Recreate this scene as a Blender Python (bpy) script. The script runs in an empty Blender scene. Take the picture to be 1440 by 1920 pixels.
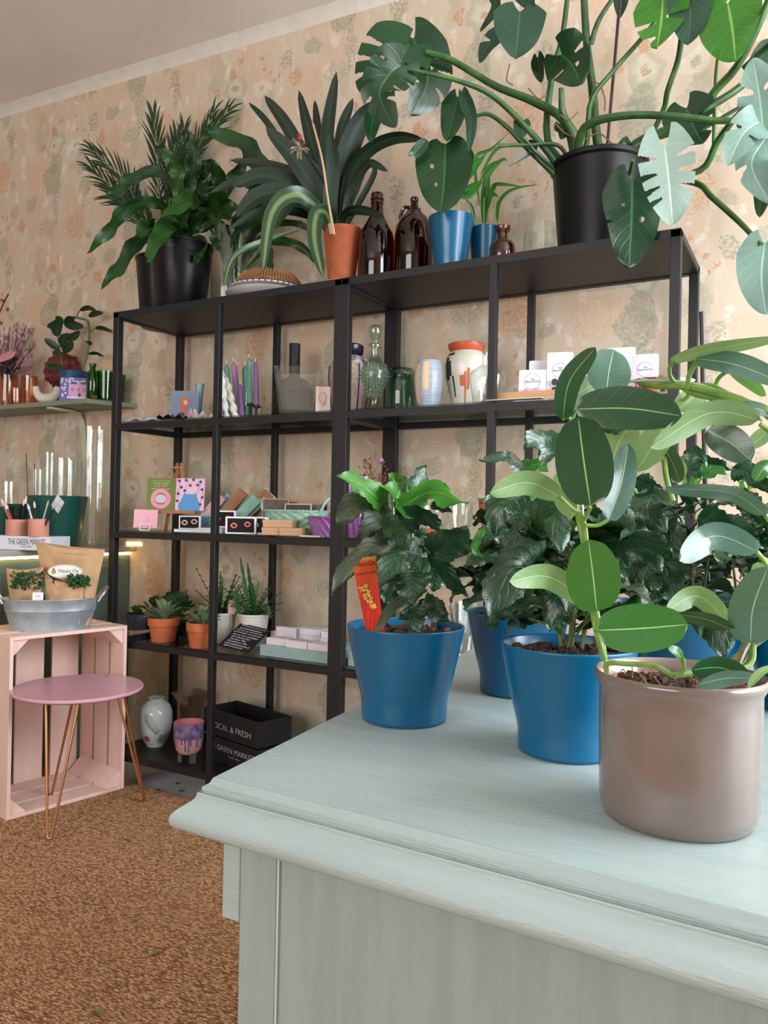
import bpy, math, random
from mathutils import Vector as V, Matrix, noise
SC = bpy.context.scene
COL = SC.collection
random.seed(7)
rnd = random.uniform
PI = math.pi

# ------------------------------------------------------------------ camera, world, lights, exposure
F_PX = 1486.0
CAM = V((2.316, -2.089, 1.0137))
YAW, PITCH, ROLL = .5033, .0045, .0197
_F = V((-math.sin(YAW)*math.cos(PITCH), math.cos(YAW)*math.cos(PITCH), math.sin(PITCH)))
_r0 = V((math.cos(YAW), math.sin(YAW), 0)); _u0 = _r0.cross(_F)
_R = _r0*math.cos(ROLL) + _u0*math.sin(ROLL)
_U = -_r0*math.sin(ROLL) + _u0*math.cos(ROLL)
cd = bpy.data.cameras.new('camera'); cam = bpy.data.objects.new('camera', cd); COL.objects.link(cam)
cam.matrix_world = Matrix((( _R.x, _U.x, -_F.x, CAM.x), (_R.y, _U.y, -_F.y, CAM.y), (_R.z, _U.z, -_F.z, CAM.z), (0,0,0,1)))
cd.sensor_fit = 'VERTICAL'; cd.sensor_height = 36; cd.lens = 36*F_PX/1920; cd.clip_start = .02
SC.camera = cam
SC.view_settings.view_transform = 'Standard'; SC.view_settings.look = 'None'
SC.view_settings.gamma = 1; SC.view_settings.use_curve_mapping = False
SC.view_settings.exposure = 0.0
SC.cycles.transparent_max_bounces = 40; SC.cycles.max_bounces = 8

w = bpy.data.worlds.new('daylight'); SC.world = w; w.use_nodes = True
w.node_tree.nodes['Background'].inputs[0].default_value = (.80, .88, 1, 1)
w.node_tree.nodes['Background'].inputs[1].default_value = .9

def area(name, loc, target, sx, sy, power, color):
    l = bpy.data.lights.new(name, 'AREA'); l.shape = 'RECTANGLE'; l.size = sx; l.size_y = sy
    l.energy = power; l.color = color
    o = bpy.data.objects.new(name, l); COL.objects.link(o)
    o.location = loc; o.rotation_euler = (V(target)-V(loc)).to_track_quat('-Z', 'Y').to_euler()
    return o
area('window_daylight_right', (4.12, -.65, 1.75), (1.0, -.75, 1.45), 2.1, 1.8, 190, (.87, .935, 1))
area('fill_window_front', (1.1, -5.45, 1.75), (1.0, 0, 1.75), 3.0, 1.8, 112, (1, .98, .96))  # unseen second window behind the camera, added as weaker fill

# ------------------------------------------------------------------ pixel helpers (a pixel column or row cut by a real plane gives a place)
def ray(u, v): return _F + _R*((u-720)/F_PX) + _U*((960-v)/F_PX)
def at(u, v, X=None, Y=None, Z=None, D=None):
    d = ray(u, v)
    t = (X-CAM.x)/d.x if X is not None else (Y-CAM.y)/d.y if Y is not None else (Z-CAM.z)/d.z if Z is not None else D
    return CAM + d*t
def dep(P): return (P-CAM).dot(_F)
def colX(u, Y, Z):
    n = ray(u, 0).cross(ray(u, 1900))
    return CAM.x - (n.y*(Y-CAM.y) + n.z*(Z-CAM.z))/n.x
def rowZ(v, X, Y):
    n = ray(0, v).cross(ray(1440, v))
    return CAM.z - (n.x*(X-CAM.x) + n.y*(Y-CAM.y))/n.z
def fit(u, Y, z, wpx, vtop):
    X = colX(u, Y, z); P = V((X, Y, z))
    return P, wpx*dep(P)/F_PX/2, rowZ(vtop, X, Y)-z

# ------------------------------------------------------------------ materials
def lin(h):
    if not isinstance(h, str): return tuple(h)+(1,) if len(h) == 3 else h
    c = [int(h[i:i+2], 16)/255 for i in (0, 2, 4)]
    return tuple((x/12.92 if x < .04045 else ((x+.055)/1.055)**2.4) for x in c) + (1,)
MATS = {}
class NT:
    def __init__(s, m): s.t = m.node_tree; s.n = s.t.nodes
    def new(s, typ, **k):
        n = s.n.new(typ)
        for a, b in k.items(): setattr(n, a, b)
        return n
    def link(s, a, b): s.t.links.new(a, b)
    def inp(s, sock, v):
        if isinstance(v, bpy.types.NodeSocket): s.link(v, sock)
        else: sock.default_value = v
    def math(s, op, a, b=0.0, c=0.0, clamp=False):
        n = s.new('ShaderNodeMath', operation=op, use_clamp=clamp)
        for i, x in enumerate((a, b, c)): s.inp(n.inputs[i], x)
        return n.outputs[0]
    def mix(s, f, a, b):
        n = s.new('ShaderNodeMix', data_type='RGBA')
        s.inp(n.inputs[0], f); s.inp(n.inputs[6], a); s.inp(n.inputs[7], b)
        return n.outputs[2]
    def noise(s, scale, detail=3, vec=None, rough=.5):
        n = s.new('ShaderNodeTexNoise'); n.inputs['Scale'].default_value = scale
        n.inputs['Detail'].default_value = detail; n.inputs['Roughness'].default_value = rough
        if vec is not None: s.link(vec, n.inputs['Vector'])
        return n
    def sm(s, x, a, b):
        n = s.new('ShaderNodeMapRange', interpolation_type='SMOOTHSTEP')
        s.inp(n.inputs[0], x); n.inputs[1].default_value = a; n.inputs[2].default_value = b
        return n.outputs[0]
    def bump(s, h, strength, dist=.002):
        n = s.new('ShaderNodeBump'); n.inputs['Strength'].default_value = strength
        n.inputs['Distance'].default_value = dist; s.link(h, n.inputs['Height'])
        return n.outputs[0]
def M(name, col, rough=.5, metal=0, var=0, vscale=20, bump=0, bscale=200, coat=0, col2=None, trans=0, spec=.5, stretch=None, emit=None):
    if name in MATS: return MATS[name]
    m = bpy.data.materials.new(name); m.use_nodes = True; MATS[name] = m
    t = NT(m); b = t.n['Principled BSDF']
    b.inputs['Base Color'].default_value = lin(col); b.inputs['Roughness'].default_value = rough
    b.inputs['Metallic'].default_value = metal; b.inputs['Coat Weight'].default_value = coat
    b.inputs['Coat Roughness'].default_value = .12; b.inputs['Specular IOR Level'].default_value = spec
    co = t.new('ShaderNodeTexCoord').outputs['Object']
    if stretch:
        mp = t.new('ShaderNodeMapping'); mp.inputs['Scale'].default_value = stretch; t.link(co, mp.inputs[0]); co = mp.outputs[0]
    if var:
        c = lin(col); c2 = lin(col2) if col2 else tuple(x*(1-var) for x in c[:3])+(1,)
        n = t.noise(vscale, 4, co)
        t.link(t.mix(t.sm(n.outputs[0], .35, .68), c, c2), b.inputs['Base Color'])
    if bump:
        n = t.noise(bscale, 3, co); t.link(t.bump(n.outputs[0], bump), b.inputs['Normal'])
    if emit:
        b.inputs['Emission Color'].default_value = lin(emit[0]); b.inputs['Emission Strength'].default_value = emit[1]
    return m
def glass(name, tint, gl=1.0, dark=.55, rough=.02, refl=.0):
    if name in MATS: return MATS[name]
    m = bpy.data.materials.new(name); m.use_nodes = True; MATS[name] = m
    t = NT(m); t.n.remove(t.n['Principled BSDF']); out = t.n['Material Output']
    lw = t.new('ShaderNodeLayerWeight'); lw.inputs[0].default_value = .35
    tr = t.new('ShaderNodeBsdfTransparent'); c = lin(tint); c2 = tuple(x*dark for x in c[:3])+(1,)
    t.link(t.mix(t.math('POWER', lw.outputs['Facing'], 2.0), c, c2), tr.inputs[0])
    g = t.new('ShaderNodeBsdfGlossy'); g.inputs['Roughness'].default_value = rough; g.inputs[0].default_value = (1, 1, 1, 1)
    l2 = t.new('ShaderNodeLayerWeight'); l2.inputs[0].default_value = .5
    mx = t.new('ShaderNodeMixShader')
    t.link(t.math('MULTIPLY_ADD', t.math('POWER', l2.outputs['Facing'], 4.0), .6*gl, .045*gl+refl, clamp=True), mx.inputs[0]); t.link(tr.outputs[0], mx.inputs[1]); t.link(g.outputs[0], mx.inputs[2])
    t.link(mx.outputs[0], out.inputs[0])
    return m
def leafmat(name, top, top2, vein, back, rough=.35, nv=9, slope=1.6, vw=.5, tr=.25, bump=.5, mid=.022, midc=None, coat=0):
    """leaf surface: midrib and side veins drawn from the blade's own coordinates, paler underside"""
    if name in MATS: return MATS[name]
    m = bpy.data.materials.new(name); m.use_nodes = True; MATS[name] = m
    t = NT(m); b = t.n['Principled BSDF']
    uv = t.new('ShaderNodeUVMap'); uv.uv_map = 'blade'; sp = t.new('ShaderNodeSeparateXYZ'); t.link(uv.outputs[0], sp.inputs[0])
    u = t.math('FRACT', sp.outputs[0]); idn = t.math('FLOOR', sp.outputs[0])
    wn = t.new('ShaderNodeTexWhiteNoise', noise_dimensions='1D'); t.link(idn, wn.inputs['W'])
    a = t.math('ABSOLUTE', t.math('SUBTRACT', u, .5))
    mr = t.math('SUBTRACT', 1, t.sm(a, mid*.5, mid*1.3))
    s = t.math('FRACT', t.math('MULTIPLY_ADD', a, -slope*nv*.55, t.math('MULTIPLY', sp.outputs[1], nv)))
    sv = t.math('SUBTRACT', 1, t.sm(t.math('ABSOLUTE', t.math('SUBTRACT', s, .5)), .02, .10))
    n = t.noise(60, 3, t.new('ShaderNodeTexCoord').outputs['Object'])
    c = t.mix(t.math('MULTIPLY_ADD', n.outputs[0], .6, t.math('MULTIPLY_ADD', wn.outputs[0], .8, -.2), clamp=True), lin(top), lin(top2))
    c = t.mix(t.math('MULTIPLY', sv, vw), c, lin(vein)); c = t.mix(mr, c, lin(midc or vein))
    geo = t.new('ShaderNodeNewGeometry')
    cb = t.mix(t.math('MAXIMUM', t.math('MULTIPLY', sv, .5), mr), lin(back), tuple(min(1, x*1.25) for x in lin(back)[:3])+(1,))
    t.link(t.mix(geo.outputs['Backfacing'], c, cb), b.inputs['Base Color'])
    t.link(t.math('MULTIPLY_ADD', geo.outputs['Backfacing'], .3, rough), b.inputs['Roughness'])
    b.inputs['Coat Weight'].default_value = coat; b.inputs['Coat Roughness'].default_value = .15
    h = t.math('ADD', t.math('MULTIPLY', t.noise(120, 2).outputs[0], .3), t.math('SUBTRACT', 1, t.math('ADD', sv, mr)))
    t.link(t.bump(h, bump, .0015), b.inputs['Normal'])
    if tr:
        tl = t.new('ShaderNodeBsdfTranslucent'); t.link(t.mix(.5, lin(top2), lin(back)), tl.inputs[0])
        mx = t.new('ShaderNodeMixShader'); mx.inputs[0].default_value = tr
        t.link(b.outputs[0], mx.inputs[1]); t.link(tl.outputs[0], mx.inputs[2]); t.link(mx.outputs[0], t.n['Material Output'].inputs[0])
    return m

# ------------------------------------------------------------------ mesh building
UID = [0]
def crom(pts, n):
    """Catmull-Rom samples through the given points"""
    P = [V(p) for p in pts]
    if len(P) == 2: return [P[0].lerp(P[1], i/(n-1)) for i in range(n)]
    Q = [P[0]*2-P[1]] + P + [P[-1]*2-P[-2]]; out = []
    for i in range(n):
        x = i/(n-1)*(len(P)-1); k = min(int(x), len(P)-2); t = x-k
        a, b, c, d = Q[k:k+4]
        out.append(.5*((2*b)+(c-a)*t+(2*a-5*b+4*c-d)*t*t+(3*b-a-3*c+d)*t*t*t))
    return out
class MB:
    def __init__(s): s.v = []; s.f = []; s.uv = {}; s.m = []; s.mi = 0
    def face(s, idx, uvs=None):
        s.f.append(tuple(idx)); s.m.append(s.mi)
        if uvs: s.uv[len(s.f)-1] = uvs
    def box(s, c, size, rz=0, R=None, taper=0):
        c = V(c); x, y, z = [q/2 for q in size]; k = len(s.v)
        Rm = R or Matrix.Rotation(rz, 3, 'Z')
        for dz in (-1, 1):
            f = 1-taper if dz < 0 else 1
            for dx, dy in ((-1,-1),(1,-1),(1,1),(-1,1)): s.v.append(c + Rm @ V((dx*x*f, dy*y*f, dz*z)))
        for q in ((3,2,1,0),(4,5,6,7),(0,1,5,4),(1,2,6,5),(2,3,7,6),(3,0,4,7)): s.face([k+i for i in q])
        return s
    def bar(s, a, b, w, h=None):
        a = V(a); b = V(b); d = b-a; q = d.to_track_quat('Z', 'Y').to_matrix()
        return s.box((a+b)/2, (w, h or w, d.length), R=q)
    def grid(s, fn, nu, nv, cu=False, cv=False, flip=False):
        k = len(s.v); 
        for i in range(nu):
            for j in range(nv): s.v.append(V(fn(i/(nu if cu else nu-1), j/(nv if cv else nv-1))))
        for i in range(nu if cu else nu-1):
            for j in range(nv if cv else nv-1):
                a = k+i*nv+j; b = k+((i+1)%nu)*nv+j; c = k+((i+1)%nu)*nv+(j+1)%nv; d = k+i*nv+(j+1)%nv
                s.face((a,d,c,b) if flip else (a,b,c,d))
        return s
    def lathe(s, prof, c=(0,0,0), n=40, cap0=True, cap1=False, sx=1, sy=1, rf=None):
        c = V(c); m = len(prof); k = len(s.v)
        for r, z in prof:
            for j in range(n):
                a = 2*PI*j/n; q = r*(rf(a, z) if rf else 1)
                s.v.append(c+V((q*sx*math.cos(a), q*sy*math.sin(a), z)))
        for i in range(m-1):
            for j in range(n): s.face((k+i*n+j, k+i*n+(j+1)%n, k+(i+1)*n+(j+1)%n, k+(i+1)*n+j))
        if cap0: s.face([k+j for j in range(n)][::-1])
        if cap1: s.face([k+(m-1)*n+j for j in range(n)])
        return s
    def tube(s, pts, r, n=8, res=None, cap=True):
        if res: pts = crom(pts, res)
        P = [V(p) for p in pts]; k = len(s.v); m = len(P)
        rr = r if isinstance(r, (list, tuple)) else [r]*m
        if len(rr) != m: rr = [rr[min(len(rr)-1, int(i/(m-1)*(len(rr)-1)))]*(1-(i/(m-1)*(len(rr)-1)) % 1)+rr[min(len(rr)-1, int(i/(m-1)*(len(rr)-1))+1)]*((i/(m-1)*(len(rr)-1)) % 1) for i in range(m)]
        nn = None
        for i in range(m):
            T = (P[min(i+1, m-1)]-P[max(i-1, 0)])
            if T.length < 1e-9: T = V((0,0,1))
            T.normalize()
            if nn is None: nn = T.orthogonal().normalized()
            nn = (nn-T*nn.dot(T)); nn = nn.normalized() if nn.length > 1e-6 else T.orthogonal().normalized()
            B = T.cross(nn)
            for j in range(n):
                a = 2*PI*j/n; s.v.append(P[i]+(nn*math.cos(a)+B*math.sin(a))*rr[i])
        for i in range(m-1):
            for j in range(n): s.face((k+i*n+j, k+i*n+(j+1)%n, k+(i+1)*n+(j+1)%n, k+(i+1)*n+j))
        if cap:
            s.face([k+j for j in range(n)][::-1]); s.face([k+(m-1)*n+j for j in range(n)])
        return s
    def ball(s, c, r, n=12, sz=1, jit=0, sc=8):
        c = V(c)
        def fn(a, b):
            d = V((math.cos(2*PI*a)*math.sin(PI*b), math.sin(2*PI*a)*math.sin(PI*b), -math.cos(PI*b)*sz))
            q = r*(1+(jit*noise.noise((c+d*r)*sc/r*.25) if jit else 0)); return c+d*q
        return s.grid(fn, n, max(5, n//2+1), cu=True)
    def prism(s, poly, h, fr):
        """poly: 2D outline in frame fr=(origin,right,up), extruded h along the frame's normal"""
        o, r, u = [V(x) for x in fr]; nrm = r.cross(u).normalized(); k = len(s.v); n = len(poly)
        for q in (0, h):
            for x, y in poly: s.v.append(o+r*x+u*y+nrm*q)
        s.face([k+i for i in range(n)][::-1] if h > 0 else [k+i for i in range(n)])
        s.face([k+n+i for i in range(n)] if h > 0 else [k+n+i for i in range(n)][::-1])
        for i in range(n): s.face((k+i, k+(i+1)%n, k+n+(i+1)%n, k+n+i) if h > 0 else (k+i, k+n+i, k+n+(i+1)%n, k+(i+1)%n))
        return s
    def leaf(s, pts, w, nrm, prof, nt=12, ns=4, fold=.15, back=0, wave=0, wn=3, mask=None, sweep=0, serr=0, sn=8, cup=0):
        """a leaf blade along a centre line; prof(t) gives the half width, mask(t,s) cuts splits and holes"""
        UID[0] += 1; uid = UID[0] % 400
        C = crom(pts, nt+1) ; L = sum((C[i+1]-C[i]).length for i in range(nt)); k = len(s.v); W = 2*ns+1
        N0 = V(nrm).normalized()
        ph = rnd(0, 6)
        for i in range(nt+1):
            t = i/nt; T = (C[min(i+1, nt)]-C[max(i-1, 0)]).normalized()
            N = (N0-T*N0.dot(T)); N = N.normalized() if N.length > .05 else T.orthogonal().normalized()
            S = T.cross(N)
            h = prof(t)*w
            for j in range(-ns, ns+1):
                q = j/ns; aq = abs(q)
                hh = h*(1+serr*(((t*sn) % 1)-.5)*aq)
                p = C[i]+S*(hh*q*math.cos(fold))+N*(hh*aq*math.sin(fold)-cup*hh*aq*aq)
                if back: p -= T*(back*L*aq**1.5*(1-t)**3)
                if sweep: p += T*(sweep*hh*aq*(1-t))
                if wave: p += N*(wave*w*aq*aq*math.sin(wn*2*PI*t+ph+(1.5 if q > 0 else 0)))
                s.v.append(p)
        for i in range(nt):
            for j in range(2*ns):
                t = (i+.5)/nt; q = (j+.5)/ns-1
                if mask and mask(t, q): continue
                a = k+i*W+j
                U0 = uid+.001+.998*j/(2*ns); U1 = uid+.001+.998*(j+1)/(2*ns)
                s.face((a, a+1, a+W+1, a+W), [(U0, i/nt), (U1, i/nt), (U1, (i+1)/nt), (U0, (i+1)/nt)])
        return s
    def build(s, name, mats, parent=None, smooth=True, org=None, bevel=0, kind=None, label=None, sharp=40):
        me = bpy.data.meshes.new(name)
        if org is None: org = V((0,0,0))
        me.from_pydata([tuple(v-org) for v in s.v], [], s.f)
        if s.uv:
            uv = me.uv_layers.new(name='blade')
            for p in me.polygons:
                q = s.uv.get(p.index)
                if q:
                    for li, c in zip(p.loop_indices, q): uv.data[li].uv = c
        for m in (mats if isinstance(mats, (list, tuple)) else [mats]): me.materials.append(m)
        if isinstance(mats, (list, tuple)) and len(mats) > 1:
            for p, mi in zip(me.polygons, s.m): p.material_index = mi
        if smooth:
            for p in me.polygons: p.use_smooth = True
            if sharp < 180: me.set_sharp_from_angle(angle=math.radians(sharp))
        o = bpy.data.objects.new(name, me); COL.objects.link(o)
        if parent: o.parent = parent
        if bevel:
            b = o.modifiers.new('bevel', 'BEVEL'); b.width = bevel; b.segments = 2; b.limit_method = 'ANGLE'
        if kind: o['kind'] = kind
        if label: o['label'] = label
        return o
def thing(name, label, cat, loc=(0,0,0), rz=0, group=None):
    o = bpy.data.objects.new(name, None); COL.objects.link(o); o.location = loc; o.rotation_euler = (0, 0, rz)
    o.empty_display_size = .05; o['label'] = label; o['category'] = cat
    if group: o['group'] = group
    return o
def tag(o, label, cat, group=None):
    o['label'] = label; o['category'] = cat
    if group: o['group'] = group
    return o
def struct(o): o['kind'] = 'structure'; return o
def text(body, name, parent, fr, width, mat, org=None, thick=.0002, height=None):
    """lettering laid on a frame (origin=centre,right,up)"""
    c = bpy.data.curves.new(name, 'FONT'); c.body = body; c.align_x = 'CENTER'; c.align_y = 'CENTER'; c.size = 1; c.resolution_u = 3
    t = bpy.data.objects.new(name, c); me = bpy.data.meshes.new_from_object(t)
    xs = [v.co.x for v in me.vertices]; ys = [v.co.y for v in me.vertices]; sc = width/(max(xs)-min(xs)); sy = sc if not height else height/(max(ys)-min(ys))
    cx = (max(xs)+min(xs))/2; cy = (max(ys)+min(ys))/2
    o_, r, u = [V(x) for x in fr]; n = r.cross(u).normalized(); org = org or V((0,0,0))
    for v in me.vertices: v.co = o_+r*((v.co.x-cx)*sc)+u*((v.co.y-cy)*sy)+n*thick-org
    me.materials.append(mat); bpy.data.objects.remove(t)
    me.name = name; o = bpy.data.objects.new(name, me); COL.objects.link(o); o.parent = parent
    return o
def rrect(w, h, r=.004, n=4):
    out = []
    for cx, cy, a0 in ((w/2-r, h/2-r, 0), (-w/2+r, h/2-r, 90), (-w/2+r, -h/2+r, 180), (w/2-r, -h/2+r, 270)):
        for i in range(n+1):
            a = math.radians(a0+90*i/n); out.append((cx+r*math.cos(a), cy+r*math.sin(a)))
    return out
def circ(cx, cy, r, n=20, ry=None): return [(cx+r*math.cos(2*PI*i/n), cy+(ry or r)*math.sin(2*PI*i/n)) for i in range(n)]
def ringpoly(mb, fr, cx, cy, r, wd, h=.0003, n=30):
    o, R_, U_ = [V(x) for x in fr]; N = R_.cross(U_).normalized()
    mb.grid(lambda a, b: o+N*h+R_*(cx+(r+wd*(b-.5))*math.cos(2*PI*a))+U_*(cy+(r+wd*(b-.5))*math.sin(2*PI*a)), n, 2, cu=True)

# leaf outlines
P_oval = lambda t: .5*max(0, math.sin(PI*min(1, t**.92)))**.55
P_lance = lambda t: .5*(math.sin(PI*t**.7)**.9 if 0 < t < 1 else 0)
P_strap = lambda t: .5*(min(1, (.45+t*1.2))*(max(0, 1-t**5))**.6)
P_heart = lambda t: .5*(math.cos(PI/2*t**1.35)**.62 if t < 1 else 0)*(.30+.70*min(1, t/.24)**.5)
P_ovate = lambda t: .5*((math.sin(PI*min(1, t**.62)))**.75 if 0 < t < 1 else 0)
def splits(gaps, m=.35, w=.018, holes=()):
    """cuts of a split leaf: each gap opens from |s|=m to the margin"""
    def f(t, q):
        a = abs(q)
        for g in gaps:
            if (g > 0) != (q > 0): continue
            if a > m and abs(t-(abs(g)+.12*(a-m))) < w*(.6+1.6*(a-m)): return True
        for ht, hq, hr in holes:
            if (t-ht)**2+((q-hq)*.4)**2 < hr*hr: return True
        return False
    return f
def camn(P, axis=None, roll=0):
    """direction from a leaf towards the viewer's side of the room, turned about the leaf's own axis"""
    n = (CAM-P).normalized()
    if roll: n = Matrix.Rotation(math.radians(roll), 3, axis.normalized()) @ n
    return n
def pleaf(mb, px, D, wpx, roll=0, prof=P_oval, bend=0, **k):
    """leaf through pixel points px at distances D (a pair or a list), apparent width wpx"""
    n = len(px); Ds = [D[0]+(D[1]-D[0])*i/(n-1) for i in range(n)] if len(D) == 2 else D
    P = [at(u, v, D=d) for (u, v), d in zip(px, Ds)]
    ax = P[-1]-P[0]; nrm = camn(P[0], ax, roll)
    if bend and n == 2: P = [P[0], (P[0]+P[1])/2+(nrm-ax*(nrm.dot(ax)/ax.length_squared)).normalized()*ax.length*bend, P[1]]
    c = abs(math.cos(math.radians(roll))); w = wpx*sum(Ds)/len(Ds)/F_PX/max(.25, c)
    mb.leaf(P, w, nrm, prof, **k)
def pstem(mb, px, D, r, n=7, res=14):
    Ds = [D[0]+(D[1]-D[0])*i/(len(px)-1) for i in range(len(px))] if len(D) == 2 else D
    mb.tube([at(u, v, D=d) for (u, v), d in zip(px, Ds)], r, n=n, res=res)

# ------------------------------------------------------------------ shared materials
black = M('black powder coated steel', '0c0b0e', .5, bump=.05, bscale=400)
lamin = M('black brown laminate', '151314', .5, var=.2, vscale=8)
terra = M('terracotta', 'b8623a', .8, var=.2, vscale=30, bump=.1, bscale=150)
bpot = M('blue glazed pot', '00567c', .30, coat=.15, spec=.5)
soil_m = M('potting soil', '2b1b14', .95, var=.7, vscale=90, col2='5a4232', bump=.8, bscale=260)
plast = M('black plastic pot', '08080c', .36, spec=.3)
kraft = M('kraft paper', 'b9926c', .8, var=.12, vscale=25, bump=.3, bscale=60)
white_c = M('white card', 'e2e0e6', .6)
white_g = M('white glaze', 'dfe3e4', .15, coat=.5)
stem_m = M('green stem', '5f8438', .45, var=.3, vscale=40)
dstem = M('dark green stem', '1f4420', .4, var=.3, vscale=30, col2='3c6a2c')
clear = glass('clear glass', 'fbfdfc', 1.0, .85)
clearshelf = glass('shelf glass', 'dfeae6', .8, .5)
g_green = glass('green bottle glass', '7cc86c', 1.0, .5)
g_teal = glass('pale teal glass', 'eaf7f1', 1.3, .75, rough=.05)
g_brown = glass('amber bottle glass', 'a8683c', 1.2, .3)
g_pink = glass('peach pressed glass', 'f2d6c6', 1.2, .75, rough=.08)
copper = M('copper lacquered rod', 'c08a5e', .3, .9)
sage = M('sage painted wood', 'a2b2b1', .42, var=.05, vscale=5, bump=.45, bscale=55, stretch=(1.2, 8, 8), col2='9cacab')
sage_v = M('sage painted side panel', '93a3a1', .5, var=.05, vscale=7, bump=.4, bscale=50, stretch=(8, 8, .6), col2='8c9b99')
pinkw = M('pink painted wood', 'e6c6ba', .6, var=.07, vscale=7, bump=.15, bscale=80, stretch=(3, 3, 1))

# ------------------------------------------------------------------ wallpaper
def wallpaper():
    m = bpy.data.materials.new('floral wallpaper'); m.use_nodes = True; t = NT(m); b = t.n['Principled BSDF']
    b.inputs['Roughness'].default_value = .75; b.inputs['Specular IOR Level'].default_value = .25
    obj = t.new('ShaderNodeTexCoord').outputs['Object']
    sx = t.new('ShaderNodeSeparateXYZ'); t.link(obj, sx.inputs[0]); x0, z0 = sx.outputs[0], sx.outputs[2]
    cv = t.new('ShaderNodeCombineXYZ'); t.link(x0, cv.inputs[0]); t.link(z0, cv.inputs[1]); P0 = cv.outputs[0]
    n1 = t.noise(26, 4, P0, .6); n2 = t.noise(90, 2, P0)
    def off(n, k):
        v = t.new('ShaderNodeVectorMath', operation='SUBTRACT'); t.link(n.outputs['Color'], v.inputs[0]); v.inputs[1].default_value = (.5,.5,.5)
        s = t.new('ShaderNodeVectorMath', operation='SCALE'); t.link(v.outputs[0], s.inputs[0]); s.inputs['Scale'].default_value = k
        return s.outputs[0]
    def add(a, c):
        v = t.new('ShaderNodeVectorMath', operation='ADD'); t.link(a, v.inputs[0]); t.link(c, v.inputs[1]); return v.outputs[0]
    n0 = t.noise(11, 2, P0)
    P = add(add(add(P0, off(n1, .055)), off(n2, .02)), off(n0, .06))
    sp = t.new('ShaderNodeSeparateXYZ'); t.link(P, sp.inputs[0]); px, pz = sp.outputs[0], sp.outputs[1]
    # node group giving the distance to one motif of the repeat (.535 wide, .641 high, half drop)
    g = bpy.data.node_groups.new('repeat distance', 'ShaderNodeTree')
    for nm in ('x', 'z', 'cx', 'cz', 'rx', 'rz'): g.interface.new_socket(nm, in_out='INPUT', socket_type='NodeSocketFloat')
    for nm in ('d', 'lx', 'lz'): g.interface.new_socket(nm, in_out='OUTPUT', socket_type='NodeSocketFloat')
    class G(NT):
        def __init__(s): s.t = g; s.n = g.nodes
    q = G(); gi = q.new('NodeGroupInput'); go = q.new('NodeGroupOutput')
    TW, TH = .535, .641
    dx = q.math('SUBTRACT', gi.outputs[0], gi.outputs[2]); c = q.math('FLOOR', q.math('MULTIPLY_ADD', dx, 1/TW, .5))
    lx = q.math('MULTIPLY_ADD', c, -TW, dx)
    dz = q.math('MULTIPLY_ADD', c, -TH/2, q.math('SUBTRACT', gi.outputs[1], gi.outputs[3]))
    lz = q.math('MULTIPLY_ADD', q.math('FLOOR', q.math('MULTIPLY_ADD', dz, 1/TH, .5)), -TH, dz)
    ex = q.math('DIVIDE', lx, gi.outputs[4]); ez = q.math('DIVIDE', lz, gi.outputs[5])
    q.link(q.math('SQRT', q.math('ADD', q.math('MULTIPLY', ex, ex), q.math('MULTIPLY', ez, ez))), go.inputs[0]); q.link(lx, go.inputs[1]); q.link(lz, go.inputs[2])
    def dist(cx, cz, rx, rz):
        n = t.new('ShaderNodeGroup'); n.node_tree = g; t.link(px, n.inputs[0]); t.link(pz, n.inputs[1])
        for i, k in enumerate((cx-.847, cz+2.719, rx, rz)): n.inputs[2+i].default_value = k
        return n
    big = t.noise(5, 3, P0); mp = t.new('ShaderNodeMapping'); mp.inputs['Scale'].default_value = (30, 9, 1); t.link(P0, mp.inputs[0])
    brush = t.noise(1, 4, mp.outputs[0], .65)
    col = t.mix(t.sm(big.outputs[0], .38, .62), lin('ccb39b'), lin('cabaa6'))
    col = t.mix(t.math('MULTIPLY', t.sm(brush.outputs[0], .5, .68), .45), col, lin('dccbb9'))
    # pale petals scattered everywhere
    vo = t.new('ShaderNodeTexVoronoi'); vo.inputs['Scale'].default_value = 17; mp2 = t.new('ShaderNodeMapping'); mp2.inputs['Scale'].default_value = (1.25, .75, 1); mp2.inputs['Rotation'].default_value = (0, 0, .4)
    t.link(P, mp2.inputs[0]); t.link(mp2.outputs[0], vo.inputs['Vector'])
    sel = t.new('ShaderNodeSeparateXYZ'); t.link(vo.outputs['Color'], sel.inputs[0])
    pf = t.math('MULTIPLY', t.math('SUBTRACT', 1, t.sm(vo.outputs['Distance'], .22, .42)), t.sm(sel.outputs[0], .55, .6))
    col = t.mix(t.math('MULTIPLY', pf, .65), col, lin('dfd2c4'))
    pf2 = t.math('MULTIPLY', t.math('SUBTRACT', 1, t.sm(vo.outputs['Distance'], .25, .45)), t.math('SUBTRACT', 1, t.sm(sel.outputs[0], .16, .2)))
    col = t.mix(t.math('MULTIPLY', pf2, .4), col, lin('c4b49c'))
    tex = t.math('MULTIPLY_ADD', t.sm(n2.outputs[0], .35, .65), .5, .5)
    GR, GD, OR, TN, WH = 'aca793', '9b9883', 'c08d68', 'b3a48a', 'd8cebf'
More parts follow.
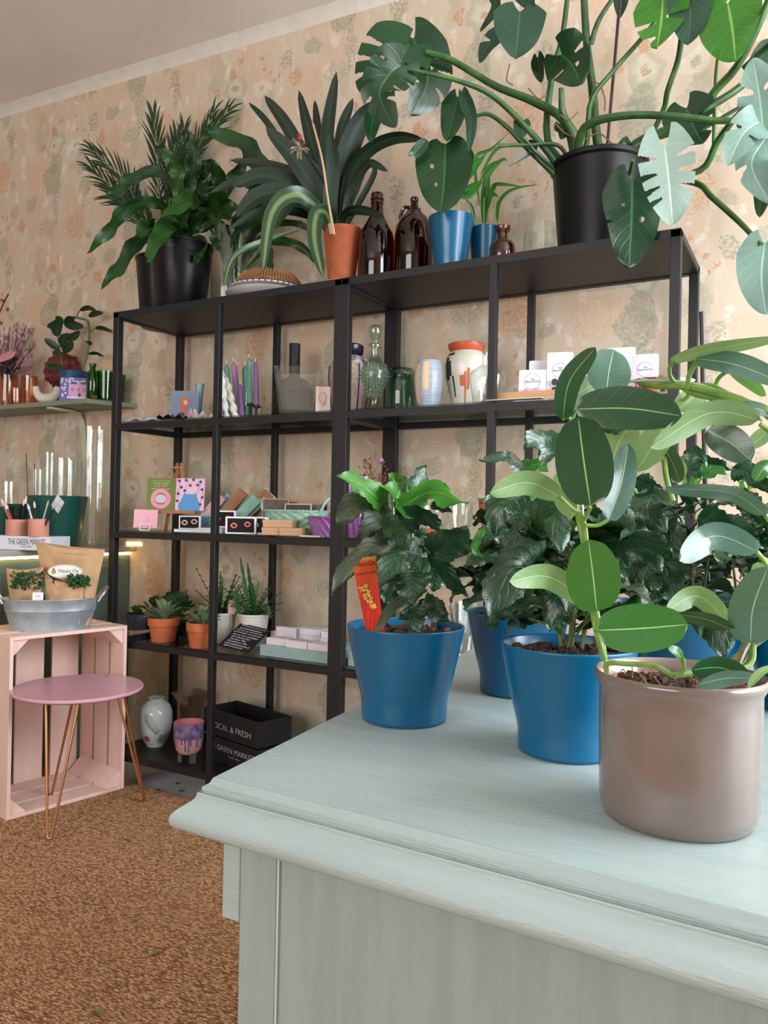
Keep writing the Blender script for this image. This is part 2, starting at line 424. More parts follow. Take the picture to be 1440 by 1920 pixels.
    mot = [(-.14,-.111,.085,.08,'c9a284',.5,'r'), (.146,-.397,.066,.08,'c18c66',.7,'r'), (-.095,.10,.04,.085,TN,.6,''), (-.12,.03,.025,.06,TN,.5,''),
           (0,-.005,.062,.062,GR,.75,'f'), (.0,-.09,.045,.045,GD,.75,''), (-.02,-.155,.06,.075,GD,.8,''), (.01,-.27,.026,.11,GD,.7,'s'), (-.047,-.375,.06,.04,GD,.55,'s'),
           (-.02,-.42,.02,.06,TN,.5,''), (.213,-.209,.036,.05,GD,.75,'s'), (.215,-.27,.018,.07,GD,.7,'s'), (-.166,-.25,.045,.04,GD,.7,''), (.25,.053,.036,.034,GD,.8,'s'),
           (.166,-.104,.036,.065,GR,.8,''), (.235,.19,.026,.026,GD,.7,''), (.138,-.024,.05,.035,WH,.7,''), (.138,-.024,.013,.013,GD,.8,''), (.115,-.12,.02,.02,GR,.7,''),
           (-.233,-.346,.028,.03,'c48e68',.8,''), (-.14,-.42,.03,.10,'c99b78',.45,'s'), (-.008,.062,.022,.024,OR,.9,''), (.028,.112,.011,.012,OR,.9,''), (-.087,.007,.02,.02,OR,.85,''),
           (.146,.05,.009,.011,OR,.9,''), (.182,.034,.008,.012,OR,.9,''), (.197,-.009,.009,.009,OR,.9,''), (.22,.006,.008,.01,OR,.9,''), (.137,.107,.008,.008,OR,.9,'')]
    for cx, cz, rx, rz, cc, op, kd in mot:
        n = dist(cx, cz, rx, rz); d = n.outputs[0]
        f = t.math('SUBTRACT', 1, t.sm(d, .88, 1.06)); cl = lin(cc)
        if kd == 'r':
            wv = t.math('SINE', t.math('ADD', t.math('MULTIPLY', d, 12), t.math('MULTIPLY', n1.outputs[0], 40)))
            cl = t.mix(t.sm(wv, -.2, .9), cl, lin('d9b698'))
        elif kd == 'f':
            cl = t.mix(t.sm(d, .35, .8), lin('cbc5b2'), cl); cl = t.mix(t.sm(d, .16, .3), lin('b08f66'), cl)
        elif kd == 's':
            f = t.math('MULTIPLY', f, t.sm(n2.outputs[0], .36, .56))
        col = t.mix(t.math('MULTIPLY', t.math('MULTIPLY', f, tex if kd != 'f' else .9), op), col, cl)
    t.link(col, b.inputs['Base Color'])
    t.link(t.bump(brush.outputs[0], .12), b.inputs['Normal'])
    return m
wp = wallpaper()

# ------------------------------------------------------------------ room shell
struct(MB().box((.3, .45, 1.55), (9, .1, 3.1)).build('wall_back', wp, smooth=False))
plaster = M('cream plaster', 'c9bfb2', .85, var=.06, vscale=6)
ceil_m = M('ceiling paint', 'e4ddd6', .9, var=.03, vscale=3, col2='ddd6ce', bump=.15, bscale=30)
tilt = Matrix.Rotation(math.atan(.035), 3, 'Y')
struct(MB().box((-.2, -2.6, 2.935+.05), (9.4, 6.1, .1), R=tilt).build('ceiling', ceil_m, smooth=False))
# plastered cove between wall and ceiling
struct(MB().grid(lambda a, b: V((-4.2+9*a, .401-.05*b, 2.901-.035*(-4+9*a)+.036*b**.7)), 40, 5).build('trim_1', M('white cove plaster', 'dcd6cc', .8, var=.08, vscale=20, bump=.3, bscale=25), smooth=True))
floor_m = M('pale painted floor', 'eeeef4', .5, var=.08, vscale=4)
struct(MB().box((.3, -2.6, -.06), (9, 6.1, .1)).build('floor', floor_m, smooth=False))
struct(MB().box((-4.05, -2.6, 1.5), (.1, 6.1, 3.1)).build('wall_left', plaster, smooth=False))
wr = MB()   # right wall with a big window opening, front wall with one added for fill
for c, sz in (((4.25, -2.6, .4), (.1, 6.1, .8)), ((4.25, -2.6, 2.9), (.1, 6.1, .4)), ((4.25, -3.75, 1.75), (.1, 3.8, 1.9)), ((4.25, .65, 1.75), (.1, .4, 1.9))): wr.box(c, sz)
struct(wr.build('wall_right', plaster, smooth=False))
wf = MB()
for c, sz in (((0.1, -5.6, .4), (8.4, .1, .8)), ((0.1, -5.6, 2.9), (8.4, .1, .4)), ((-2.3, -5.6, 1.75), (3.6, .1, 1.9)), ((3.5, -5.6, 1.75), (1.6, .1, 1.9))): wf.box(c, sz)
struct(wf.build('wall_front', plaster, smooth=False))
frm = M('white window frame', 'e8e8e4', .5)
for nm, pos in (('window_1', 'R'), ('window_2', 'F')):
    mb = MB()
    for k in (0, .5, 1):
        if pos == 'R': mb.box((4.2, -1.8+2.2*k if k != 1 else .43, 1.75), (.06, .06, 1.9))
        else: mb.box((-.47+3.14*k, -5.55, 1.75), (.06, .06, 1.9))
    for z in (.83, 2.67):
        if pos == 'R': mb.box((4.2, -.7, z), (.06, 2.3, .06))
        else: mb.box((1.1, -5.55, z), (3.2, .06, .06))
    struct(mb.build(nm, frm, smooth=False))

# ------------------------------------------------------------------ woven rug
def rug():
    m = bpy.data.materials.new('woven sisal'); m.use_nodes = True; t = NT(m); b = t.n['Principled BSDF']; b.inputs['Roughness'].default_value = .9
    b.inputs['Specular IOR Level'].default_value = .15
    co = t.new('ShaderNodeTexCoord').outputs['Object']
    mp = t.new('ShaderNodeMapping'); mp.inputs['Rotation'].default_value = (0, 0, .65); mp.inputs['Scale'].default_value = (95, 215, 1); t.link(co, mp.inputs[0])
    v = t.new('ShaderNodeTexVoronoi'); v.inputs['Scale'].default_value = 1; t.link(mp.outputs[0], v.inputs['Vector'])
    sc = t.new('ShaderNodeSeparateXYZ'); t.link(v.outputs['Color'], sc.inputs[0])
    c = t.mix(sc.outputs[0], lin('a0704b'), lin('dbae88')); c = t.mix(t.math('MULTIPLY', t.sm(v.outputs['Distance'], .35, .8), .75), c, lin('5d3d26'))
    n = t.noise(3, 3, co); c = t.mix(t.math('MULTIPLY', t.sm(n.outputs[0], .4, .7), .2), c, lin('a98560'))
    t.link(c, b.inputs['Base Color'])
    t.link(t.bump(t.math('SUBTRACT', 1, v.outputs['Distance']), .9, .004), b.inputs['Normal'])
    return m
rug_m = rug()
r = MB().box((.6, -2.55, .0), (6.6, 5.16, .02)).build('sisal_rug', rug_m, smooth=False, bevel=.003)
tag(r, 'brown woven sisal rug covering the floor in front of the shelves', 'rug')
lf = M('dropped leaf', '7a7a3c', .7)
for (u, v) in ((290, 1790), (185, 1900), (240, 1575)):
    P = at(u, v, Z=.011); d = V((rnd(-1, 1), rnd(-1, 1), 0)).normalized()*.018
    o = MB().leaf([P-d, P+V((0,0,.004)), P+d], .012, (0,0,1), P_oval, nt=5, ns=2).build('fallen_leaf', lf, org=P); o.location = P
    tag(o, 'small dry leaf lying on the brown rug', 'leaf', 'fallen leaves on the rug')
for (u, v) in ((331, 1470), (297, 1482), (340, 1484)):
    P = at(u, v, Z=-.009); d = V((.012, rnd(-.01, .01), 0))
    o = MB().leaf([P-d, P+V((0,0,.003)), P+d], .010, (0,0,1), P_oval, nt=5, ns=2).build('fallen_leaf', M('dark dropped leaf', '4a4632', .7), org=P); o.location = P
    tag(o, 'small dark leaf scrap on the pale floor under the black shelf', 'leaf', 'fallen scraps under the shelf')

# ------------------------------------------------------------------ sage painted dresser (large, in front)
TL, TR_, BL_, BR_ = V((1.782, -1.462, 0)), V((3.25, -1.525, 0)), V((1.682, -.42, 0)), V((3.25, -.42, 0))
dr = thing('dresser', 'large sage green painted dresser with moulded top, carrying the blue plant pots', 'dresser', (2.5, -1.0, 0))
ORG = V((2.5, -1.0, 0))
prof = [(0, .745), (.0012, .7447), (.0024, .7436), (.0034, .7412), (.0048, .7388), (.0070, .7372), (.0090, .7364), (.0098, .7356), (.0098, .7322), (.0088, .7312), (.0088, .7300), (.0104, .7296),
        (.0114, .7304), (.0126, .7304), (.0134, .7294), (.0134, .7276), (.0146, .7250), (.0170, .7222), (.0205, .7196), (.0245, .7168), (.0285, .7134), (.0312, .7098), (.0325, .7055), (.0318, .7010), (.0290, .6970), (.024, .6938), (.018, .6925), (.008, .6915), (-.02, .691)]
mb = MB()
def ringpt(o, z): return [TL+V((-o, -o, z)), TR_+V((0, -o, z)), BR_+V((0, 0, z)), BL_+V((-o, 0, z))]
sub = 60
def ring(o, z):
    a = ringpt(o, z); return a
for i in range(len(prof)-1):
    A, B = ring(*prof[i]), ring(*prof[i+1])
    for s in range(4):
        k = len(mb.v); mb.v += [A[s], A[(s+1)%4], B[(s+1)%4], B[s]]; mb.face((k, k+3, k+2, k+1))
k = len(mb.v); mb.v += ring(*prof[0]); mb.face((k, k+1, k+2, k+3))
k = len(mb.v); mb.v += ring(*prof[-1]); mb.face((k+3, k+2, k+1, k))
import bmesh
o = mb.build('moulded_top', sage, dr, org=ORG, sharp=30)
bm = bmesh.new(); bm.from_mesh(o.data); bmesh.ops.remove_doubles(bm, verts=bm.verts, dist=1e-6); bm.to_mesh(o.data); bm.free(); o.data.set_sharp_from_angle(angle=math.radians(28))
# carcass: corner post and recessed side panel
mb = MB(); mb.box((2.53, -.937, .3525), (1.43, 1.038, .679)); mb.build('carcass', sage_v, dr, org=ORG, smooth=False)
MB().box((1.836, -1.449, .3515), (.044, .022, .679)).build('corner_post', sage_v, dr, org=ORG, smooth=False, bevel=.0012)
MB().box((1.8595, -1.457, .3515), (.0025, .004, .679)).build('bead_strip', M('lighter sage edge', 'b4c2be', .5), dr, org=ORG, smooth=False)  # thin bead in a lighter sage than the panel
MB().box((1.803, -1.041, .6475), (.022, .84, .086)).build('frieze_board', sage, dr, org=ORG, smooth=False, bevel=.002)
cv = MB()
for i in range(9):
    z = .565-.05*i; cv.grid(lambda a, b, z=z: V((1.806-.012*math.sin(PI*a), -1.42+.02*b-.01, z-.05*a)), 6, 3)
cv.box((1.812, -1.41, .36), (.012, .04, .46))
cv.build('carved_edge', M('sage painted carving', '9aa37e', .6), dr, org=ORG)

# ------------------------------------------------------------------ black metal shelving, two units
LV = {1: 1.75, 2: 1.341, 3: .941, 4: .540, 5: .122}
DP = .352
def shelf_unit(x0, label):
    t = thing('shelving_unit', label, 'shelf', (x0, 0, 0), 0, 'black metal shelving units')
    pw = .026
    for x in (0, .5, 1):
        for y in (0, DP):
            cx = x + (pw/2 if x == 0 else -pw/2 if x == 1 else 0); w_ = pw if x != .5 else .022
            zb, zt = (.0108 if y == 0 else -.0098), (1.7485 if x != .5 else 1.73)
            MB().box((cx, y+(w_/2 if y == 0 else -w_/2), (zb+zt)/2), (w_, w_, zt-zb)).build('post', black, t, smooth=False, bevel=.0015)
    for k, z in LV.items():
        th = .022
        fr = MB()
        zc = z-.006-th/2 if k in (2, 3, 4) else z-.012
        for y in (.011, DP-.011): fr.box((.5, y+(-.0005 if y < .1 else .0005), zc), (.95, .022, th))
        for x in (.013, .987): fr.box((x, DP/2, zc), (.022, DP-.05, th))
        fr.build('rail', black, t, smooth=False)
        if k in (2, 3, 4):
            MB().box((.5, DP/2, z-.003), (.947, DP-.004, .006)).build('glass_shelf', clearshelf, t, smooth=False)
        elif k == 1:
            MB().box((.5, DP/2, z-.010), (1.0, DP, .020)).build('top_panel', lamin, t, smooth=False)
        else:
            MB().box((.5, DP/2, z-.008), (.998, DP-.002, .016)).build('bottom_panel', lamin, t, smooth=False)
    return t
shelf_unit(0, 'black metal shelving unit on the left, nearer the pink crate')
shelf_unit(1.0, 'black metal shelving unit on the right, behind the hibiscus plants')

# ================================================================== plants and vessels on top of the shelving
ZT = 1.751
def lathe_thing(name, label, cat, P, profile, m, part='body', n=40, group=None, rz=0, **k):
    t = thing(name, label, cat, P, rz, group)
    MB().lathe(profile, n=n, **k).build(part, m, t)
    return t
def potprof(rb, rt, h, lip=.006, th=.003, foot=0):
    return [(rb*.97, 0), (rb, .003), (rb+(rt-rb)*.97, h-lip*1.6), (rt+lip*.4, h-lip*1.5), (rt+lip*.5, h), (rt-th, h), (rt-th-.001, h*.80), (rb-th, .01), (0, .01)]
def soil(parent, r, z, mat=soil_m, seed=0, chunks=18, sc=1):
    mb = MB()
    mb.grid(lambda a, b: V((r*b*math.cos(2*PI*a), r*b*math.sin(2*PI*a), z+.006*sc*noise.noise(V((math.cos(2*PI*a)*b*6, math.sin(2*PI*a)*b*6, seed))))), 24, 8, cu=True)
    for i in range(chunks):
        a, q = rnd(0, 6.28), rnd(.1, .9)*r
        mb.box((q*math.cos(a), q*math.sin(a), z+.003*sc), (rnd(.3, 1)*.012*sc, rnd(.3, 1)*.008*sc, rnd(.3, 1)*.006*sc), R=Matrix.Rotation(rnd(0, 3), 3, V((rnd(-1, 1), rnd(-1, 1), 1)).normalized()))
    return mb.build('soil', mat, parent)

m_cact = leafmat('strap cactus leaf', '10300f', '265418', '356a2a', '2c5424', rough=.38, nv=5, vw=.15, mid=.03, midc='1e4a1c', tr=.14)
m_palm = leafmat('palm leaflet', '122c13', '1f4219', '3b6a32', '345c30', rough=.45, vw=0, mid=.05)
m_cliv = leafmat('clivia strap leaf', '081c0d', '0f2915', '143519', '1c3e22', rough=.45, vw=0, mid=.10, midc='173a20', tr=.06, bump=.1)
m_clivp = leafmat('striped clivia leaf', '203c24', '2f4c30', '60704c', '6e8a60', rough=.3, vw=0, mid=.16, midc='6c7c50', tr=.1, bump=.1)
m_mon = leafmat('monstera leaf', '0d2b16', '153c1b', '2c5a32', '284c2c', rough=.28, nv=7, slope=1.1, vw=.12, tr=.10, bump=.2)
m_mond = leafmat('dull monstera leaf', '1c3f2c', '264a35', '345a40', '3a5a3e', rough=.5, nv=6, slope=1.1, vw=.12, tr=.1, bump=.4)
m_monb = leafmat('bright monstera leaf', '205c1a', '3a8024', '96c468', '5f9a40', rough=.22, nv=6, slope=1.1, vw=.12, tr=.3, bump=.2)
m_monp = leafmat('glare pale monstera leaf', '97aca2', '869f94', 'b8c8be', 'a0c0a8', rough=.4, nv=7, slope=1.1, vw=.15, tr=.12, bump=.2)  # window light reflected off this leaf is put into its pale colour
m_mong = leafmat('silvery monstera leaf', '5a7468', '6c877b', '90a69a', '7da090', rough=.38, nv=7, slope=1.1, vw=.15, tr=.10, bump=.2)

# --- two black pots at the left end: palm behind, strap leaved cactus in front
P, r_, h_ = fit(303, .27, ZT, 98, 488)
t = thing('potted_palm', 'small feathery palm in the smaller rear black pot on the left end', 'plant', P)
MB().lathe(potprof(r_*.78, r_, h_)).build('pot', plast, t); soil(t, r_*.9, h_*.85)
mb = MB(); st = MB()
def frond(px, D, ll, n=13, side=1.0, spread=55):
    Ds = [D[0]+(D[1]-D[0])*i/(len(px)-1) for i in range(len(px))]
    C = crom([at(u, v, D=d) for (u, v), d in zip(px, Ds)], 26)
    st.tube(C, [.003]*20+[.0015]*6, n=5)
    nrm = camn(C[12])
    for i in range(7, 26):
        T = (C[i]-C[i-1]).normalized(); S = T.cross(nrm).normalized()
        f = math.sin(PI*(i-4)/24)*.6+.4
        for s in (-1, 1):
            a = math.radians(spread*(1-.6*(i/26))+rnd(-6, 6)); d = (T*math.cos(a)+S*s*math.sin(a)+nrm*rnd(-.3, .3)).normalized()*ll*f
            mb.leaf([C[i], C[i]+d*.5+V((0,0,.004)), C[i]+d-V((0,0,.010))], .0085, nrm+V((rnd(-.3,.3),0,rnd(-.3,.3))), P_lance, nt=5, ns=1, fold=.3)
D0 = dep(P)
for px, dd in (([(300,470),(262,400),(238,345),(176,285)], (0,-.05)), ([(296,470),(258,415),(228,370),(175,318)], (0,.05)), ([(306,470),(300,380),(296,300),(288,222)], (0,-.05)),
               ([(312,470),(335,370),(362,290),(425,212)], (0,-.08)), ([(312,470),(330,390),(350,330),(398,215)], (0,.0)), ([(306,470),(318,380),(322,320),(330,260)], (0,-.1)),
               ([(300,470),(280,420),(262,395),(212,372)], (0,-.02)), ([(302,470),(310,400),(330,350),(345,245)], (0,.04)), ([(306,470),(340,400),(372,370),(400,350)], (0,-.04))):
    frond(px, (D0+dd[0], D0+dd[1]), .135, spread=33)
st.build('frond_stems', dstem, t, org=P); mb.build('leaflets', m_palm, t, org=P)

P, r_, h_ = fit(338, .12, ZT, 116, 462)
t = thing('strap_leaved_cactus', 'leaf cactus with broad wavy straps in the larger black pot at the left end', 'plant', P)
MB().lathe(potprof(r_*.78, r_, h_)).build('pot', plast, t); soil(t, r_*.9, h_*.85)
D0 = dep(P); mb = MB(); st = MB()
wav = lambda t_: P_strap(t_)*(1+.10*math.sin(t_*34))
for px, d1, w, rl in (([(325,440),(300,435),(262,450),(225,500),(190,541)], -.25, 27, 20), ([(330,420),(296,380),(240,390),(205,430),(162,476)], -.2, 25, -25), ([(335,420),(310,330),(255,332),(225,355),(196,372)], -.15, 22, 30),
                 ([(325,452),(322,418),(300,440),(275,490)], -.3, 34, 10), ([(330,450),(345,395),(362,368),(335,385),(308,405)], -.32, 32, 15), ([(362,372),(385,380),(410,392),(440,408)], -.25, 26, 35),
                 ([(340,440),(350,360),(364,300),(352,242)], -.1, 26, 15), ([(345,440),(385,400),(412,350),(396,298)], -.2, 33, 10), ([(335,440),(335,370),(330,310),(288,272)], -.15, 24, -20),
                 ([(330,450),(290,430),(275,425),(258,448)], -.2, 30, 20), ([(350,440),(400,380),(440,330),(470,290)], 0, 26, 20), ([(345,445),(380,420),(420,390),(455,395)], -.1, 28, -20),
                 ([(340,440),(362,340),(380,320),(402,300)], .0, 30, 10), ([(345,440),(400,420),(440,440),(450,470)], .05, 22, 30), ([(335,445),(350,400),(372,385),(400,360)], -.05, 32, -10),
                 ([(360,440),(372,400),(392,375),(360,330)], 0.05, 30, 0), ([(350,445),(358,415),(350,390),(318,372)], -.1, 30, 10), ([(350,450),(378,450),(372,478),(368,490)], -.12, 20, 20)):
    pleaf(mb, px, (D0, D0+d1), w, roll=rl, prof=wav, nt=22, ns=2, fold=.22, wave=.22, wn=4)
pstem(st, [(326,470),(324,440),(335,410),(350,370)], (D0, D0-.05), .006); pstem(st, [(332,470),(345,420),(380,380),(430,340)], (D0, D0), .005)
st.build('stems', dstem, t, org=P); mb.build('foliage', m_cact, t, org=P)

# --- tall glass vase with cut strap leaves
P, r_, h_ = fit(430, .2, ZT, 76, 432)
t = lathe_thing('glass_vase', 'clear cylindrical glass vase holding leafy cuttings beside the black pots', 'vase', P, [(0,0),(r_*.9,0),(r_*.92,.01),(r_,h_),(r_-.003,h_),(r_*.9-.003,.012),(0,.012)], clear, cap0=False, rf=lambda a, z: 1+.012*math.cos(8*a))
D0 = dep(P)
pl = thing('leaf_cutting_bunch', 'arching strap leaf cuttings standing in the clear glass vase', 'plant', P+V((0,0,.014)))
mb = MB(); st = MB()
for px, d1, w, rl in (([(428,540),(440,480),(470,420),(510,370),(590,340)], .05, 24, 20), ([(432,530),(430,460),(470,400),(500,340)], -.1, 36, 20), ([(424,520),(415,450),(400,405),(370,390)], -.1, 18, 10),
                      ([(600,392),(540,365),(480,300),(440,262),(382,248)], -.25, 36, 35), ([(440,520),(478,460),(500,450),(560,460),(600,500)], -.02, 18, 20), ([(436,530),(470,450),(500,420),(560,420),(590,440)], .0, 14, 20),
                      ([(440,530),(500,470),(505,490),(512,512)], -.1, 15, 0), ([(430,540),(440,430),(470,380),(480,350),(420,330)], -.05, 26, -20), ([(430,540),(425,470),(408,460),(392,446)], -.1, 22, 25),
                      ([(436,520),(460,430),(500,400),(545,370)], -.15, 26, -10)):
    pleaf(mb, px, (D0, D0+d1), w, roll=rl, prof=wav, nt=22, ns=2, fold=.2, wave=.15, wn=3)
for px in ([(420,535),(440,480),(402,440),(385,410)], [(438,535),(425,480),(450,420)], [(430,538),(444,470),(470,410)]): pstem(st, px, (D0, D0), .005)
st.build('stems', dstem, pl, org=P+V((0,0,.014))); mb.build('foliage', m_cact, pl, org=P+V((0,0,.014)))

# --- plates with a wicker mat
X = colX(499, .13, ZT); P = V((X, .13, ZT)); rp = 76*dep(P)/F_PX
t = lathe_thing('serving_plate', 'white serving plate with blue rim, lowest of the stack under the wicker mat', 'plate', P, [(rp*.5,0),(rp*.55,.004),(rp*.96,.020),(rp,.024),(rp*.97,.026),(rp*.55,.008),(0,.008)], [M('white china', 'd9d6d2', .3)], n=48)
P2 = P+V((0,0,.028)); t = thing('patterned_plate', 'plate with a blue patterned rim lying between white plate and wicker mat', 'plate', P2)
MB().lathe([(rp*.5,0),(rp*.93,.010),(rp*.93,.014),(0,.006)], n=48).build('body', M('china', 'd4cfd0', .35), t)
mb = MB()
for i in range(40): mb.ball((rp*.93*math.cos(i*PI/20), rp*.93*math.sin(i*PI/20), .013), .0035, n=6)
mb.build('rim_pattern', M('cobalt rim', '39406c', .4), t)
P3 = P2+V((.01,0,.016)); t = thing('wicker_mat', 'round brown wicker bread mat with ragged edge on top of the plates', 'mat', P3)
wk = M('dark wicker', '8a5a36', .8, var=.4, vscale=60, bump=.6, bscale=120)
mb = MB()
for k in range(7):
    rr = rp*(.80-.03*k)-.002*k; mb.grid(lambda a, b, rr=rr, k=k: V(((rr+.006*math.cos(2*PI*b))*math.cos(2*PI*a), (rr+.006*math.cos(2*PI*b))*math.sin(2*PI*a), .006+.0052*k+.006*math.sin(2*PI*b)+.002*math.sin(a*2*PI*30+k*PI))), 90, 6, cu=True, cv=True)
mb.build('coiled_rim', wk, t)
mb = MB()
for i in range(70):
    a = i*2*PI/70; rr = rp*.82; mb.tube([(rr*math.cos(a)*.98, rr*math.sin(a)*.98, .002), (rr*math.cos(a+.03)*.95, rr*math.sin(a+.03)*.95, .024), (rr*.78*math.cos(a+.05), rr*.78*math.sin(a+.05), .047)], .0022, n=4)
mb.build('weave_strands', M('straw strand', 'a9794c', .8), t)
MB().lathe([(rp*.78,0),(rp*.62,.035),(0,.030)], n=40).build('woven_base', wk, t)

# --- clivia in terracotta
P, r_, h_ = fit(640, .11, ZT, 73, 432)
t = thing('potted_clivia', 'clivia with long dark strap leaves in a terracotta pot', 'plant', P)
MB().lathe([(r_*.80,0),(r_*1.02,.012),(r_*1.04,.018),(r_*.85,.018)]).build('saucer', M('terracotta saucer', 'c97a4c', .75), t)
MB().lathe([(r_*.66,.012),(r_*.97,h_*.98),(r_,h_),(r_*.92,h_),(r_*.88,h_*.85),(0,h_*.85)]).build('pot', terra, t); soil(t, r_*.85, h_*.88)
D0 = dep(P); mb = MB(); mp_ = MB()
for px, d1, w, rl in (([(628,440),(612,380),(612,260),(631,133)], 0, 29, 8), ([(626,440),(608,360),(585,270),(560,168)], .05, 26, -10), ([(622,440),(590,340),(540,240),(496,179)], 0, 27, 15),
    ([(622,440),(598,370),(555,300),(498,238)], -.08, 38, 10), ([(618,430),(570,340),(505,235),(466,192)], .08, 14, 0), ([(628,430),(600,330),(596,250),(590,187)], .1, 18, 0), ([(628,440),(618,400),(624,310),(619,248)], -.15, 29, 0),
    ([(636,440),(636,350),(640,250),(662,184)], .08, 24, 10), ([(636,440),(640,370),(650,290),(678,225),(716,190)], -.05, 42, 20), ([(640,440),(650,340),(690,282),(740,258),(794,261)], -.1, 24, 30),
    ([(640,440),(652,370),(672,330),(694,306),(728,322)], -.12, 18, 10), ([(638,440),(645,405),(662,394),(690,396),(721,408)], -.16, 18, 20), ([(620,430),(585,380),(540,345),(490,330),(435,350)], -.05, 36, 30),
    ([(620,430),(570,375),(510,352),(450,340),(392,362)], -.02, 20, 25), ([(620,430),(580,385),(530,360),(480,370),(442,408)], -.1, 34, 25), ([(622,440),(590,410),(540,395),(480,400),(430,430)], .02, 18, 25),
    ([(626,440),(600,360),(560,330),(500,310),(430,300)], .05, 22, 30), ([(640,440),(662,400),(700,330),(700,310)], .05, 12, 0), ([(630,440),(605,395),(590,330),(560,290)], -.02, 34, 5), ([(636,440),(645,390),(655,350),(680,320)], .05, 26, 5),
    ([(624,440),(590,390),(560,370),(530,400),(515,430)], -.08, 22, 20)):
    pleaf(mb, px, (D0, D0+d1), w, roll=rl, prof=P_strap, nt=20, ns=2, fold=.18)
for px, d1, w, rl in (([(618,436),(590,385),(550,365),(510,400),(492,512)], -.22, 31, 20), ([(626,440),(612,400),(594,402),(590,450),(606,521)], -.25, 30, 10), ([(560,430),(500,450),(440,480),(419,538)], -.2, 12, 10),
    ([(636,430),(650,370),(672,310),(690,276)], .1, 36, 20)):
    pleaf(mp_, px, (D0-.02, D0+d1), w, roll=rl, prof=P_strap, nt=20, ns=2, fold=.15)
mb.build('foliage', m_cliv, t, org=P); mp_.build('drooping_leaves', m_clivp, t, org=P)
mb = MB(); pstem(mb, [(627,440),(616,380),(604,300),(587,232)], (D0-.15, D0-.18), .0035); pstem(mb, [(622,440),(618,420)], (D0-.05, D0-.05), .008)
mb.build('bamboo_stake', M('pale stick', 'b79a78', .7), t, org=P)
fl = MB(); b0 = at(562, 275, D=D0-.2)
for i in range(26):
    d = V((rnd(-1,1), rnd(-1,1), rnd(-1,1))).normalized(); fl.leaf([b0, b0+d*.025, b0+d*.035+V((0,0,-.006))], .006, camn(b0), P_lance, nt=4, ns=1)
fl.build('withered_flower', M('withered flower', '4a4030', .8, var=.6, vscale=60, col2='a09478'), t, org=P)
MB().ball(at(561, 258, D=D0-.21), .0085, sz=1.4).build('red_bud', M('red bud', '8c1c22', .5), t, org=P)

# --- amber bottle, amber jug, small amber jar, tumbler
P, r_, h_ = fit(704, .12, ZT, 68, 363)
t = thing('beer_bottle', 'tall brown glass bottle with a long neck beside the terracotta pot', 'bottle', P)
MB().lathe([(r_*.94,0),(r_,.008),(r_,h_*.48),(r_*.93,h_*.56),(r_*.6,h_*.68),(r_*.38,h_*.76),(r_*.33,h_*.88),(r_*.36,h_*.885),(r_*.36,h_*.90),(r_*.30,h_*.905),(r_*.30,h_*.92),(r_*.37,h_*.925),(r_*.37,h_*.945),(r_*.31,h_*.95),(r_*.34,h_*.99),(r_*.31,h_),(r_*.25,h_),(r_*.25,h_*.9),(r_*.3,h_*.76),(r_*.85,h_*.55),(r_*.9,.012),(0,.012)], n=36).build('glass_body', g_brown, t)
P, r_, h_ = fit(774, .17, ZT, 72, 370)
t = thing('amber_jug', 'brown glass jug with small loop handle beside its narrow neck', 'jug', P)
MB().lathe([(r_*.92,0),(r_,.01),(r_,h_*.55),(r_*.95,h_*.66),(r_*.72,h_*.76),(r_*.45,h_*.81),(r_*.42,h_*.83),(r_*.36,h_*.84),(r_*.36,h_*.86),(r_*.24,h_*.88),(r_*.18,h_*.94),(r_*.21,h_*.95),(r_*.21,h_*.99),(r_*.17,h_),(r_*.12,h_),(r_*.12,h_*.9),(r_*.6,h_*.76),(r_*.9,h_*.6),(r_*.9,.014),(0,.014)], n=36).build('glass_body', g_brown, t)
MB().tube([(-r_*.30,0,h_*.90),(-r_*.62,0,h_*.90),(-r_*.80,0,h_*.80),(-r_*.62,0,h_*.72),(-r_*.45,0,h_*.77)], .006, n=8, res=16).build('handle', g_brown, t)
P, r_, h_ = fit(941, .09, ZT, 49, 424)
g_br2 = glass('brown smoked glass', 'd0ac94', 1.2, .5)
t = thing('apothecary_jar', 'small brown glass jar with flanged lip beside the blue pots', 'jar', P)
MB().lathe([(r_*.9,0),(r_,.006),(r_,h_*.42),(r_*.85,h_*.56),(r_*.42,h_*.66),(r_*.36,h_*.80),(r_*.55,h_*.86),(r_*.62,h_*.92),(r_*.62,h_*.98),(r_*.4,h_),(r_*.3,h_*.9),(r_*.28,h_*.68),(r_*.8,h_*.5),(r_*.88,.01),(0,.01)], n=36).build('glass_body', g_br2, t)
P, r_, h_ = fit(1011, .2, ZT, 62, 424)
lathe_thing('glass_tumbler', 'clear straight sided glass tumbler beside the large black pot', 'glass', P, [(r_,0),(r_,h_),(r_-.002,h_),(r_-.002,.006),(0,.006)], clear, cap0=False, part='glass_body')

# --- two blue pots with seedling palms
def seed_palm(P, r_, h_, label, leaves, stems):
    t = thing('potted_palm', label, 'plant', P)
    MB().lathe([(r_*.70,0),(r_*.72,.004),(r_*.74,h_*.22),(r_*.97,h_*.97),(r_*.99,h_),(r_*.93,h_),(r_*.9,h_*.85),(0,h_*.85)], n=44).build('pot', bpot, t)
    soil(t, r_*.88, h_*.86, chunks=6)
    mb = MB(); st = MB(); D0 = dep(P)
    for px, d1, w, rl in leaves: pleaf(mb, px, (D0, D0+d1), w, roll=rl, prof=P_lance, nt=12, ns=2, fold=.3)
    for px in stems: pstem(st, px, (D0, D0-.01), .0022, n=5)
    st.build('stems', M('pale green stems', '9dbb6c', .5), t, org=P); mb.build('foliage', leafmat('bright palm leaf', '2f7d28', '54a338', '66b048', '4f9340', rough=.4, vw=0, mid=.05, tr=.35), t, org=P)
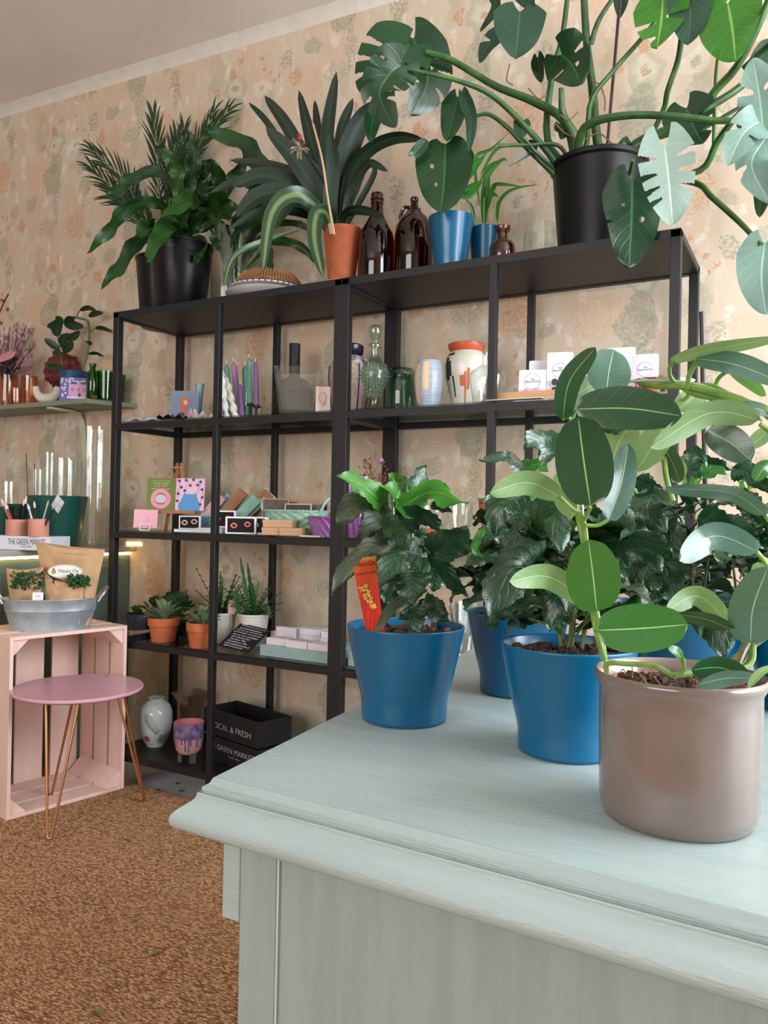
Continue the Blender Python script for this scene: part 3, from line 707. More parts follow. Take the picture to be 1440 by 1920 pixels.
P, r_, h_ = fit(844, .09, ZT, 86, 410)
seed_palm(P, r_, h_, 'seedling palm with a tuft of bright green leaves in a blue pot', [
    ([(843,345),(836,300),(832,266)], 0, 19, 10), ([(850,345),(850,310),(846,282)], .0, 20, -10), ([(852,352),(880,320),(913,287)], -.05, 22, 20), ([(838,360),(825,340),(816,322)], 0, 12, 0), ([(860,365),(888,350),(906,338)], -.03, 18, 20),
    ([(850,350),(866,300),(874,268)], .03, 14, 0), ([(848,352),(835,325),(818,300)], .02, 14, 0), ([(855,358),(868,330),(882,305)], -.02, 16, 10), ([(834,395),(826,360),(818,330)], -.02, 10, 0), ([(846,345),(856,320),(862,300)], -.04, 16, 0),
    ([(862,368),(880,364),(900,352)], 0, 14, 20), ([(842,375),(832,362),(818,350)], -.03, 10, 0)],
    [[(835,412),(838,385),(843,345)], [(842,412),(846,380),(850,345)], [(848,412),(850,380),(855,352)], [(856,412),(860,385),(862,362)], [(838,412),(834,390),(832,375)]])
P, r_, h_ = fit(908, .22, ZT, 62, 431)
seed_palm(P, r_, h_, 'sparse seedling palm with thin arching leaves in the smaller blue pot', [
    ([(908,430),(905,370),(910,325)], 0, 9, 0), ([(908,430),(914,360),(918,328)], 0, 10, 0), ([(912,400),(925,350),(940,345),(980,350)], -.1, 9, 30), ([(932,420),(935,380),(960,355),(1013,345)], -.15, 7, 30), ([(890,430),(885,390),(872,372)], 0, 7, 0),
    ([(905,380),(915,330),(940,300),(952,302)], 0, 9, 20), ([(900,390),(890,300),(920,280),(955,248)], 0, 7, 20), ([(908,390),(922,365),(936,370)], 0, 9, 0), ([(900,330),(930,280),(965,272),(985,278)], -.05, 7, 0), ([(900,340),(920,310),(950,298)], -.02, 8, 10)],
    [[(908,432),(907,400),(908,370)], [(926,432),(928,400),(926,375)], [(893,432),(886,400),(878,378)]])

# --- monstera
P, r_, h_ = fit(1120, .18, ZT, 178, 310)
POTM = P
t = thing('potted_monstera', 'huge split leaved monstera in a black pot at the right end of the shelving', 'plant', P)
MB().lathe([(r_*.80,0),(r_*.80,.004),(r_*.955,h_*.90),(r_*.96,h_*.93),(r_*1.01,h_*.95),(r_*1.015,h_*.985),(r_*.99,h_),(r_*.94,h_),(r_*.93,h_*.85),(0,h_*.85)], n=56).build('pot', plast, t)
soil(t, r_*.92, h_*.9)
D = dep(P)
st = MB()
for px, d, rr in (
  ([(1075,330),(1078,262),(1056,215),(1052,165)], (0,-.05), [.013,.015,.010,.007]), ([(1085,330),(1062,232),(1000,190),(930,162),(845,112),(798,98)], (0,-.0), [.016,.013,.012,.010,.009,.009]),
  ([(1060,330),(1010,265),(930,185),(860,152),(770,130)], (0,-.1), [.012,.009,.008,.007,.006,.005]), ([(1050,335),(985,272),(955,242),(918,215),(888,218)], (0,.02), [.011,.010,.007,.006,.005]),
  ([(1085,330),(1028,267),(1034,150),(1054,70),(1066,-20)], (.05,.0), [.012,.010,.008,.007]), ([(1130,330),(1118,250),(1110,160),(1100,80),(1094,-20)], (0,0), [.014,.012,.010]),
  ([(1108,83),(1122,40),(1150,-5)], (0,-.05), [.008,.006]), ([(1075,330),(1100,270),(1108,190),(1150,133),(1200,76),(1245,20)], (-.02,-.1), [.008,.007,.006]),
  ([(1085,340),(1086,262),(1110,230),(1180,216),(1262,218),(1360,227),(1450,212)], (-.03,-.3), [.012,.012,.010,.009,.007]), ([(1150,330),(1190,272),(1246,246),(1300,216),(1376,172),(1450,110)], (0,-.15), [.014,.013,.011,.010]),
  ([(1140,335),(1200,270),(1300,232),(1337,175),(1378,130),(1413,67),(1446,-10)], (0,-.35), [.010,.010,.011,.010,.009]), ([(1395,130),(1440,88),(1470,70)], (-.2,-.3), [.010,.011]),
  ([(1180,330),(1240,216),(1252,170),(1272,110),(1280,50)], (0,-.15), [.007,.008,.008]), ([(1200,330),(1301,342),(1336,371),(1390,420),(1427,460)], (-.02,-.35), [.009,.008,.006]),
  ([(1180,340),(1308,322),(1346,264),(1391,208),(1450,165)], (-.05,-.3), [.009,.009,.007]), ([(1352,70),(1342,144),(1338,275)], (-.1,-.1), [.004,.005]), ([(1075,335),(1050,275),(990,272),(935,273)], (-.02,-.05), [.006,.005]),
  ([(1070,340),(1010,290),(985,262)], (0,-.05), [.006,.004]), ([(1240,330),(1260,280),(1330,235),(1440,170)], (.02,-.15), [.006,.005]), ([(1130,340),(1165,275),(1180,262)], (-.03,-.05), [.014,.013]), ([(1170,345),(1182,320),(1187,300)], (-.14,-.22), [.006,.005])):
    pstem(st, px, (D+d[0], D+d[1]), rr, n=9, res=20)
st.build('stems', M('monstera stem', '22401f', .38, var=.4, vscale=15, col2='355f2a'), t, org=P)
mb = MB(); pstem(mb, [(1134,330),(1150,150),(1166,-40)], (D-.05, D-.02), .0045, res=2)
mb.build('support_stake', M('dark brown stake', '2e1c1c', .5), t, org=P)
for px in ([(1085,210),(1066,225),(1050,215)], [(1108,150),(1125,160),(1134,185),(1134,208)], [(1040,230),(1060,250),(1090,262)], [(990,165),(1010,185),(1025,178)], [(1066,100),(1060,130),(1052,150)], [(956,120),(950,150),(962,160)], [(1090,265),(1120,250),(1140,262),(1160,285)]):
    mb = MB(); pstem(mb, px, (D-.06, D-.06), .002, n=5); mb.build('aerial_root', M('brown aerial root', '6b4a30', .8), t, org=P)
SP1 = splits((.22,.38,.55,.7,-.3,-.48,-.65), .42, .014, ((.3,.2,.03),(.42,-.22,.025),(.5,.2,.02)))
SP2 = splits((.3,.5,.68,-.35,-.55,-.72), .3, .03)
SP3 = splits((.25,.40,.53,.66,.78,-.28,-.45,-.6,-.74), .45, .016, ((.35,.25,.025),(.3,-.25,.02)))
HO = splits((.5,), .6, .02, ((.45,-.35,.035),(.3,.3,.02)))
def ml(mb, px, d, w, rl=0, mask=None, back=.22, **k):
    a = dict(prof=P_heart, nt=110 if mask else 28, ns=16 if mask else 6, fold=.12, back=back, wave=.03, wn=1.5, mask=mask); a.update(k)
    pleaf(mb, px, (D+d[0], D+d[1]), w, roll=rl, **a)
a = MB()   # ordinary dark leaves
ml(a, [(768,84),(735,110),(712,150),(706,185)], (0,-.06), 118, 30, splits((.3,.45,.6,-.35,-.55),.45,.02,((.4,.25,.03),(.3,-.2,.025))))
ml(a, [(775,72),(795,120),(800,160),(770,215)], (.03,.0), 105, -25, SP1)
ml(a, [(752,122),(730,140),(712,180),(742,240)], (-.1,-.14), 92, 10, SP3)
ml(a, [(706,202),(698,230),(694,268)], (-.05,-.08), 36, 0)
ml(a, [(1052,102),(1072,120),(1090,158)], (-.06,-.1), 98, 10, splits((.45,-.4),.35,.03,((.6,-.2,.04),)), back=.35)
ml(a, [(1287,202),(1300,235),(1318,270)], (-.16,-.2), 98, 0, SP2, back=.3)
ml(a, [(1186,338),(1184,420),(1180,502)], (-.24,-.28), 112, -15, HO, back=.16, wave=.05)
ml(a, [(835,270),(833,340),(826,400)], (.04,.0), 112, 10, splits((), .6, .02, ((.3,.45,.03),(.55,.3,.03),(.55,-.3,.02))), back=.1)
ml(a, [(858,182),(850,220),(838,266)], (.04,.0), 52, 25)
ml(a, [(980,228),(978,240),(982,258)], (-.03,-.03), 34, 0)
ml(a, [(1008,108),(1010,130),(1016,155)], (.02,.02), 26, 20); ml(a, [(992,262),(1000,280),(940+10,315)], (0,-.03), 12, 0, back=0, prof=P_lance)
ml(a, [(1420,270),(1432,340),(1424,408)], (-.1,-.1), 45, 20); ml(a, [(1050,232),(1056,246),(1052,262)], (0,-.02), 28, 0)
ml(a, [(908,-30),(930,10),(900,60)], (0,0), 20, 20); ml(a, [(800,262),(780,285),(765,290)], (.02,0), 24, 10, back=0)
a.build('dark_leaves', m_mon, t, org=P)
a = MB()   # duller, blue green undersides and blades
ml(a, [(975,22),(972,60),(967,112)], (-.05,-.1), 102, 0); ml(a, [(934,62),(915,85),(900,118)], (0,0), 32, 30, splits((.35,), .1, .04))
ml(a, [(1290,-35),(1295,30),(1291,84)], (-.2,-.2), 84, 10); ml(a, [(872,184),(884,225),(880,285)], (.0,-.02), 26, 20)
ml(a, [(960,-40),(985,-10),(1002,18)], (0,-.05), 40, 20); ml(a, [(1155,-60),(1165,-10),(1163,35)], (0,0), 36, 20); ml(a, [(1450,85),(1430,105),(1405,130)], (-.1,-.1), 44, 20)
a.build('dull_leaves', m_mond, t, org=P)
a = MB()
ml(a, [(1365,6),(1374,60),(1379,114)], (-.25,-.3), 118, 15, bend=0, back=.2); ml(a, [(1243,-5),(1240,40),(1232,90)], (-.15,-.18), 104, 20, splits((-.45,.5,.8), .2, .035)) 
ml(a, [(1345,-50),(1345,-20),(1350,20)], (-.2,-.2), 60, 0)
a.build('bright_leaves', m_monb, t, org=P)
a = MB()
ml(a, [(1247,276),(1255,345),(1262,424)], (-.34,-.42), 106, 0, splits((.18,.36,.52,.66,-.2,-.38,-.55), .38, .022, ((.2,.25,.02),)), back=.32, fold=.1)
a.build('glare_pale_leaf', m_monp, t, org=P)
a = MB()
ml(a, [(1432,250),(1425,185),(1412,108)], (-.4,-.45), 92, 0, splits((.3,.6,-.35,-.6), .25, .04), back=.05); ml(a, [(1434,222),(1395,250),(1364,312)], (-.4,-.45), 74, 10, splits((.45,-.5), .3, .03), back=.05)
ml(a, [(1438,255),(1410,310),(1445,382)], (-.4,-.42), 66, 0, splits((.5,), .3, .03), back=.05); ml(a, [(1434,456),(1428,520),(1436,590)], (-.35,-.4), 96, 0, back=.2)
a.build('silvery_leaves', m_mong, t, org=P)

# ================================================================== items on the shelf levels
def ang(P): 
    d = CAM-P; return math.atan2(d.y, d.x)+PI/2     # turn that faces a front (-Y) towards the viewer
def lbox(t, name, c, size, m, bevel=.001, R=None, rz=0): return MB().box(c, size, rz=rz, R=R).build(name, m, t, smooth=False, bevel=bevel)
def upright(w, h, tilt=0, y=0, z=0):
    """frame of a card standing in a thing's local space, facing -Y, leaning back by tilt"""
    u = V((0, math.sin(tilt), math.cos(tilt))); return (V((0, y, z))+u*h/2, V((1,0,0)), u)
def card(t, name, w, h, fr, m, th=.0015, r=.003): return MB().prism(rrect(w, h, r), -th, fr).build(name, m, t, smooth=False)
def decal(t, name, poly, fr, m, off=.0004):
    o, r, u = fr; n = r.cross(u); k = MB()
    k.prism(poly, .0002, (o+n*off, r, u)); return k.build(name, m, t, smooth=False)
ink = M('black ink', '1c1a20', .7)

# ---- level 2, left bay
z = LV[2]
P, r_, h_ = fit(344, .17, z, 53, 731)
t = thing('picture_card', 'small square card of an orange haired figure among flowers on the second shelf', 'card', P, ang(P)*.6)
fr = upright(2*r_, h_, .12); card(t, 'board', 2*r_, h_, fr, M('slate blue card', '7f8ca6', .6))
sc = r_/.05
decal(t, 'head', circ(.0, .022*sc, .015*sc, ry=.017*sc), fr, M('orange print', 'd9683c', .6), .0004); decal(t, 'hair', [(-.011*sc,.015*sc),(.010*sc,.02*sc),(.003*sc,-.02*sc),(.010*sc,-.042*sc),(-.018*sc,-.042*sc),(-.012*sc,-.01*sc)], fr, MATS['orange print'], .0007)
decal(t, 'face', circ(.003*sc, .02*sc, .008*sc, ry=.010*sc), fr, M('skin pink print', 'f0b49c', .6), .001)
for k in range(9):
    a = rnd(-.045, .045)*sc; decal(t, 'flower', circ(a, rnd(-.042, -.022)*sc, rnd(.005, .010)*sc, 9), fr, M(['red print', 'pink print', 'navy print'][k % 3], ['cf3a30', 'e9889a', '24324e'][k % 3], .6), .0009+.0002*k)
P, r_, h_ = fit(373, .25, z, 17, 720)
lathe_thing('bud_vase', 'narrow pale blue flared vase beside the orange haired card', 'vase', P, [(r_*.7,0),(r_*.62,h_*.1),(r_*.6,h_*.5),(r_,h_),(r_*.85,h_),(r_*.5,h_*.5),(0,.02)], M('pale blue glaze', '86a9b8', .3))
def shell(mb, c, R0, w, d, h, n=11):
    c = V(c)
    mb.grid(lambda a, b: c+Matrix.Rotation(R0, 3, 'Z') @ V((w*(a-.5)*b*2*.5*2, d*b*math.cos((a-.5)*2.2), h*math.sin(PI*b*.9)*(1+.18*math.cos(a*n*2*PI)))), 60, 8)
P = V((colX(268, .06, z), .06, z)); t = thing('scallop_shell', 'grey white scallop shell lying at the left front of the second shelf', 'shell', P); mb = MB(); shell(mb, (0,0,0), .5, .07, .055, .020); mb.build('shell', M('shell grey', 'c9c6c6', .6, var=.2, vscale=90), t)
P = V((colX(290, .13, z), .13, z)); t = thing('scallop_shell', 'grey scallop shell beside the small black dish, behind the other flat shell', 'shell', P); mb = MB(); shell(mb, (0,0,0), -.4, .06, .05, .022); mb.build('shell', MATS['shell grey'], t)
P = V((colX(322, .05, z), .05, z)); t = thing('ripple_dish', 'small black dish with a rippled rim at the edge of the second shelf', 'dish', P)
MB().grid(lambda a, b: V(((.062*b)*math.cos(2*PI*a), .045*b*math.sin(2*PI*a), .003+.010*b*b*(1+.5*math.sin(a*2*PI*9)))), 72, 6, cu=True).build('dish', plast, t)
P = V((colX(382, .10, z), .10, z)); t = thing('giant_clam_shell', 'long wavy white shell beside the orange haired card', 'shell', P)
MB().grid(lambda a, b: V((.062*math.cos(2*PI*a)*b, .03*math.sin(2*PI*a)*b, .004+.020*b*b*(1+.45*math.sin(a*2*PI*10))+.02*(b**3)*(-math.cos(2*PI*a)))), 90, 8, cu=True).build('shell', M('white shell', 'ddd8d2', .5), t)

# ---- level 2, second bay: candles
def candle(u0, v0, u1, v1, Y, w, m, label, twist=False, holder=None, zb=.0):
    zz = z+zb+.0005; P = V((colX(u0, Y, zz), Y, zz)); tip = at(u1, v1, Y=Y+.02); L = (tip-P)
    t = thing('taper_candle', label, 'candle', P, 0, 'candles on the second shelf')
    r = w*dep(P)/F_PX/2
    k = MB(); a = L.normalized(); s1 = a.orthogonal().normalized(); s2 = a.cross(s1); Lh = L.length*.93
    def fn(p, q):
        rr = r*(1-.12*q) if q < .9 else r*(.88)*max(.12, (1-((q-.9)/.1)**2))
        if twist: rr *= 1+.28*math.cos(2*(2*PI*p)+q*26)
        if q == 0: rr *= .98
        return a*(Lh*q)+s1*rr*math.cos(2*PI*p)+s2*rr*math.sin(2*PI*p)
    k.grid(fn, 14, 40, cu=True); k.build('wax_body', m, t)
    MB().tube([a*Lh*.98, L], .0012, n=5).build('wick', M('wick', 'e8e2d8', .8), t)
    return t
cg = M('sage green wax', '6a998c', .45); cp = M('lilac wax', 'a884b0', .4); cpd = M('purple wax', '7d5486', .4); cw = M('ivory wax', 'e4e0d6', .45)
candle(424, 777, 414, 686, .06, 11, cw, 'white twisted candle leaning left, leftmost of the candles', True)
candle(442, 777, 421, 700, .09, 13, cw, 'white twisted candle leaning left, just right of the leftmost one', True)
candle(434, 776, 424, 674, .2, 12, cg, 'sage green candle behind the white twisted candles')
candle(449, 776, 437, 670, .15, 13, cp, 'tall lilac candle leaning, with gold flecks, behind the white candles')
candle(455, 777, 450, 715, .10, 9, cpd, 'shorter purple candle between the lilac one and the green ones')
candle(464, 776, 459, 677, .21, 13, cg, 'sage green candle, middle one of the three green candles')
candle(416, 777, 412, 748, .04, 8, cpd, 'short purple candle stub beside the black upright')
candle(469, 751, 467, 664, .13, 11, cg, 'sage green candle standing in a black metal holder', zb=.058)
candle(481, 757, 479, 672, .10, 10, cpd, 'purple candle with gold bands standing in a black metal holder', zb=.045)
for u, Y, hh, lb in ((469, .13, .060, 'black metal candle holder under the sage green candle'), (481, .10, .047, 'black metal candle holder under the purple candle')):
    P = V((colX(u, Y, z), Y, z)); t = thing('candle_holder', lb, 'candle holder', P, 0, 'black candle holders')
    MB().lathe([(.016,0),(.016,.003),(.004,.005),(.003,hh-.012),(.011,hh-.010),(.012,hh-.002),(0,hh-.002)], n=20).build('stand', black, t)
    for s in (-1, 1): MB().tube([(.012*s,0,hh-.006),(.022*s,0,hh-.008),(.020*s,0,.002)], .0018, n=5).build('leg', black, t)
P = V((colX(420, .12, z), .12, z)); t = thing('candle_box', 'small pale blue candle box behind the white candles', 'box', P); lbox(t, 'box', (0,0,.04), (.03,.03,.08), M('dusty blue box', '8aa6b2', .6))
P = V((colX(455, .18, z), .18, z)); lathe_thing('candle_glass', 'clear drinking glass holding the leaning candles', 'glass', P, [(.034,0),(.040,.12),(.038,.12),(.032,.006),(0,.006)], clear, part='glass_body')

# square glass vase, black bottle vase behind, sketch card
P = V((colX(557, .10, z), .10, z)); hh = rowZ(688, P.x, .05)-z
t = thing('square_glass_vase', 'heavy square clear glass vase standing cornerwise on the second shelf', 'vase', P+V((0,0,0)), math.radians(28))
mb = MB(); k = .072
for a, b, cc in ((.052,.072,0), ):
    o_ = [V((x*a, y*a, 0)) for x, y in ((-1,-1),(1,-1),(1,1),(-1,1))]; tp = [V((x*b, y*b, hh)) for x, y in ((-1,-1),(1,-1),(1,1),(-1,1))]
    it = [V((x*(b-.006), y*(b-.006), hh)) for x, y in ((-1,-1),(1,-1),(1,1),(-1,1))]; ib = [V((x*(a-.006), y*(a-.006), .016)) for x, y in ((-1,-1),(1,-1),(1,1),(-1,1))]
    mb.v = o_+tp+it+ib
    mb.face((3,2,1,0)); mb.face((12,13,14,15))
    for i in range(4):
        j = (i+1) % 4; mb.face((i, j, 4+j, 4+i)); mb.face((4+i, 4+j, 8+j, 8+i)); mb.face((8+i, 8+j, 12+j, 12+i))
mb.build('glass_body', glass('thick clear glass', 'f8fbfa', 1.2, .75, refl=.02), t, smooth=False, bevel=.002)
P, r_, h_ = fit(550, .26, z, 80, 645)
m = M('matt black ceramic', '1c1a1a', .6)
lathe_thing('bottle_vase', 'black ceramic vase with a cylindrical neck behind the square glass vase', 'vase', P, [(r_*.7,0),(r_,h_*.15),(r_,h_*.38),(r_*.7,h_*.52),(r_*.26,h_*.58),(r_*.26,h_),(r_*.2,h_),(r_*.2,h_*.6),(0,h_*.6)], m)
P, r_, h_ = fit(605, .035, z, 27, 723)
t = thing('sketch_card', 'small pink card with a line drawing in front of the patterned vase', 'card', P, ang(P)); fr = upright(2*r_, h_, .15); card(t, 'paper', 2*r_, h_, fr, M('blush card', 'd8bcb4', .7), r=.0008)
mb = MB(); mb.tube([V((.6*r_*math.sin(q*.5)*math.cos(q*.23), -.0015+.15*0, h_*.5+r_*.9*math.cos(q*.5))) for q in range(18)], .0005, n=4); mb.build('drawing', ink, t)
P, r_, h_ = fit(656, .24, z, 82, 647)
t = thing('patterned_vase', 'large stoneware vase with dark blue rim and cream panels behind the grape decanter', 'vase', P)
def rings(t, prof, bands, n=40):
    """one body per glaze colour: bands = list of (name, material, i0, i1)"""
    for nm, m, i0, i1 in bands: MB().lathe(prof[i0:i1+1], n=n, cap0=(i0 == 0)).build(nm, m, t)
pr = [(r_*.72,0),(r_*.9,h_*.3),(r_,h_*.55),(r_*.95,h_*.72),(r_*.78,h_*.80),(r_*.55,h_*.84),(r_*.50,h_*.86),(r_*.56,h_*.88),(r_*.58,h_*.98),(r_*.5,h_),(r_*.45,h_*.9)]
rings(t, pr, [('body', M('speckled cream stoneware', 'b9a08c', .6, var=.35, vscale=120), 0, 3), ('shoulder', M('flower band glaze', '3a3450', .4, var=.6, vscale=45, col2='d8ccc4'), 3, 5), ('rim', M('dark blue glaze', '14142a', .2), 5, 10)])
for k in range(10):
    a = 2*PI*k/10; mb = MB(); mb.tube([(r_*q*1.012*math.cos(a), r_*q*1.012*math.sin(a), h_*zz) for q, zz in ((.73,.01),(.9,.3),(1,.55),(.96,.71))], .0026, n=4); mb.build('panel_line', M('blue line glaze', '34305a', .4), t)
    mb = MB(); mb.grid(lambda p, q, a=a: V(tuple((lambda rr: (rr*math.cos(a+.28*p), rr*math.sin(a+.28*p), h_*(.02+.68*q)))(r_*1.006*((.73+.17*q/.42) if q < .42 else (.9+.1*(q-.42)/.36) if q < .78 else 1-.04*(q-.78)/.22)))), 5, 12)
    if k % 2: mb.build('pink_panel', M('pink panel glaze', 'c8a0aa', .5), t)

# ---- level 2, right unit
P, r_, h_ = fit(701, .075, z, 57, 611)
t = thing('grape_decanter', 'pale green glass decanter moulded as a grape bunch with a drop stopper', 'decanter', P)
bd = [(r_*.55,0),(r_*.6,.006),(r_*.3,.02),(r_*.28,.026),(r_*.45,h_*.2),(r_*.8,h_*.32),(r_*.92,h_*.45),(r_*.8,h_*.54),(r_*.4,h_*.60),(r_*.27,h_*.66),(r_*.26,h_*.74),(r_*.42,h_*.745),(r_*.44,h_*.77),(r_*.3,h_*.775),(r_*.36,h_*.79),(r_*.2,h_*.80)]
MB().lathe(bd, n=30).build('bottle', g_teal, t)
mb = MB()
for i in range(9):
    zz = h_*(.19+.043*i); rr = r_*(.42+.44*min(1, i/5)) if i < 7 else r_*(.85-.1*(i-6)); n = max(5, int(rr*2*PI/.0105))
    for j in range(n):
        a = 2*PI*(j+.5*(i % 2))/n; mb.ball((rr*math.cos(a), rr*math.sin(a), zz), .0068, n=8)
mb.build('grape_relief', glass('grape bead glass', 'eef9f4', 1.5, .75, rough=.05, refl=.08), t)
MB().lathe([(r_*.2,h_*.79),(r_*.18,h_*.82),(r_*.34,h_*.87),(r_*.46,h_*.93),(r_*.44,h_*.97),(r_*.25,h_),(0,h_*1.002)], n=24).build('stopper', g_teal, t)
P, r_, h_ = fit(752, .17, z, 60, 692)
t = thing('glass_storage_jar', 'squat dark green glass jar with lid between decanter and striped pot', 'jar', P)
MB().lathe([(r_*.95,0),(r_,.006),(r_,h_*.6),(r_*.92,h_*.74),(r_*.76,h_*.80),(r_*.76,h_*.85),(r_*.9,.006),(0,.006)], n=36).build('glass_body', glass('smoky green glass', 'c6ded2', 1.2, .7), t)
MB().lathe([(r_*.80,h_*.84),(r_*.86,h_*.86),(r_*.86,h_*.93),(r_*.7,h_),(0,h_)], n=36).build('lid', MATS['smoky green glass'], t)
P, r_, h_ = fit(803, .10, z, 54, 678)
t = thing('striped_stoneware_pot', 'grey blue stoneware pot with two cream patches in the middle of second shelf', 'pot', P, 0)
pr = [(r_*.68,0),(r_*.85,h_*.2),(r_*.97,h_*.45),(r_,h_*.62),(r_*.96,h_*.82),(r_*.84,h_),(r_*.8,h_*.98),(r_*.8,h_*.7),(0,h_*.5)]
MB().lathe(pr, n=44).build('body', M('grey blue glaze', '8f9aac', .35, var=.35, vscale=9, stretch=(1, 1, 40), col2='a9b2bc', coat=.3), t)
def patch(t, name, pr, a0, a1, z0, z1, m, e=1.012):
    def rz_(zz):
        for (ra, za), (rb, zb) in zip(pr, pr[1:]):
            if za <= zz <= zb: return ra+(rb-ra)*(zz-za)/(zb-za+1e-9)
        return pr[-1][0]
    return MB().grid(lambda p, q: V((rz_(z0+(z1-z0)*q)*e*math.cos(a0+(a1-a0)*p), rz_(z0+(z1-z0)*q)*e*math.sin(a0+(a1-a0)*p), z0+(z1-z0)*q)), 8, 14).build(name, m, t)
va = math.atan2(CAM.y-P.y, CAM.x-P.x); cr = M('cream patch glaze', 'd9b896', .5)
patch(t, 'cream_patch', pr, va-1.25, va-.75, h_*.12, h_*.93, cr); patch(t, 'cream_patch', pr, va-.45, va-.02, h_*.38, h_*.95, cr)
P, r_, h_ = fit(873, .20, z, 82, 646)
t = thing('brushwork_vase', 'large off white vase with orange red rim and brushed leaves on second shelf', 'vase', P)
pr = [(r_*.62,0),(r_*.74,h_*.25),(r_*.94,h_*.5),(r_,h_*.68),(r_*.94,h_*.8),(r_*.78,h_*.86),(r_*.72,h_*.88),(r_*.84,h_*.94),(r_*.86,h_*.99),(r_*.8,h_),(r_*.68,h_*.9)]
rings(t, pr, [('body', M('off white glaze', 'cfcabb', .4, var=.1, vscale=20, coat=.3), 0, 6), ('rim', M('red orange glaze', 'b8502e', .4), 6, 10)])
va = math.atan2(CAM.y-P.y, CAM.x-P.x); mi = M('dark green brushwork', '20302e', .5); mo = M('rust brushwork', 'c0603c', .5)
for k, (da, z0, z1, w_, m) in enumerate(((-1.05,.45,.78,.22,mi), (-.85,.5,.72,.15,mi), (-.7,.2,.5,.10,mi), (-.9,.80,.84,.5,mi), (-.05,.1,.55,.10,mo), (-.2,.35,.5,.25,mo), (.1,.3,.6,.12,mo))): patch(t, 'brush_leaf', pr, va+da-w_/2, va+da+w_/2, h_*z0, h_*z1, m, 1.01)
P, r_, h_ = fit(913, .08, z, 72, 636)
t = thing('glass_carafe', 'clear glass carafe with a wide flared lip in front of the red rimmed vase', 'carafe', P)
MB().lathe([(r_*.70,0),(r_*.72,.004),(r_*.86,h_*.25),(r_,h_*.42),(r_*.86,h_*.52),(r_*.36,h_*.61),(r_*.27,h_*.70),(r_*.34,h_*.85),(r_*.66,h_),(r_*.63,h_),(r_*.3,h_*.85),(r_*.24,h_*.70),(r_*.33,h_*.6),(r_*.84,h_*.5),(r_*.97,h_*.42),(r_*.7,.008),(0,.008)], n=44, cap0=False).build('glass_body', clear, t)

# wooden rack of earring cards
wood = M('pale beech', 'c8986a', .55, var=.15, vscale=14, stretch=(.6, 8, 8))
P = V((colX(1060, .07, z), .07, z)); xl = colX(936, .07, z)-P.x
t = thing('display_rack', 'long pale wooden rack holding the earring cards at the right end', 'rack', P)
lbox(t, 'front_board', (xl/2+.06, 0, .019), (-xl+.12, .018, .026), wood); lbox(t, 'base_board', (xl/2+.14, .05, .004), (-xl+.28, .09, .008), wood)
P = V((colX(965, .0, z), .02, z)); t = thing('flat_price_card', 'thin white card lying flat at the shelf edge under the wooden rack', 'card', P); lbox(t, 'card', (0, -.002, .001), (.16, .06, .0015), white_c, 0)
mcard = M('white earring card', 'd2d0da', .6)
for u, vt, wpx, Y, vb, lb, fc in ((998, 692, 48, .083, 733, 'lowest earring card with pink ribbon studs, front left of rack', 'e08aa0'), (1012, 674, 40, .115, 722, 'earring card half hidden behind the lowest card on the rack', 'b8b070'),
        (1049, 658, 46, .10, 730, 'tall earring card with dark drop earrings and pink flowers', '2c3038'), (1080, 672, 36, .13, 730, 'earring card behind the tall one, with gold drops', 'c0a060'),
        (1117, 660, 40, .11, 730, 'earring card with pale yellow drops behind the rounded leaf', 'd8cf90'), (1163, 649, 50, .13, 730, 'tallest white earring card, its lower half behind leaves', 'b0b0b8'), (1209, 662, 46, .09, 722, 'earring card with bright pink flower earrings, rightmost on the rack', 'e85a88')):
    X = colX(u, Y, z+.05); P = V((X, Y, z+.009)); h_ = rowZ(vt, X, Y)-P.z; w_ = wpx*dep(P)/F_PX*1.05
    t = thing('earring_card', lb, 'earring card', P, ang(P)*.75, 'earring cards on the wooden rack'); fr = upright(w_, h_, .10); card(t, 'card', w_, h_, fr, mcard, r=.005)
    s_ = (fr[0]+fr[2]*(h_*.12)+V((0,-.0008,0)), fr[1], fr[2]); mb = MB(); ringpoly(mb, s_, 0, 0, w_*.28, .0007); ringpoly(mb, s_, 0, 0, w_*.31, .0004); mb.build('print_ring', M('grey print', '9a9aa4', .7), t)
    text('THE', 'lettering', t, (s_[0]+fr[2]*.006, fr[1], fr[2]), w_*.16, ink); text('Pieni PUOTI', 'lettering', t, (s_[0]-fr[2]*.001, fr[1], fr[2]), w_*.52, ink)
    for s in (-1, 1):
        c = V((s*w_*.18, -.006, h_*.24 if h_ > .07 else h_*.22)); mb = MB()
        if 'drop' in lb:
            mb.grid(lambda a, b, c=c: c+V((.009*math.cos(2*PI*a)*b, 0, .010*math.sin(2*PI*a)*b+.016)), 14, 2, cu=True); mb.ball(c-V((0,0,.006)), .009, n=8)
        else:
            for q in range(6): mb.ball(c+V((.007*math.cos(q), -.001, .007*math.sin(q))), .0058, n=7, jit=.3)
        mb.build('earring', M('earring '+fc, fc, .5, var=.5, vscale=120, col2='f0a8b8' if fc in ('e85a88', 'e08aa0') else None), t)
P = V((colX(1225, .03, z), .03, z+.0)); t = thing('wooden_dish', 'shallow brown wooden dish with a pink bud beside the rightmost earring card', 'dish', P+V((0,0,.022)))
MB().lathe([(.02,0),(.05,.010),(.052,.013),(.048,.012),(0,.004)], n=30).build('dish', M('reddish wood', '8e4f38', .5), t); MB().ball((.018,0,.016), .009).build('bud', M('pink bud', 'b85a78', .6), t)
MB().lathe([(.03,-.022),(.03,-.001),(0,-.001)], n=20).build('foot', MATS['reddish wood'], t)
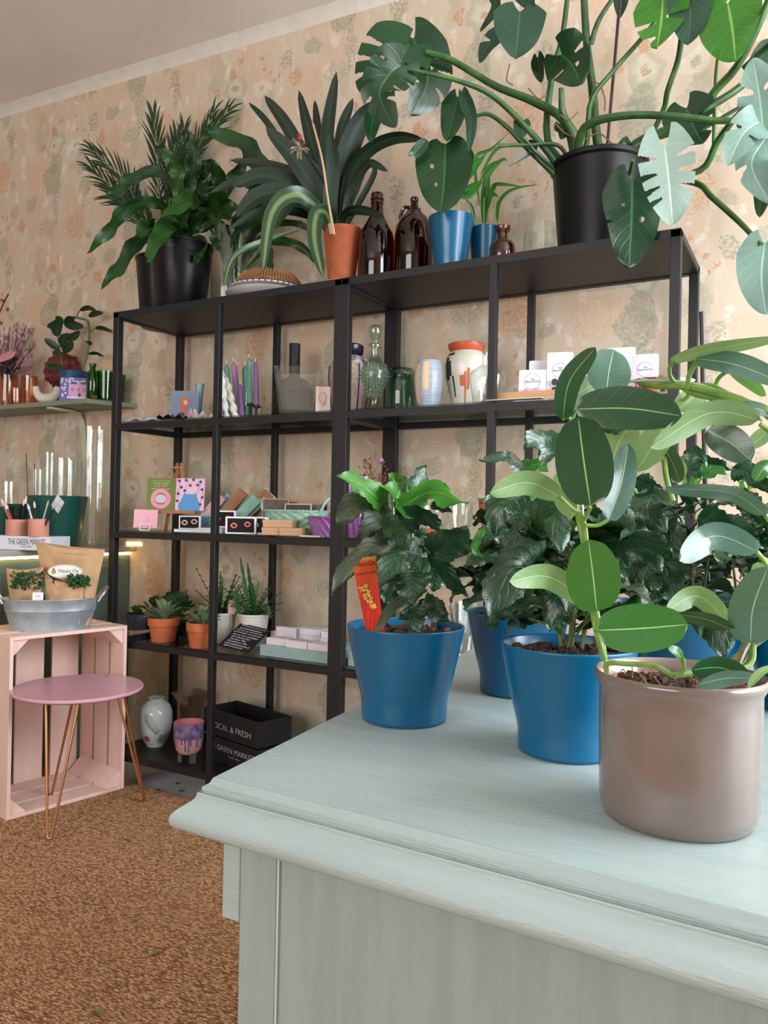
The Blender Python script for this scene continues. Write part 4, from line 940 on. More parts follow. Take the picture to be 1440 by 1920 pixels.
P = V((colX(1262, .12, z), .12, z)); lathe_thing('white_saucer', 'white saucer mostly hidden beside the rightmost black post', 'saucer', P, [(.03,.0),(.035,.03),(.055,.045),(.053,.046),(0,.035)], white_g)

# ---- level 3
z = LV[3]
P, r_, h_ = fit(272, .05, z, 44, 954)
t = thing('business_card_stand', 'pink business card in a small white wire stand at the left front', 'card stand', P, ang(P)*.7)
zc = .010; fr = upright(2*r_, h_-zc-.002, .15, 0, zc); card(t, 'card', 2*r_, h_-zc-.002, fr, M('pink card', 'e6a8b8', .6), r=.002)
for k in range(4): decal(t, 'print_line', [(-.0-.0+.002,.002-.005*k),(.016,.002-.005*k),(.016,.0028-.005*k),(.002,.0028-.005*k)], fr, M('mauve print', 'b0708a', .7))
MB().tube([(-.016,-.012,.002),(-.018,-.006,.020),(0,-.004,.022),(.018,-.006,.020),(.016,-.012,.002),(0,-.013,.001),(-.016,-.012,.002)], .0022, n=6, res=30).build('wire_stand', white_c, t)

P = V((colX(332, .17, z), .17, z)); s_ = dep(P)/F_PX
t = thing('tabletop_easel', 'small wooden easel holding two illustrated notebooks on third shelf', 'easel', P, ang(P)*.65)
ew = M('easel wood', 'a5683c', .5, var=.2, vscale=20); h1 = rowZ(868, P.x, P.y)-z
for nm, a, b, wd in (('leg', (-.035,-.03,0), (-.012,.0,h1*.85), .011), ('leg', (.035,-.03,0), (.014,.0,h1*.85), .011), ('rear_leg', (0,.10,0), (0,.0,h1*.9), .010), ('mast', (-.012,-.002,.06), (-.006,.004,h1), .010), ('mast', (.012,-.002,.06), (.010,.004,h1), .010)):
    MB().bar(a, b, wd, .008).build(nm, ew, t, smooth=False)
zl = rowZ(960, P.x, P.y-.03)-z
MB().box((0,-.035,zl), (78*s_, .03, .012)).build('ledge', ew, t, smooth=False, bevel=.001); MB().bar((-.02,-.002,h1*.93), (.022,-.002,h1*.93), .008).build('crossbar', ew, t, smooth=False)
zt = rowZ(896, P.x, P.y-.03); hb = zt-z-zl-.006
for sgn, lb, m in ((-1, 'olive notebook with a pink swim ring, left one on the easel', M('olive cover', '6d7a35', .6)), (1, 'pink notebook with a blue cat among dark dots, on the easel', M('light pink cover', 'e2b8cc', .6))):
    wb = 27.5*2*s_; base = P + Matrix.Rotation(ang(P)*.65, 3, 'Z') @ V((sgn*wb*.49, -.040, zl+.006))
    b = thing('notebook', lb, 'notebook', base, ang(P)*.65, 'notebooks on the easel'); fr = upright(wb*.97, hb, .12); card(b, 'cover', wb*.97, hb, fr, m, th=.006, r=.004)
    if sgn < 0:
        mb = MB(); ringpoly(mb, fr, 0, -.018, wb*.27, wb*.14, .0006); mb.build('swim_ring', M('pink ring print', 'e88fae', .6), b); decal(b, 'sleeping_cat', circ(0, -.018, wb*.19, ry=wb*.15), fr, M('grey cat print', 'c9c4c8', .6))
        for k, tx in enumerate(('I want a lot of things', 'to do today', 'but you know', 'what? Tomorrow!')): text(tx, 'lettering', b, (fr[0]+fr[2]*(hb*.40-.0095*k)-V((.002,0,0))+V((0,-.0004,0)), fr[1], fr[2]), wb*(.62-.1*(k % 3)), M('yellow print', 'd8cf90', .6))
    else:
        decal(b, 'blue_cat', [(-wb*.36,-hb*.5),(-wb*.38,-hb*.32),(-wb*.24,-hb*.08),(-wb*.20,hb*.06),(-wb*.1,.0+hb*.01),(wb*.12,hb*.01),(wb*.22,hb*.06),(wb*.24,-hb*.08),(wb*.36,-hb*.32),(wb*.34,-hb*.5)], fr, M('blue cat print', '4f8fc8', .6))
        for k in range(13): decal(b, 'dot', circ([-.38,-.15,.1,.34,-.3,.0,.25,.4,-.4,.42,-.42,.36,-.18][k]*wb, [.42,.44,.46,.40,.22,.28,.30,.16,.02,-.08,-.2,-.3,.12][k]*hb, wb*.05, 10), fr, M('indigo print', '3a3272', .6), .0008)
        for k in range(4):
            o_, r2, u2 = fr; x = (-.38, -.1, .3, .4)[k]*wb; y0, y1 = ((.42,-.1),(.44,.16),(.42,.05),(.2,-.35))[k]; n2 = r2.cross(u2)
            MB().tube([o_+r2*(x+.004*math.sin(q))+u2*(y0+(y1-y0)*q/6)*hb+n2*.0006 for q in range(7)], .0005, n=4).build('stem_print', MATS['indigo print'], b)

def jewel(u, Y, wpx, v0, v1, label, lips, tilt=.25, wh=True, zb=0, rot=.75):
    zz = z+zb; P = V((colX(u, Y, zz), Y, zz+.0005)); w_ = wpx*dep(P)/F_PX; h_ = rowZ(v0, P.x, Y)-P.z
    b = thing('earring_box', label, 'jewellery box', P, ang(P)*rot, 'earring boxes on the third shelf')
    Rx = Matrix.Rotation(-tilt*0, 3, 'X')
    lbox(b, 'box', (0, .012, h_/2), (w_, .022, h_), white_c, .0015); lbox(b, 'black_insert', (0, .0008, h_/2), (w_*.86, .003, h_*.82), M('black velvet insert', '0c0b0e', .9), .0005)
    if lips:
        for s in (-1, 1) if lips[1] == 2 else (0,):
            mb = MB(); c = V((s*w_*.22, -.002, h_*(.52+.04*s)))
            mb.grid(lambda a, q, c=c: c+V(((.0085+.0025*math.cos(2*PI*q))*math.cos(2*PI*a)*(1+.08*math.cos(4*PI*a)), .0025*math.sin(2*PI*q), (.0065+.0025*math.cos(2*PI*q))*math.sin(2*PI*a)*(1-.1*math.cos(4*PI*a))))*1.0, 24, 8, cu=True, cv=True)
            mb.build('lip_earring', M('lips '+lips[0], lips[0], .35), b)
    return b
jewel(355, .055, 40, 967, 992, 'open white box with small pink drop earrings left of centre upright', ('dcb0a4', 2), zb=.010)
jewel(418, .10, 46, 957, 982, 'open box with red lip earrings just behind the left middle upright', ('c8262c', 2), zb=.018)
jewel(451, .04, 58, 969, 1001, 'open white box with two coral lip earrings in front', ('e07468', 2))
jewel(480, .075, 42, 969, 1001, 'open box with a grey ring earring right of the coral lips', ('8a8a92', 1), rot=.3)
for u, Y, sz, dz, lb in ((352, .075, (.085,.05,.010), 0, 'flat white lid under the box of pink drop earrings'), (398, .085, (.095,.06,.017), 0, 'low white box under the red lip earrings')):
    P = V((colX(u, Y, z), Y, z)); b = thing('gift_box', lb, 'box', P, ang(P)*.5); lbox(b, 'box', (0,0,sz[2]/2), sz, white_c)
def woven(t, name, m, rx, ry, h, flare=1.15, rows=7, cols=34, amp=.0016, th=.004, braid=False):
    def fn(a, b):
        q = 1/flare+(1-1/flare)*b; i = math.sin(2*PI*a*cols/2+(PI if int(b*rows*.999) % 2 else 0)) if not braid else math.sin(2*PI*a*cols/2+b*9)
        rr = 1+amp/max(rx, .01)*i*3; return V((rx*q*rr*math.cos(2*PI*a), ry*q*rr*math.sin(2*PI*a), h*b+.0008*math.sin(b*rows*2*PI)))
    mb = MB(); mb.grid(fn, 160, rows*5, cu=True); mb.build(name, m, t, sharp=180)
    MB().lathe([(rx/flare, .0005), (rx/flare, .003), (0, .003)], n=40, sy=ry/rx).build('base', m, t)
    mb = MB()
    for k in (0, PI):
        mb.tube([((rx+.0015*math.cos(a*cols/1.5+k))*math.cos(a), (ry+.0015*math.cos(a*cols/1.5+k))*math.sin(a), h+.0025*math.sin(a*cols/1.5+k)) for a in [2*PI*i/160 for i in range(161)]], .0026, n=5, cap=False)
    mb.build('braided_rim', m, t)
P = V((colX(418, .21, z), .21, z)); t = thing('woven_basket', 'sky blue woven basket behind the earring boxes', 'basket', P)
woven(t, 'body', M('sky blue straw', '7fb0cc', .7, var=.2, vscale=90), .115, .075, .055)
P0 = P
for i, (u0, u1, vt, vb, dY, m, lb) in enumerate(((372, 412, 930, 962, -.0, 'c8a0a0', 'pink edged wooden frame leaning at the left of blue basket'), (402, 452, 921, 960, .02, 'a8683c', 'brown wooden frame leaning highest in the blue basket'), (430, 478, 934, 962, -.03, '8fbfae', 'mint edged frame leaning to the right in the blue basket'),
        (450, 500, 924, 960, .035, 'a06238', 'brown wooden frame leaning at the right of the blue basket'), (390, 430, 930, 958, .05, '9cc0cc', 'pale blue edged frame leaning between the brown ones'))):
    Y = .21+dY; P = V((colX((u0+u1)/2, Y, z), Y, z+.02)); s_ = dep(P)/F_PX; w_ = (u1-u0)*s_*1.1; hh = rowZ(vt, P.x, Y)-P.z
    b = thing('small_frame', lb, 'picture frame', P, ang(P)*.4, 'frames in the blue basket'); q = M('frame '+m, m, .55, var=.2, vscale=25)
    a_ = V((-w_/2, 0, 0)); c_ = V((w_/2, .01, hh)); MB().bar(a_, c_, .014, .04).build('frame_side', q, b, smooth=False, bevel=.001); MB().bar(a_+V((.010,.015,0)), c_+V((.010,.02,-.008)), .010, .03).build('back_board', M('light board', 'b9c4c8', .6), b, smooth=False)
P = V((colX(554, .18, z), .18, z)); s_ = dep(P)/F_PX; t = thing('woven_basket', 'mint green woven basket filled with framed cards', 'basket', P)
woven(t, 'body', M('mint straw', '9fcab4', .7, var=.15, vscale=90), 66*s_, .075, rowZ(958, P.x, .12)-z, flare=1.25)
hb = rowZ(958, P.x, .12)-z
for s in (-1, 1): MB().tube([(s*66*s_,-.03,hb),(s*(66*s_+.012),-.02,hb+.03),(s*(66*s_+.018),0,hb+.045),(s*(66*s_+.012),.02,hb+.03),(s*66*s_,.03,hb)], .004, n=7, res=20).build('handle', MATS['mint straw'], t)
for i, (u0, u1, vt, dY, cc, ci, lb) in enumerate(((488, 540, 934, -.02, 'a9805c', '4c4038', 'framed dark landscape card at the left of the mint basket'), (530, 583, 944, -.04, 'c9a884', '060608', 'framed black card at the front of the mint basket'), (560, 606, 944, .0, '8c7460', '6a5a50', 'brown framed card at the right of the mint basket'),
        (500, 560, 938, .03, 'a88058', '7a5c44', 'wooden framed card at the back of the mint basket'), (588, 612, 943, .03, '9c6e4a', '5a4030', 'narrow wooden framed card at the right end of the mint basket'))):
    Y = .18+dY; P = V((colX((u0+u1)/2, Y, z), Y, z+.012)); w_ = (u1-u0)*dep(P)/F_PX; hh = rowZ(vt, P.x, Y)-P.z
    b = thing('framed_card', lb, 'framed card', P, ang(P)*.5, 'framed cards in the mint basket'); fr = upright(w_, hh, .1); card(b, 'frame', w_, hh, fr, M('frame '+cc, cc, .6), th=.004, r=.001)
    decal(b, 'picture', rrect(w_*.9, hh*.92, .001), fr, M('pic '+ci, ci, .5, var=.6, vscale=30))
kb = M('kraft box', 'c49a74', .7, var=.08, vscale=10)
for u, v0, wpx, Y, zb, lb in ((513, 988, 44, .045, 0, 'kraft gift box, lower left of the three stacked'), (546, 988, 44, .055, 0, 'kraft gift box, lower right of the three stacked'), (521, 974, 58, .05, .026, 'kraft gift box lying on top of the two others')):
    P = V((colX(u, Y, z+zb), Y, z+zb+.0005)); w_ = wpx*dep(P)/F_PX; b = thing('kraft_box', lb, 'box', P, ang(P)*.4, 'kraft gift boxes on the third shelf'); lbox(b, 'box', (0,.02,.0125), (w_,.055,.025), kb)
    lbox(b, 'lid', (0,.02,.019), (w_+.002,.057,.0125), kb)
P = V((colX(628, .14, z), .14, z)); s_ = dep(P)/F_PX; t = thing('woven_basket', 'purple braided basket behind the paired uprights', 'basket', P)
woven(t, 'body', M('purple straw', 'a065a4', .6, var=.3, vscale=80), 52*s_, .07, rowZ(970, P.x, .08)-z, flare=1.3, rows=4, cols=40, amp=.003, braid=True)
P = V((colX(585, .03, z), .03, z)); t = thing('folded_leaflet', 'cream folded leaflet lying flat beside the kraft boxes', 'leaflet', P, .2); lbox(t, 'paper', (0,0,.002), (.07,.04,.004), M('cream paper', 'c9bcae', .7), 0)

# right unit, level 3
P = V((colX(666, .24, z), .24, z)); hh = rowZ(892, P.x, .24)-z; w_ = 42*dep(P)/F_PX
t = thing('flower_frame', 'upright glass frame with pressed purple flowers beside the purple basket', 'picture frame', P, ang(P)*.4); fr = upright(w_, hh, .06)
MB().prism(rrect(w_, hh, .002), -.003, fr).build('glass_pane', glass('frame glass', 'd8dce8', 1, .8), t, smooth=False)
for k in range(5): decal(t, 'pressed_petal', circ(rnd(-.25,.1)*w_, rnd(-.3,.3)*hh, .012, 10, ry=.02), fr, M('pressed purple', '8a74a8', .7), .0004+.0003*k)
P = V((colX(700, .2, z), .2, z)); t = thing('dried_flower_sprig', 'dried sprig with tiny red blossoms in a slim glass behind the left hibiscus', 'dried flowers', P)
MB().lathe([(.018,0),(.022,.07),(.012,.10),(.015,.12),(.013,.12),(.010,.10),(.020,.07),(.016,.004),(0,.004)], n=20, cap0=False).build('bottle', clear, t)
mb = MB(); fl = MB()
for k in range(16):
    tip = at(rnd(676, 726), rnd(866, 905), Y=.2+rnd(-.03,.03)); mb.tube([P+V((0,0,.02)), P+V((0,0,.14)), tip], .0010, n=4, res=8)
    for q in range(5): fl.ball(tip+V((rnd(-.014,.014), rnd(-.01,.01), rnd(-.02,.012))), rnd(.002,.004), n=5)
mb.build('stems', M('dry twig', '6a4a3a', .8), t, org=P); fl.build('blossoms', M('dried red blossom', '9c3a34', .7), t, org=P)
MB().ball(at(714, 864, Y=.2), .010).build('lilac_ball', M('lilac ball', 'b4a4d0', .5), t, org=P)
for u, wpx, vt, Y, lb in ((748, 46, 925, .16, 'clear glass bowl with thick rim behind the left hibiscus'), (812, 60, 948, .12, 'low wide glass bowl behind the left hibiscus'), (862, 50, 940, .22, 'clear glass bowl at the back between the hibiscus plants')):
    P, r_, h_ = fit(u, Y, z, wpx, vt); lathe_thing('glass_bowl', lb, 'bowl', P, [(r_*.5,0),(r_*.9,h_*.5),(r_,h_),(r_*.94,h_),(r_*.84,h_*.5),(r_*.45,.006),(0,.006)], clear, part='glass_body', n=30)
P, r_, h_ = fit(775, .06, z, 84, 990); lathe_thing('terracotta_dish', 'shallow terracotta coloured dish glimpsed through the left hibiscus leaves', 'dish', P, [(r_*.7,0),(r_,h_),(r_*.93,h_),(r_*.65,.006),(0,.006)], terra, part='dish')
P, r_, h_ = fit(925, .12, z, 60, 935); lathe_thing('wooden_bowl', 'orange brown bowl at the third shelf behind the back hibiscus', 'bowl', P, [(r_*.5,0),(r_*.9,h_*.6),(r_,h_),(r_*.92,h_),(r_*.8,h_*.6),(0,.01)], M('orange brown wood', 'b06a44', .5), part='bowl')

# ---- level 4
z = LV[4]
def small_plant(P, kind, t, H, W, m, n=26, stemh=.0, seed=1):
    rs = random.Random(seed); mb = MB(); st = MB(); c0 = V((0,0,stemh))
    for i in range(n):
        a = rs.uniform(0, 2*PI); el = rs.uniform(.1, 1.35) if kind != 'fern' else rs.uniform(.3, 1.45)
        d = V((math.cos(a)*math.cos(el), math.sin(a)*math.cos(el), math.sin(el)))
        L = W*rs.uniform(.6, 1.05)*(math.cos(el)**.5)+H*math.sin(el)*rs.uniform(.5, 1)
        if kind == 'haworthia':
            b = c0+V((d.x*.01, d.y*.01, 0)); mb.leaf([b, b+d*L*.5+V((0,0,.006)), b+d*L], W*.42, V((0,0,1))-d*.3, P_oval, nt=6, ns=2, fold=.35)
        elif kind == 'round':
            b = c0+d*L*.75; st.tube([c0, c0+d*L*.4+V((0,0,.01)), b], .0014, n=4); mb.leaf([b, b+d*W*.3, b+d*W*.6-V((0,0,W*.1))], W*.5, V((d.x*.4,d.y*.4,1)), P_oval, nt=7, ns=3, fold=.1, cup=.15)
        else:
            k = 7; C = [c0+d*L*(q/k)+V((0,0,-.35*L*(q/k)**2*(1-math.sin(el)))) for q in range(k+1)]; st.tube(C, .0014, n=4)
            for q in range(1, k+1):
                for s in (-1, 1):
                    S = d.cross(V((0,0,1))).normalized()*s; e = (S+d*.4).normalized()*W*.22*(1.1-.6*q/k)
                    mb.leaf([C[q], C[q]+e*.5+V((0,0,.002)), C[q]+e], W*.10, V((0,0,1)), P_oval, nt=3, ns=1)
    if st.v: st.build('stems', dstem, t)
    mb.build('foliage', m, t)
m_h = leafmat('spotted succulent', '6f8460', '55704a', 'b8c8a8', '7a8c68', rough=.5, nv=8, slope=.3, vw=.6, tr=.05)
m_dk = leafmat('dark round leaf', '12301a', '2a5026', '2a4a2c', '3a5c36', rough=.35, vw=.2, tr=.05)
m_fern = leafmat('fern green', '1f5424', '3d7a36', '4a8040', '3a6a34', rough=.5, vw=0, tr=.15)
m_md = leafmat('mid green leaf', '2a6a2c', '3f8a38', '5a9a4c', '4a8040', rough=.45, vw=.2, tr=.15)
def smallpot(u, Y, wpx, vt, label, m, kind, ml_, H, W, rimh=.0, ratio=.75, n=26, seed=1, name='potted_plant', pot='terra'):
    P, r_, h_ = fit(u, Y, z, wpx, vt); t = thing(name, label, 'plant', P)
    if pot == 'terra': MB().lathe([(r_*ratio,0),(r_*.9,h_*.66),(r_,h_*.67),(r_,h_),(r_*.92,h_),(r_*.88,h_*.85),(0,h_*.85)], n=36).build('pot', m, t)
    else: MB().lathe([(r_*ratio,0),(r_*.97,h_*.93),(r_*1.0,h_*.94),(r_,h_),(r_*.93,h_),(r_*.9,h_*.85),(0,h_*.85)], n=36).build('pot', m, t)
    soil(t, r_*.86, h_*.86, chunks=4); small_plant(P, kind, t, H, W, ml_, n, h_*.88, seed); return t, P, r_, h_
smallpot(258, .22, 46, 1150, 'small green plant in a grey violet plastic pot, leftmost on the fourth shelf', M('grey violet plastic', '5a5a70', .5), 'haworthia', m_md, .03, .04, n=22, seed=2, pot='p')
smallpot(306, .07, 58, 1157, 'spotted succulent in a terracotta pot, left one of the pair', terra, 'haworthia', m_h, .055, .07, n=34, seed=3)
smallpot(378, .05, 58, 1166, 'spotted succulent in a terracotta pot beside the middle upright', terra, 'haworthia', m_h, .05, .06, n=34, seed=4)
smallpot(330, .24, 50, 1165, 'bushy plant with dark round leaves behind the terracotta pots', plast, 'round', m_dk, .10, .075, n=44, seed=5, pot='p')
smallpot(292, .27, 44, 1158, 'dark leaved plant behind the left terracotta pot', plast, 'round', m_dk, .08, .055, n=26, seed=15, pot='p')
wpot = M('white ceramic pot', 'd6d0ca', .3, var=.05, vscale=10, coat=.3)
smallpot(412, .17, 62, 1147, 'fern like cactus in a white pot with a pink tag, behind the upright', wpot, 'fern', m_fern, .15, .10, n=34, seed=6, pot='p')
t, P, r_, h_ = smallpot(474, .19, 60, 1150, 'tall fern like cactus in the white pot behind the black price sheet', wpot, 'fern', m_fern, .11, .09, n=30, seed=7, pot='p')
mb = MB()
for px, w in (([(470,1150),(462,1110),(450,1043)], 7), ([(478,1150),(470,1100),(464,1055)], 7), ([(475,1150),(476,1120),(468,1085)], 9), ([(470,1150),(440,1110),(452,1170),(436,1210)], 8), ([(480,1150),(500,1135),(508,1160)], 7)):
    pleaf(mb, px, (dep(P), dep(P)-.02), w, prof=lambda q: P_strap(q)*(1+.25*math.sin(q*40)), nt=24, ns=1)
mb.build('tall_fronds', m_fern, t, org=P)
P = V((colX(414, .10, z), .10, z)); zz = rowZ(1152, P.x, .12)-z; t = thing('plant_tag', 'pink price tag on a stick in the white fern pot', 'tag', P+V((0,.055,zz)), ang(P)*.6)
fr = upright(.035, .045, .0, 0, .0); card(t, 'tag', .026, .05, fr, M('pink tag', 'd8b0a4', .7), r=.001); MB().box((0,.001,-.03), (.003,.001,.05)).build('stick', M('tag stick', 'c8b8a8', .6), t, smooth=False)

q = [at(u, v, Y=y) for (u, v), y in (((414,1212),.03), ((471,1227),.03), ((505,1177),.14), ((443,1168),.14))]
c0 = q[0]; rv = (q[1]-q[0]); uv_ = (q[3]-q[0]); wv, hv = rv.length, uv_.length; rv.normalize(); uv_ = (uv_-rv*uv_.dot(rv)).normalized(); sh = (q[3]-q[0]).dot(rv)
cen = (q[0]+q[1]+q[2]+q[3])/4; t = thing('price_sheet', 'black sheet with white handwriting leaning on the pale blue box', 'sign', V((cen.x, cen.y, z+.001)))
fr = (cen-t.location, rv, uv_); card(t, 'sheet', wv, hv, fr, M('black card', '16161a', .6), r=.001)
wi = M('white chalk ink', 'dcdce0', .7)
for k, (tx, ww, dx) in enumerate((('Tuotteeni on juuri', .8, 0), ('luonnonkukista', .72, -.02), ('tehty ja kuivattu', .88, 0), ('prässätty suomessa', .88, 0), ('koru on uniikki', .8, 0), ('Korvakorut 25e', .6, -.08), ('Sormus 29e', .5, -.1), ('Kaulakoru 39e', .62, -.05), ('www.elamaluonnossa.fi', .8, 0), ('@korupuoti', .6, -.06))):
    text(tx, 'lettering', t, (fr[0]+fr[2]*(hv*(.42-.093*k))+fr[1]*dx*wv+rv.cross(uv_)*.0004, fr[1], fr[2]), wv*ww, wi, height=hv*.055)
bb = M('pale blue book cloth', '8fa6a6', .7, var=.08, vscale=60)
def flatbox(name, label, u0, u1, Y0, Y1, v_top, zb, m, cat='box', group=None, rz=0):
    if name == 'jewellery_box' and zb > .06: zb = .0592
    zz = z+zb+.0005; X0 = colX(u0, Y0, zz); X1 = colX(u1, Y0, zz); hh = v_top if v_top < 1 else .0225
    b = thing(name, label, cat, V(((X0+X1)/2, (Y0+Y1)/2, zz)), rz, group); lbox(b, 'box', (0,0,hh/2), (X1-X0, Y1-Y0, hh), m)
    return b, X1-X0, Y1-Y0, hh
flatbox('display_box', 'large flat pale blue box carrying the white jewellery boxes, left unit', 487, 614, .03, .27, .0355, 0, bb)
flatbox('display_box', 'pale blue box at the left end of the right unit, fourth shelf', 652, 700, .04, .25, .0455, 0, bb)
hb = .0
for (u0, u1, Y0, Y1, vt, zb, lb) in ((499, 549, .045, .09, 1188, .036, 'open white box with a rust earring, front left on the pale blue box'), (536, 577, .035, .085, 1196, .036, 'open white box with a purple yellow earring, front middle'), (575, 620, .035, .085, 1200, .036, 'closed white box, front right on the pale blue box'),
        (553, 600, .16, .21, 1172, .036, 'lower white box of the middle back pair'), (600, 622, .14, .2, 1168, .036, 'lower white box of the right back stack'), (507, 520, .17, .20, 1164, .036, 'white box half hidden behind the standing box')):
    b, w_, d_, hh = flatbox('jewellery_box', lb, u0, u1, Y0, Y1, vt, zb, M('blush white box', 'd8cdd2', .5), 'jewellery box', 'white jewellery boxes')
    if 'open' in lb:
        lbox(b, 'tray_insert', (0,0,hh+.0005), (w_*.82, d_*.8, .001), M('lilac insert', 'c4b4c8', .8), 0); MB().ball((0,0,hh+.004), .007, n=8, sz=.5, jit=.4).build('earring', M('earring bits', 'a05a3a' if 'rust' in lb else '6a5a8a', .5, var=.6, vscale=200, col2='d8b040'), b)
flatbox('jewellery_box', 'open white box on top of the middle back pair', 553, 600, .16, .21, 1160, .062, MATS['blush white box'], 'jewellery box', 'white jewellery boxes')
flatbox('jewellery_box', 'white box on top of the right back stack', 601, 622, .14, .2, 1155, .064, MATS['blush white box'], 'jewellery box', 'white jewellery boxes')
b, w_, d_, hh = flatbox('jewellery_box', 'white box standing upright with purple lettering', 517, 549, .12, .14, .05, .036, MATS['blush white box'], 'jewellery box', 'white jewellery boxes')
text('luonnonkoru', 'lettering', b, (V((0,-d_/2,hh*.22)), V((1,0,0)), V((0,0,1))), w_*.7, M('purple ink', '7a3a6a', .6), thick=.0004)
for u, Y, lb in ((668, .18, 'blue and white paper butterfly standing on the right fourth shelf'),):
    P = V((colX(u, Y, z), Y, z+.058)); t = thing('paper_butterfly', lb, 'butterfly', P); bw = M('butterfly paper', '3c4c8c', .5, var=.9, vscale=70, col2='d8dce8')
    for s, nm in ((-1, 'wing'), (1, 'wing')): MB().leaf([(0,0,.0), (s*.01,-.01,.03), (s*.016,-.01,.062)], .03, V((s*.6,-1,0)), P_oval, nt=8, ns=3).build(nm, bw, t)
    MB().tube([(0,0,0),(0,0,.04)], .002, n=6).build('body', ink, t)
P, r_, h_ = fit(866, .12, z, 52, 1130)
t = thing('crystal_vase', 'sparkling cut glass vase on the fourth shelf between the blue pots', 'vase', P)
MB().lathe([(r_*.8,0),(r_*.8,.01),(r_*.6,h_*.3),(r_*.8,h_*.65),(r_,h_),(r_*.95,h_),(r_*.7,h_*.6),(.0,h_*.2)], n=24, rf=lambda a, zz: 1+.08*math.cos(12*a+zz*60)).build('glass_body', glass('cut crystal', 'e6ecec', 2.2, .3, refl=.12), t, sharp=10)

# ---- level 5 (bottom)
z = LV[5]
P, r_, h_ = fit(291, .15, z, 61, 1307)
t = thing('porcelain_vase', 'white porcelain vase painted with fern and pink flower on the bottom shelf', 'vase', P)
pr = [(r_*.55,0),(r_*.55,h_*.03),(r_*.72,h_*.10),(r_*.93,h_*.3),(r_,h_*.5),(r_*.99,h_*.7),(r_*.85,h_*.84),(r_*.55,h_*.93),(r_*.42,h_*.95),(r_*.42,h_*.96),(r_*.54,h_*.985),(r_*.54,h_),(r_*.4,h_)]
MB().lathe(pr, n=48).build('body', M('white porcelain', 'd3dcdc', .12, coat=.6), t, sharp=70)
va = math.atan2(CAM.y-P.y, CAM.x-P.x); mf = M('fern green painting', '5a8474', .4); mk = M('pink painting', 'b04a88', .4)
def prr(zz):
    for (ra, za), (rb, zb) in zip(pr, pr[1:]):
        if za <= zz <= zb: return ra+(rb-ra)*(zz-za)/(zb-za+1e-9)
    return r_
def onv(a, q, e=1.004): rr = prr(h_*q)*e; return V((rr*math.cos(va+a), rr*math.sin(va+a), h_*q))
mb = MB(); S = [(-.55,.72),(-.5,.60),(-.35,.48),(-.1,.38),(.1,.30)]
mb.tube([onv(*s) for s in S], .0011, n=4, res=20)
for i in range(14):
    f = i/13; a = -.55+.65*f**1.2; q_ = .70-.38*f**.8; L = .04+.24*math.sin(PI*(.15+.75*f))
    for s in (-1, 1): mb.tube([onv(a, q_), onv(a+s*L*.6, q_-.01+.03*(s > 0)), onv(a+s*L, q_+.02+.03*(s > 0))], .0012, n=4)
for k in range(16): a = .1+.9*k/16; mb.tube([onv(a, .12+.02*math.sin(k)), onv(a+.1, .18+.06*math.sin(k*1.7)), onv(a+.16, .2+.1*abs(math.sin(k)))], .0014, n=4)
mb.build('fern_painting', mf, t)
mb = MB()
for k in range(14): a = 2*PI*k/14; mb.tube([onv(-.62, .2), onv(-.62+.22*math.cos(a), .2+.06*math.sin(a))], .0024, n=4)
mb.build('flower_painting', mk, t)
P = V((colX(357, .27, z), .27, z)); s_ = dep(P)/F_PX; hh = rowZ(1297, P.x, P.y)-z
t = thing('square_crystal_vase', 'smoky square crystal vase with flared top behind the pink bowl', 'vase', P, math.radians(35))
mb = MB(); prq = [(20,0),(20,.02),(15,.06),(20,hh*.75),(32,hh),(30,hh),(18,hh*.75),(12,.07)]
mb.lathe([(a*s_*1.2, b) for a, b in prq], n=4); mb.build('glass_body', glass('smoky crystal', 'efe8e2', 1.8, .5, refl=.05), t, smooth=False, bevel=.002)
P, r_, h_ = fit(353, .07, z, 57, 1353)
t = thing('footed_bowl', 'pink pottery bowl with violet glaze drips standing on short legs', 'bowl', P)
pr = [(r_*.6,h_*.22),(r_*.8,h_*.3),(r_*.97,h_*.62),(r_*.98,h_*.78),(r_*.99,h_),(r_*.90,h_),(r_*.86,h_*.6),(r_*.5,h_*.32),(0,h_*.30)]
rings(t, pr, [('body', M('pink pottery', 'c98e90', .6, var=.3, vscale=18, col2='c0a090'), 0, 2), ('glaze_band', M('violet drip glaze', '51456e', .25, var=.5, vscale=40, col2='8a7a9c', coat=.5), 2, 4), ('inside', M('rose glaze', 'c87880', .3), 4, 8)])
va = math.atan2(CAM.y-P.y, CAM.x-P.x)
for k, (a, dz) in enumerate(((-1.1,.2),(-.5,.12),(-.25,.3),(0,.33),(.15,.15),(.6,.22),(1.1,.14),(-.8,.08))): patch(t, 'glaze_drip', [(r_*.6,h_*.22),(r_*.8,h_*.3),(r_*.97,h_*.62),(r_*.98,h_*.8)], va+a-.06, va+a+.06, h_*(.62-dz), h_*.66, MATS['violet drip glaze'], 1.012)
for k in range(3): a = va+k*2*PI/3+.5; MB().box((r_*.55*math.cos(a), r_*.55*math.sin(a), h_*.13), (.014,.02,h_*.26), rz=a).build('foot', M('grey slip', '4a4a50', .5), t, smooth=False)
a0, b0_ = at(375, 1400, Z=z), None
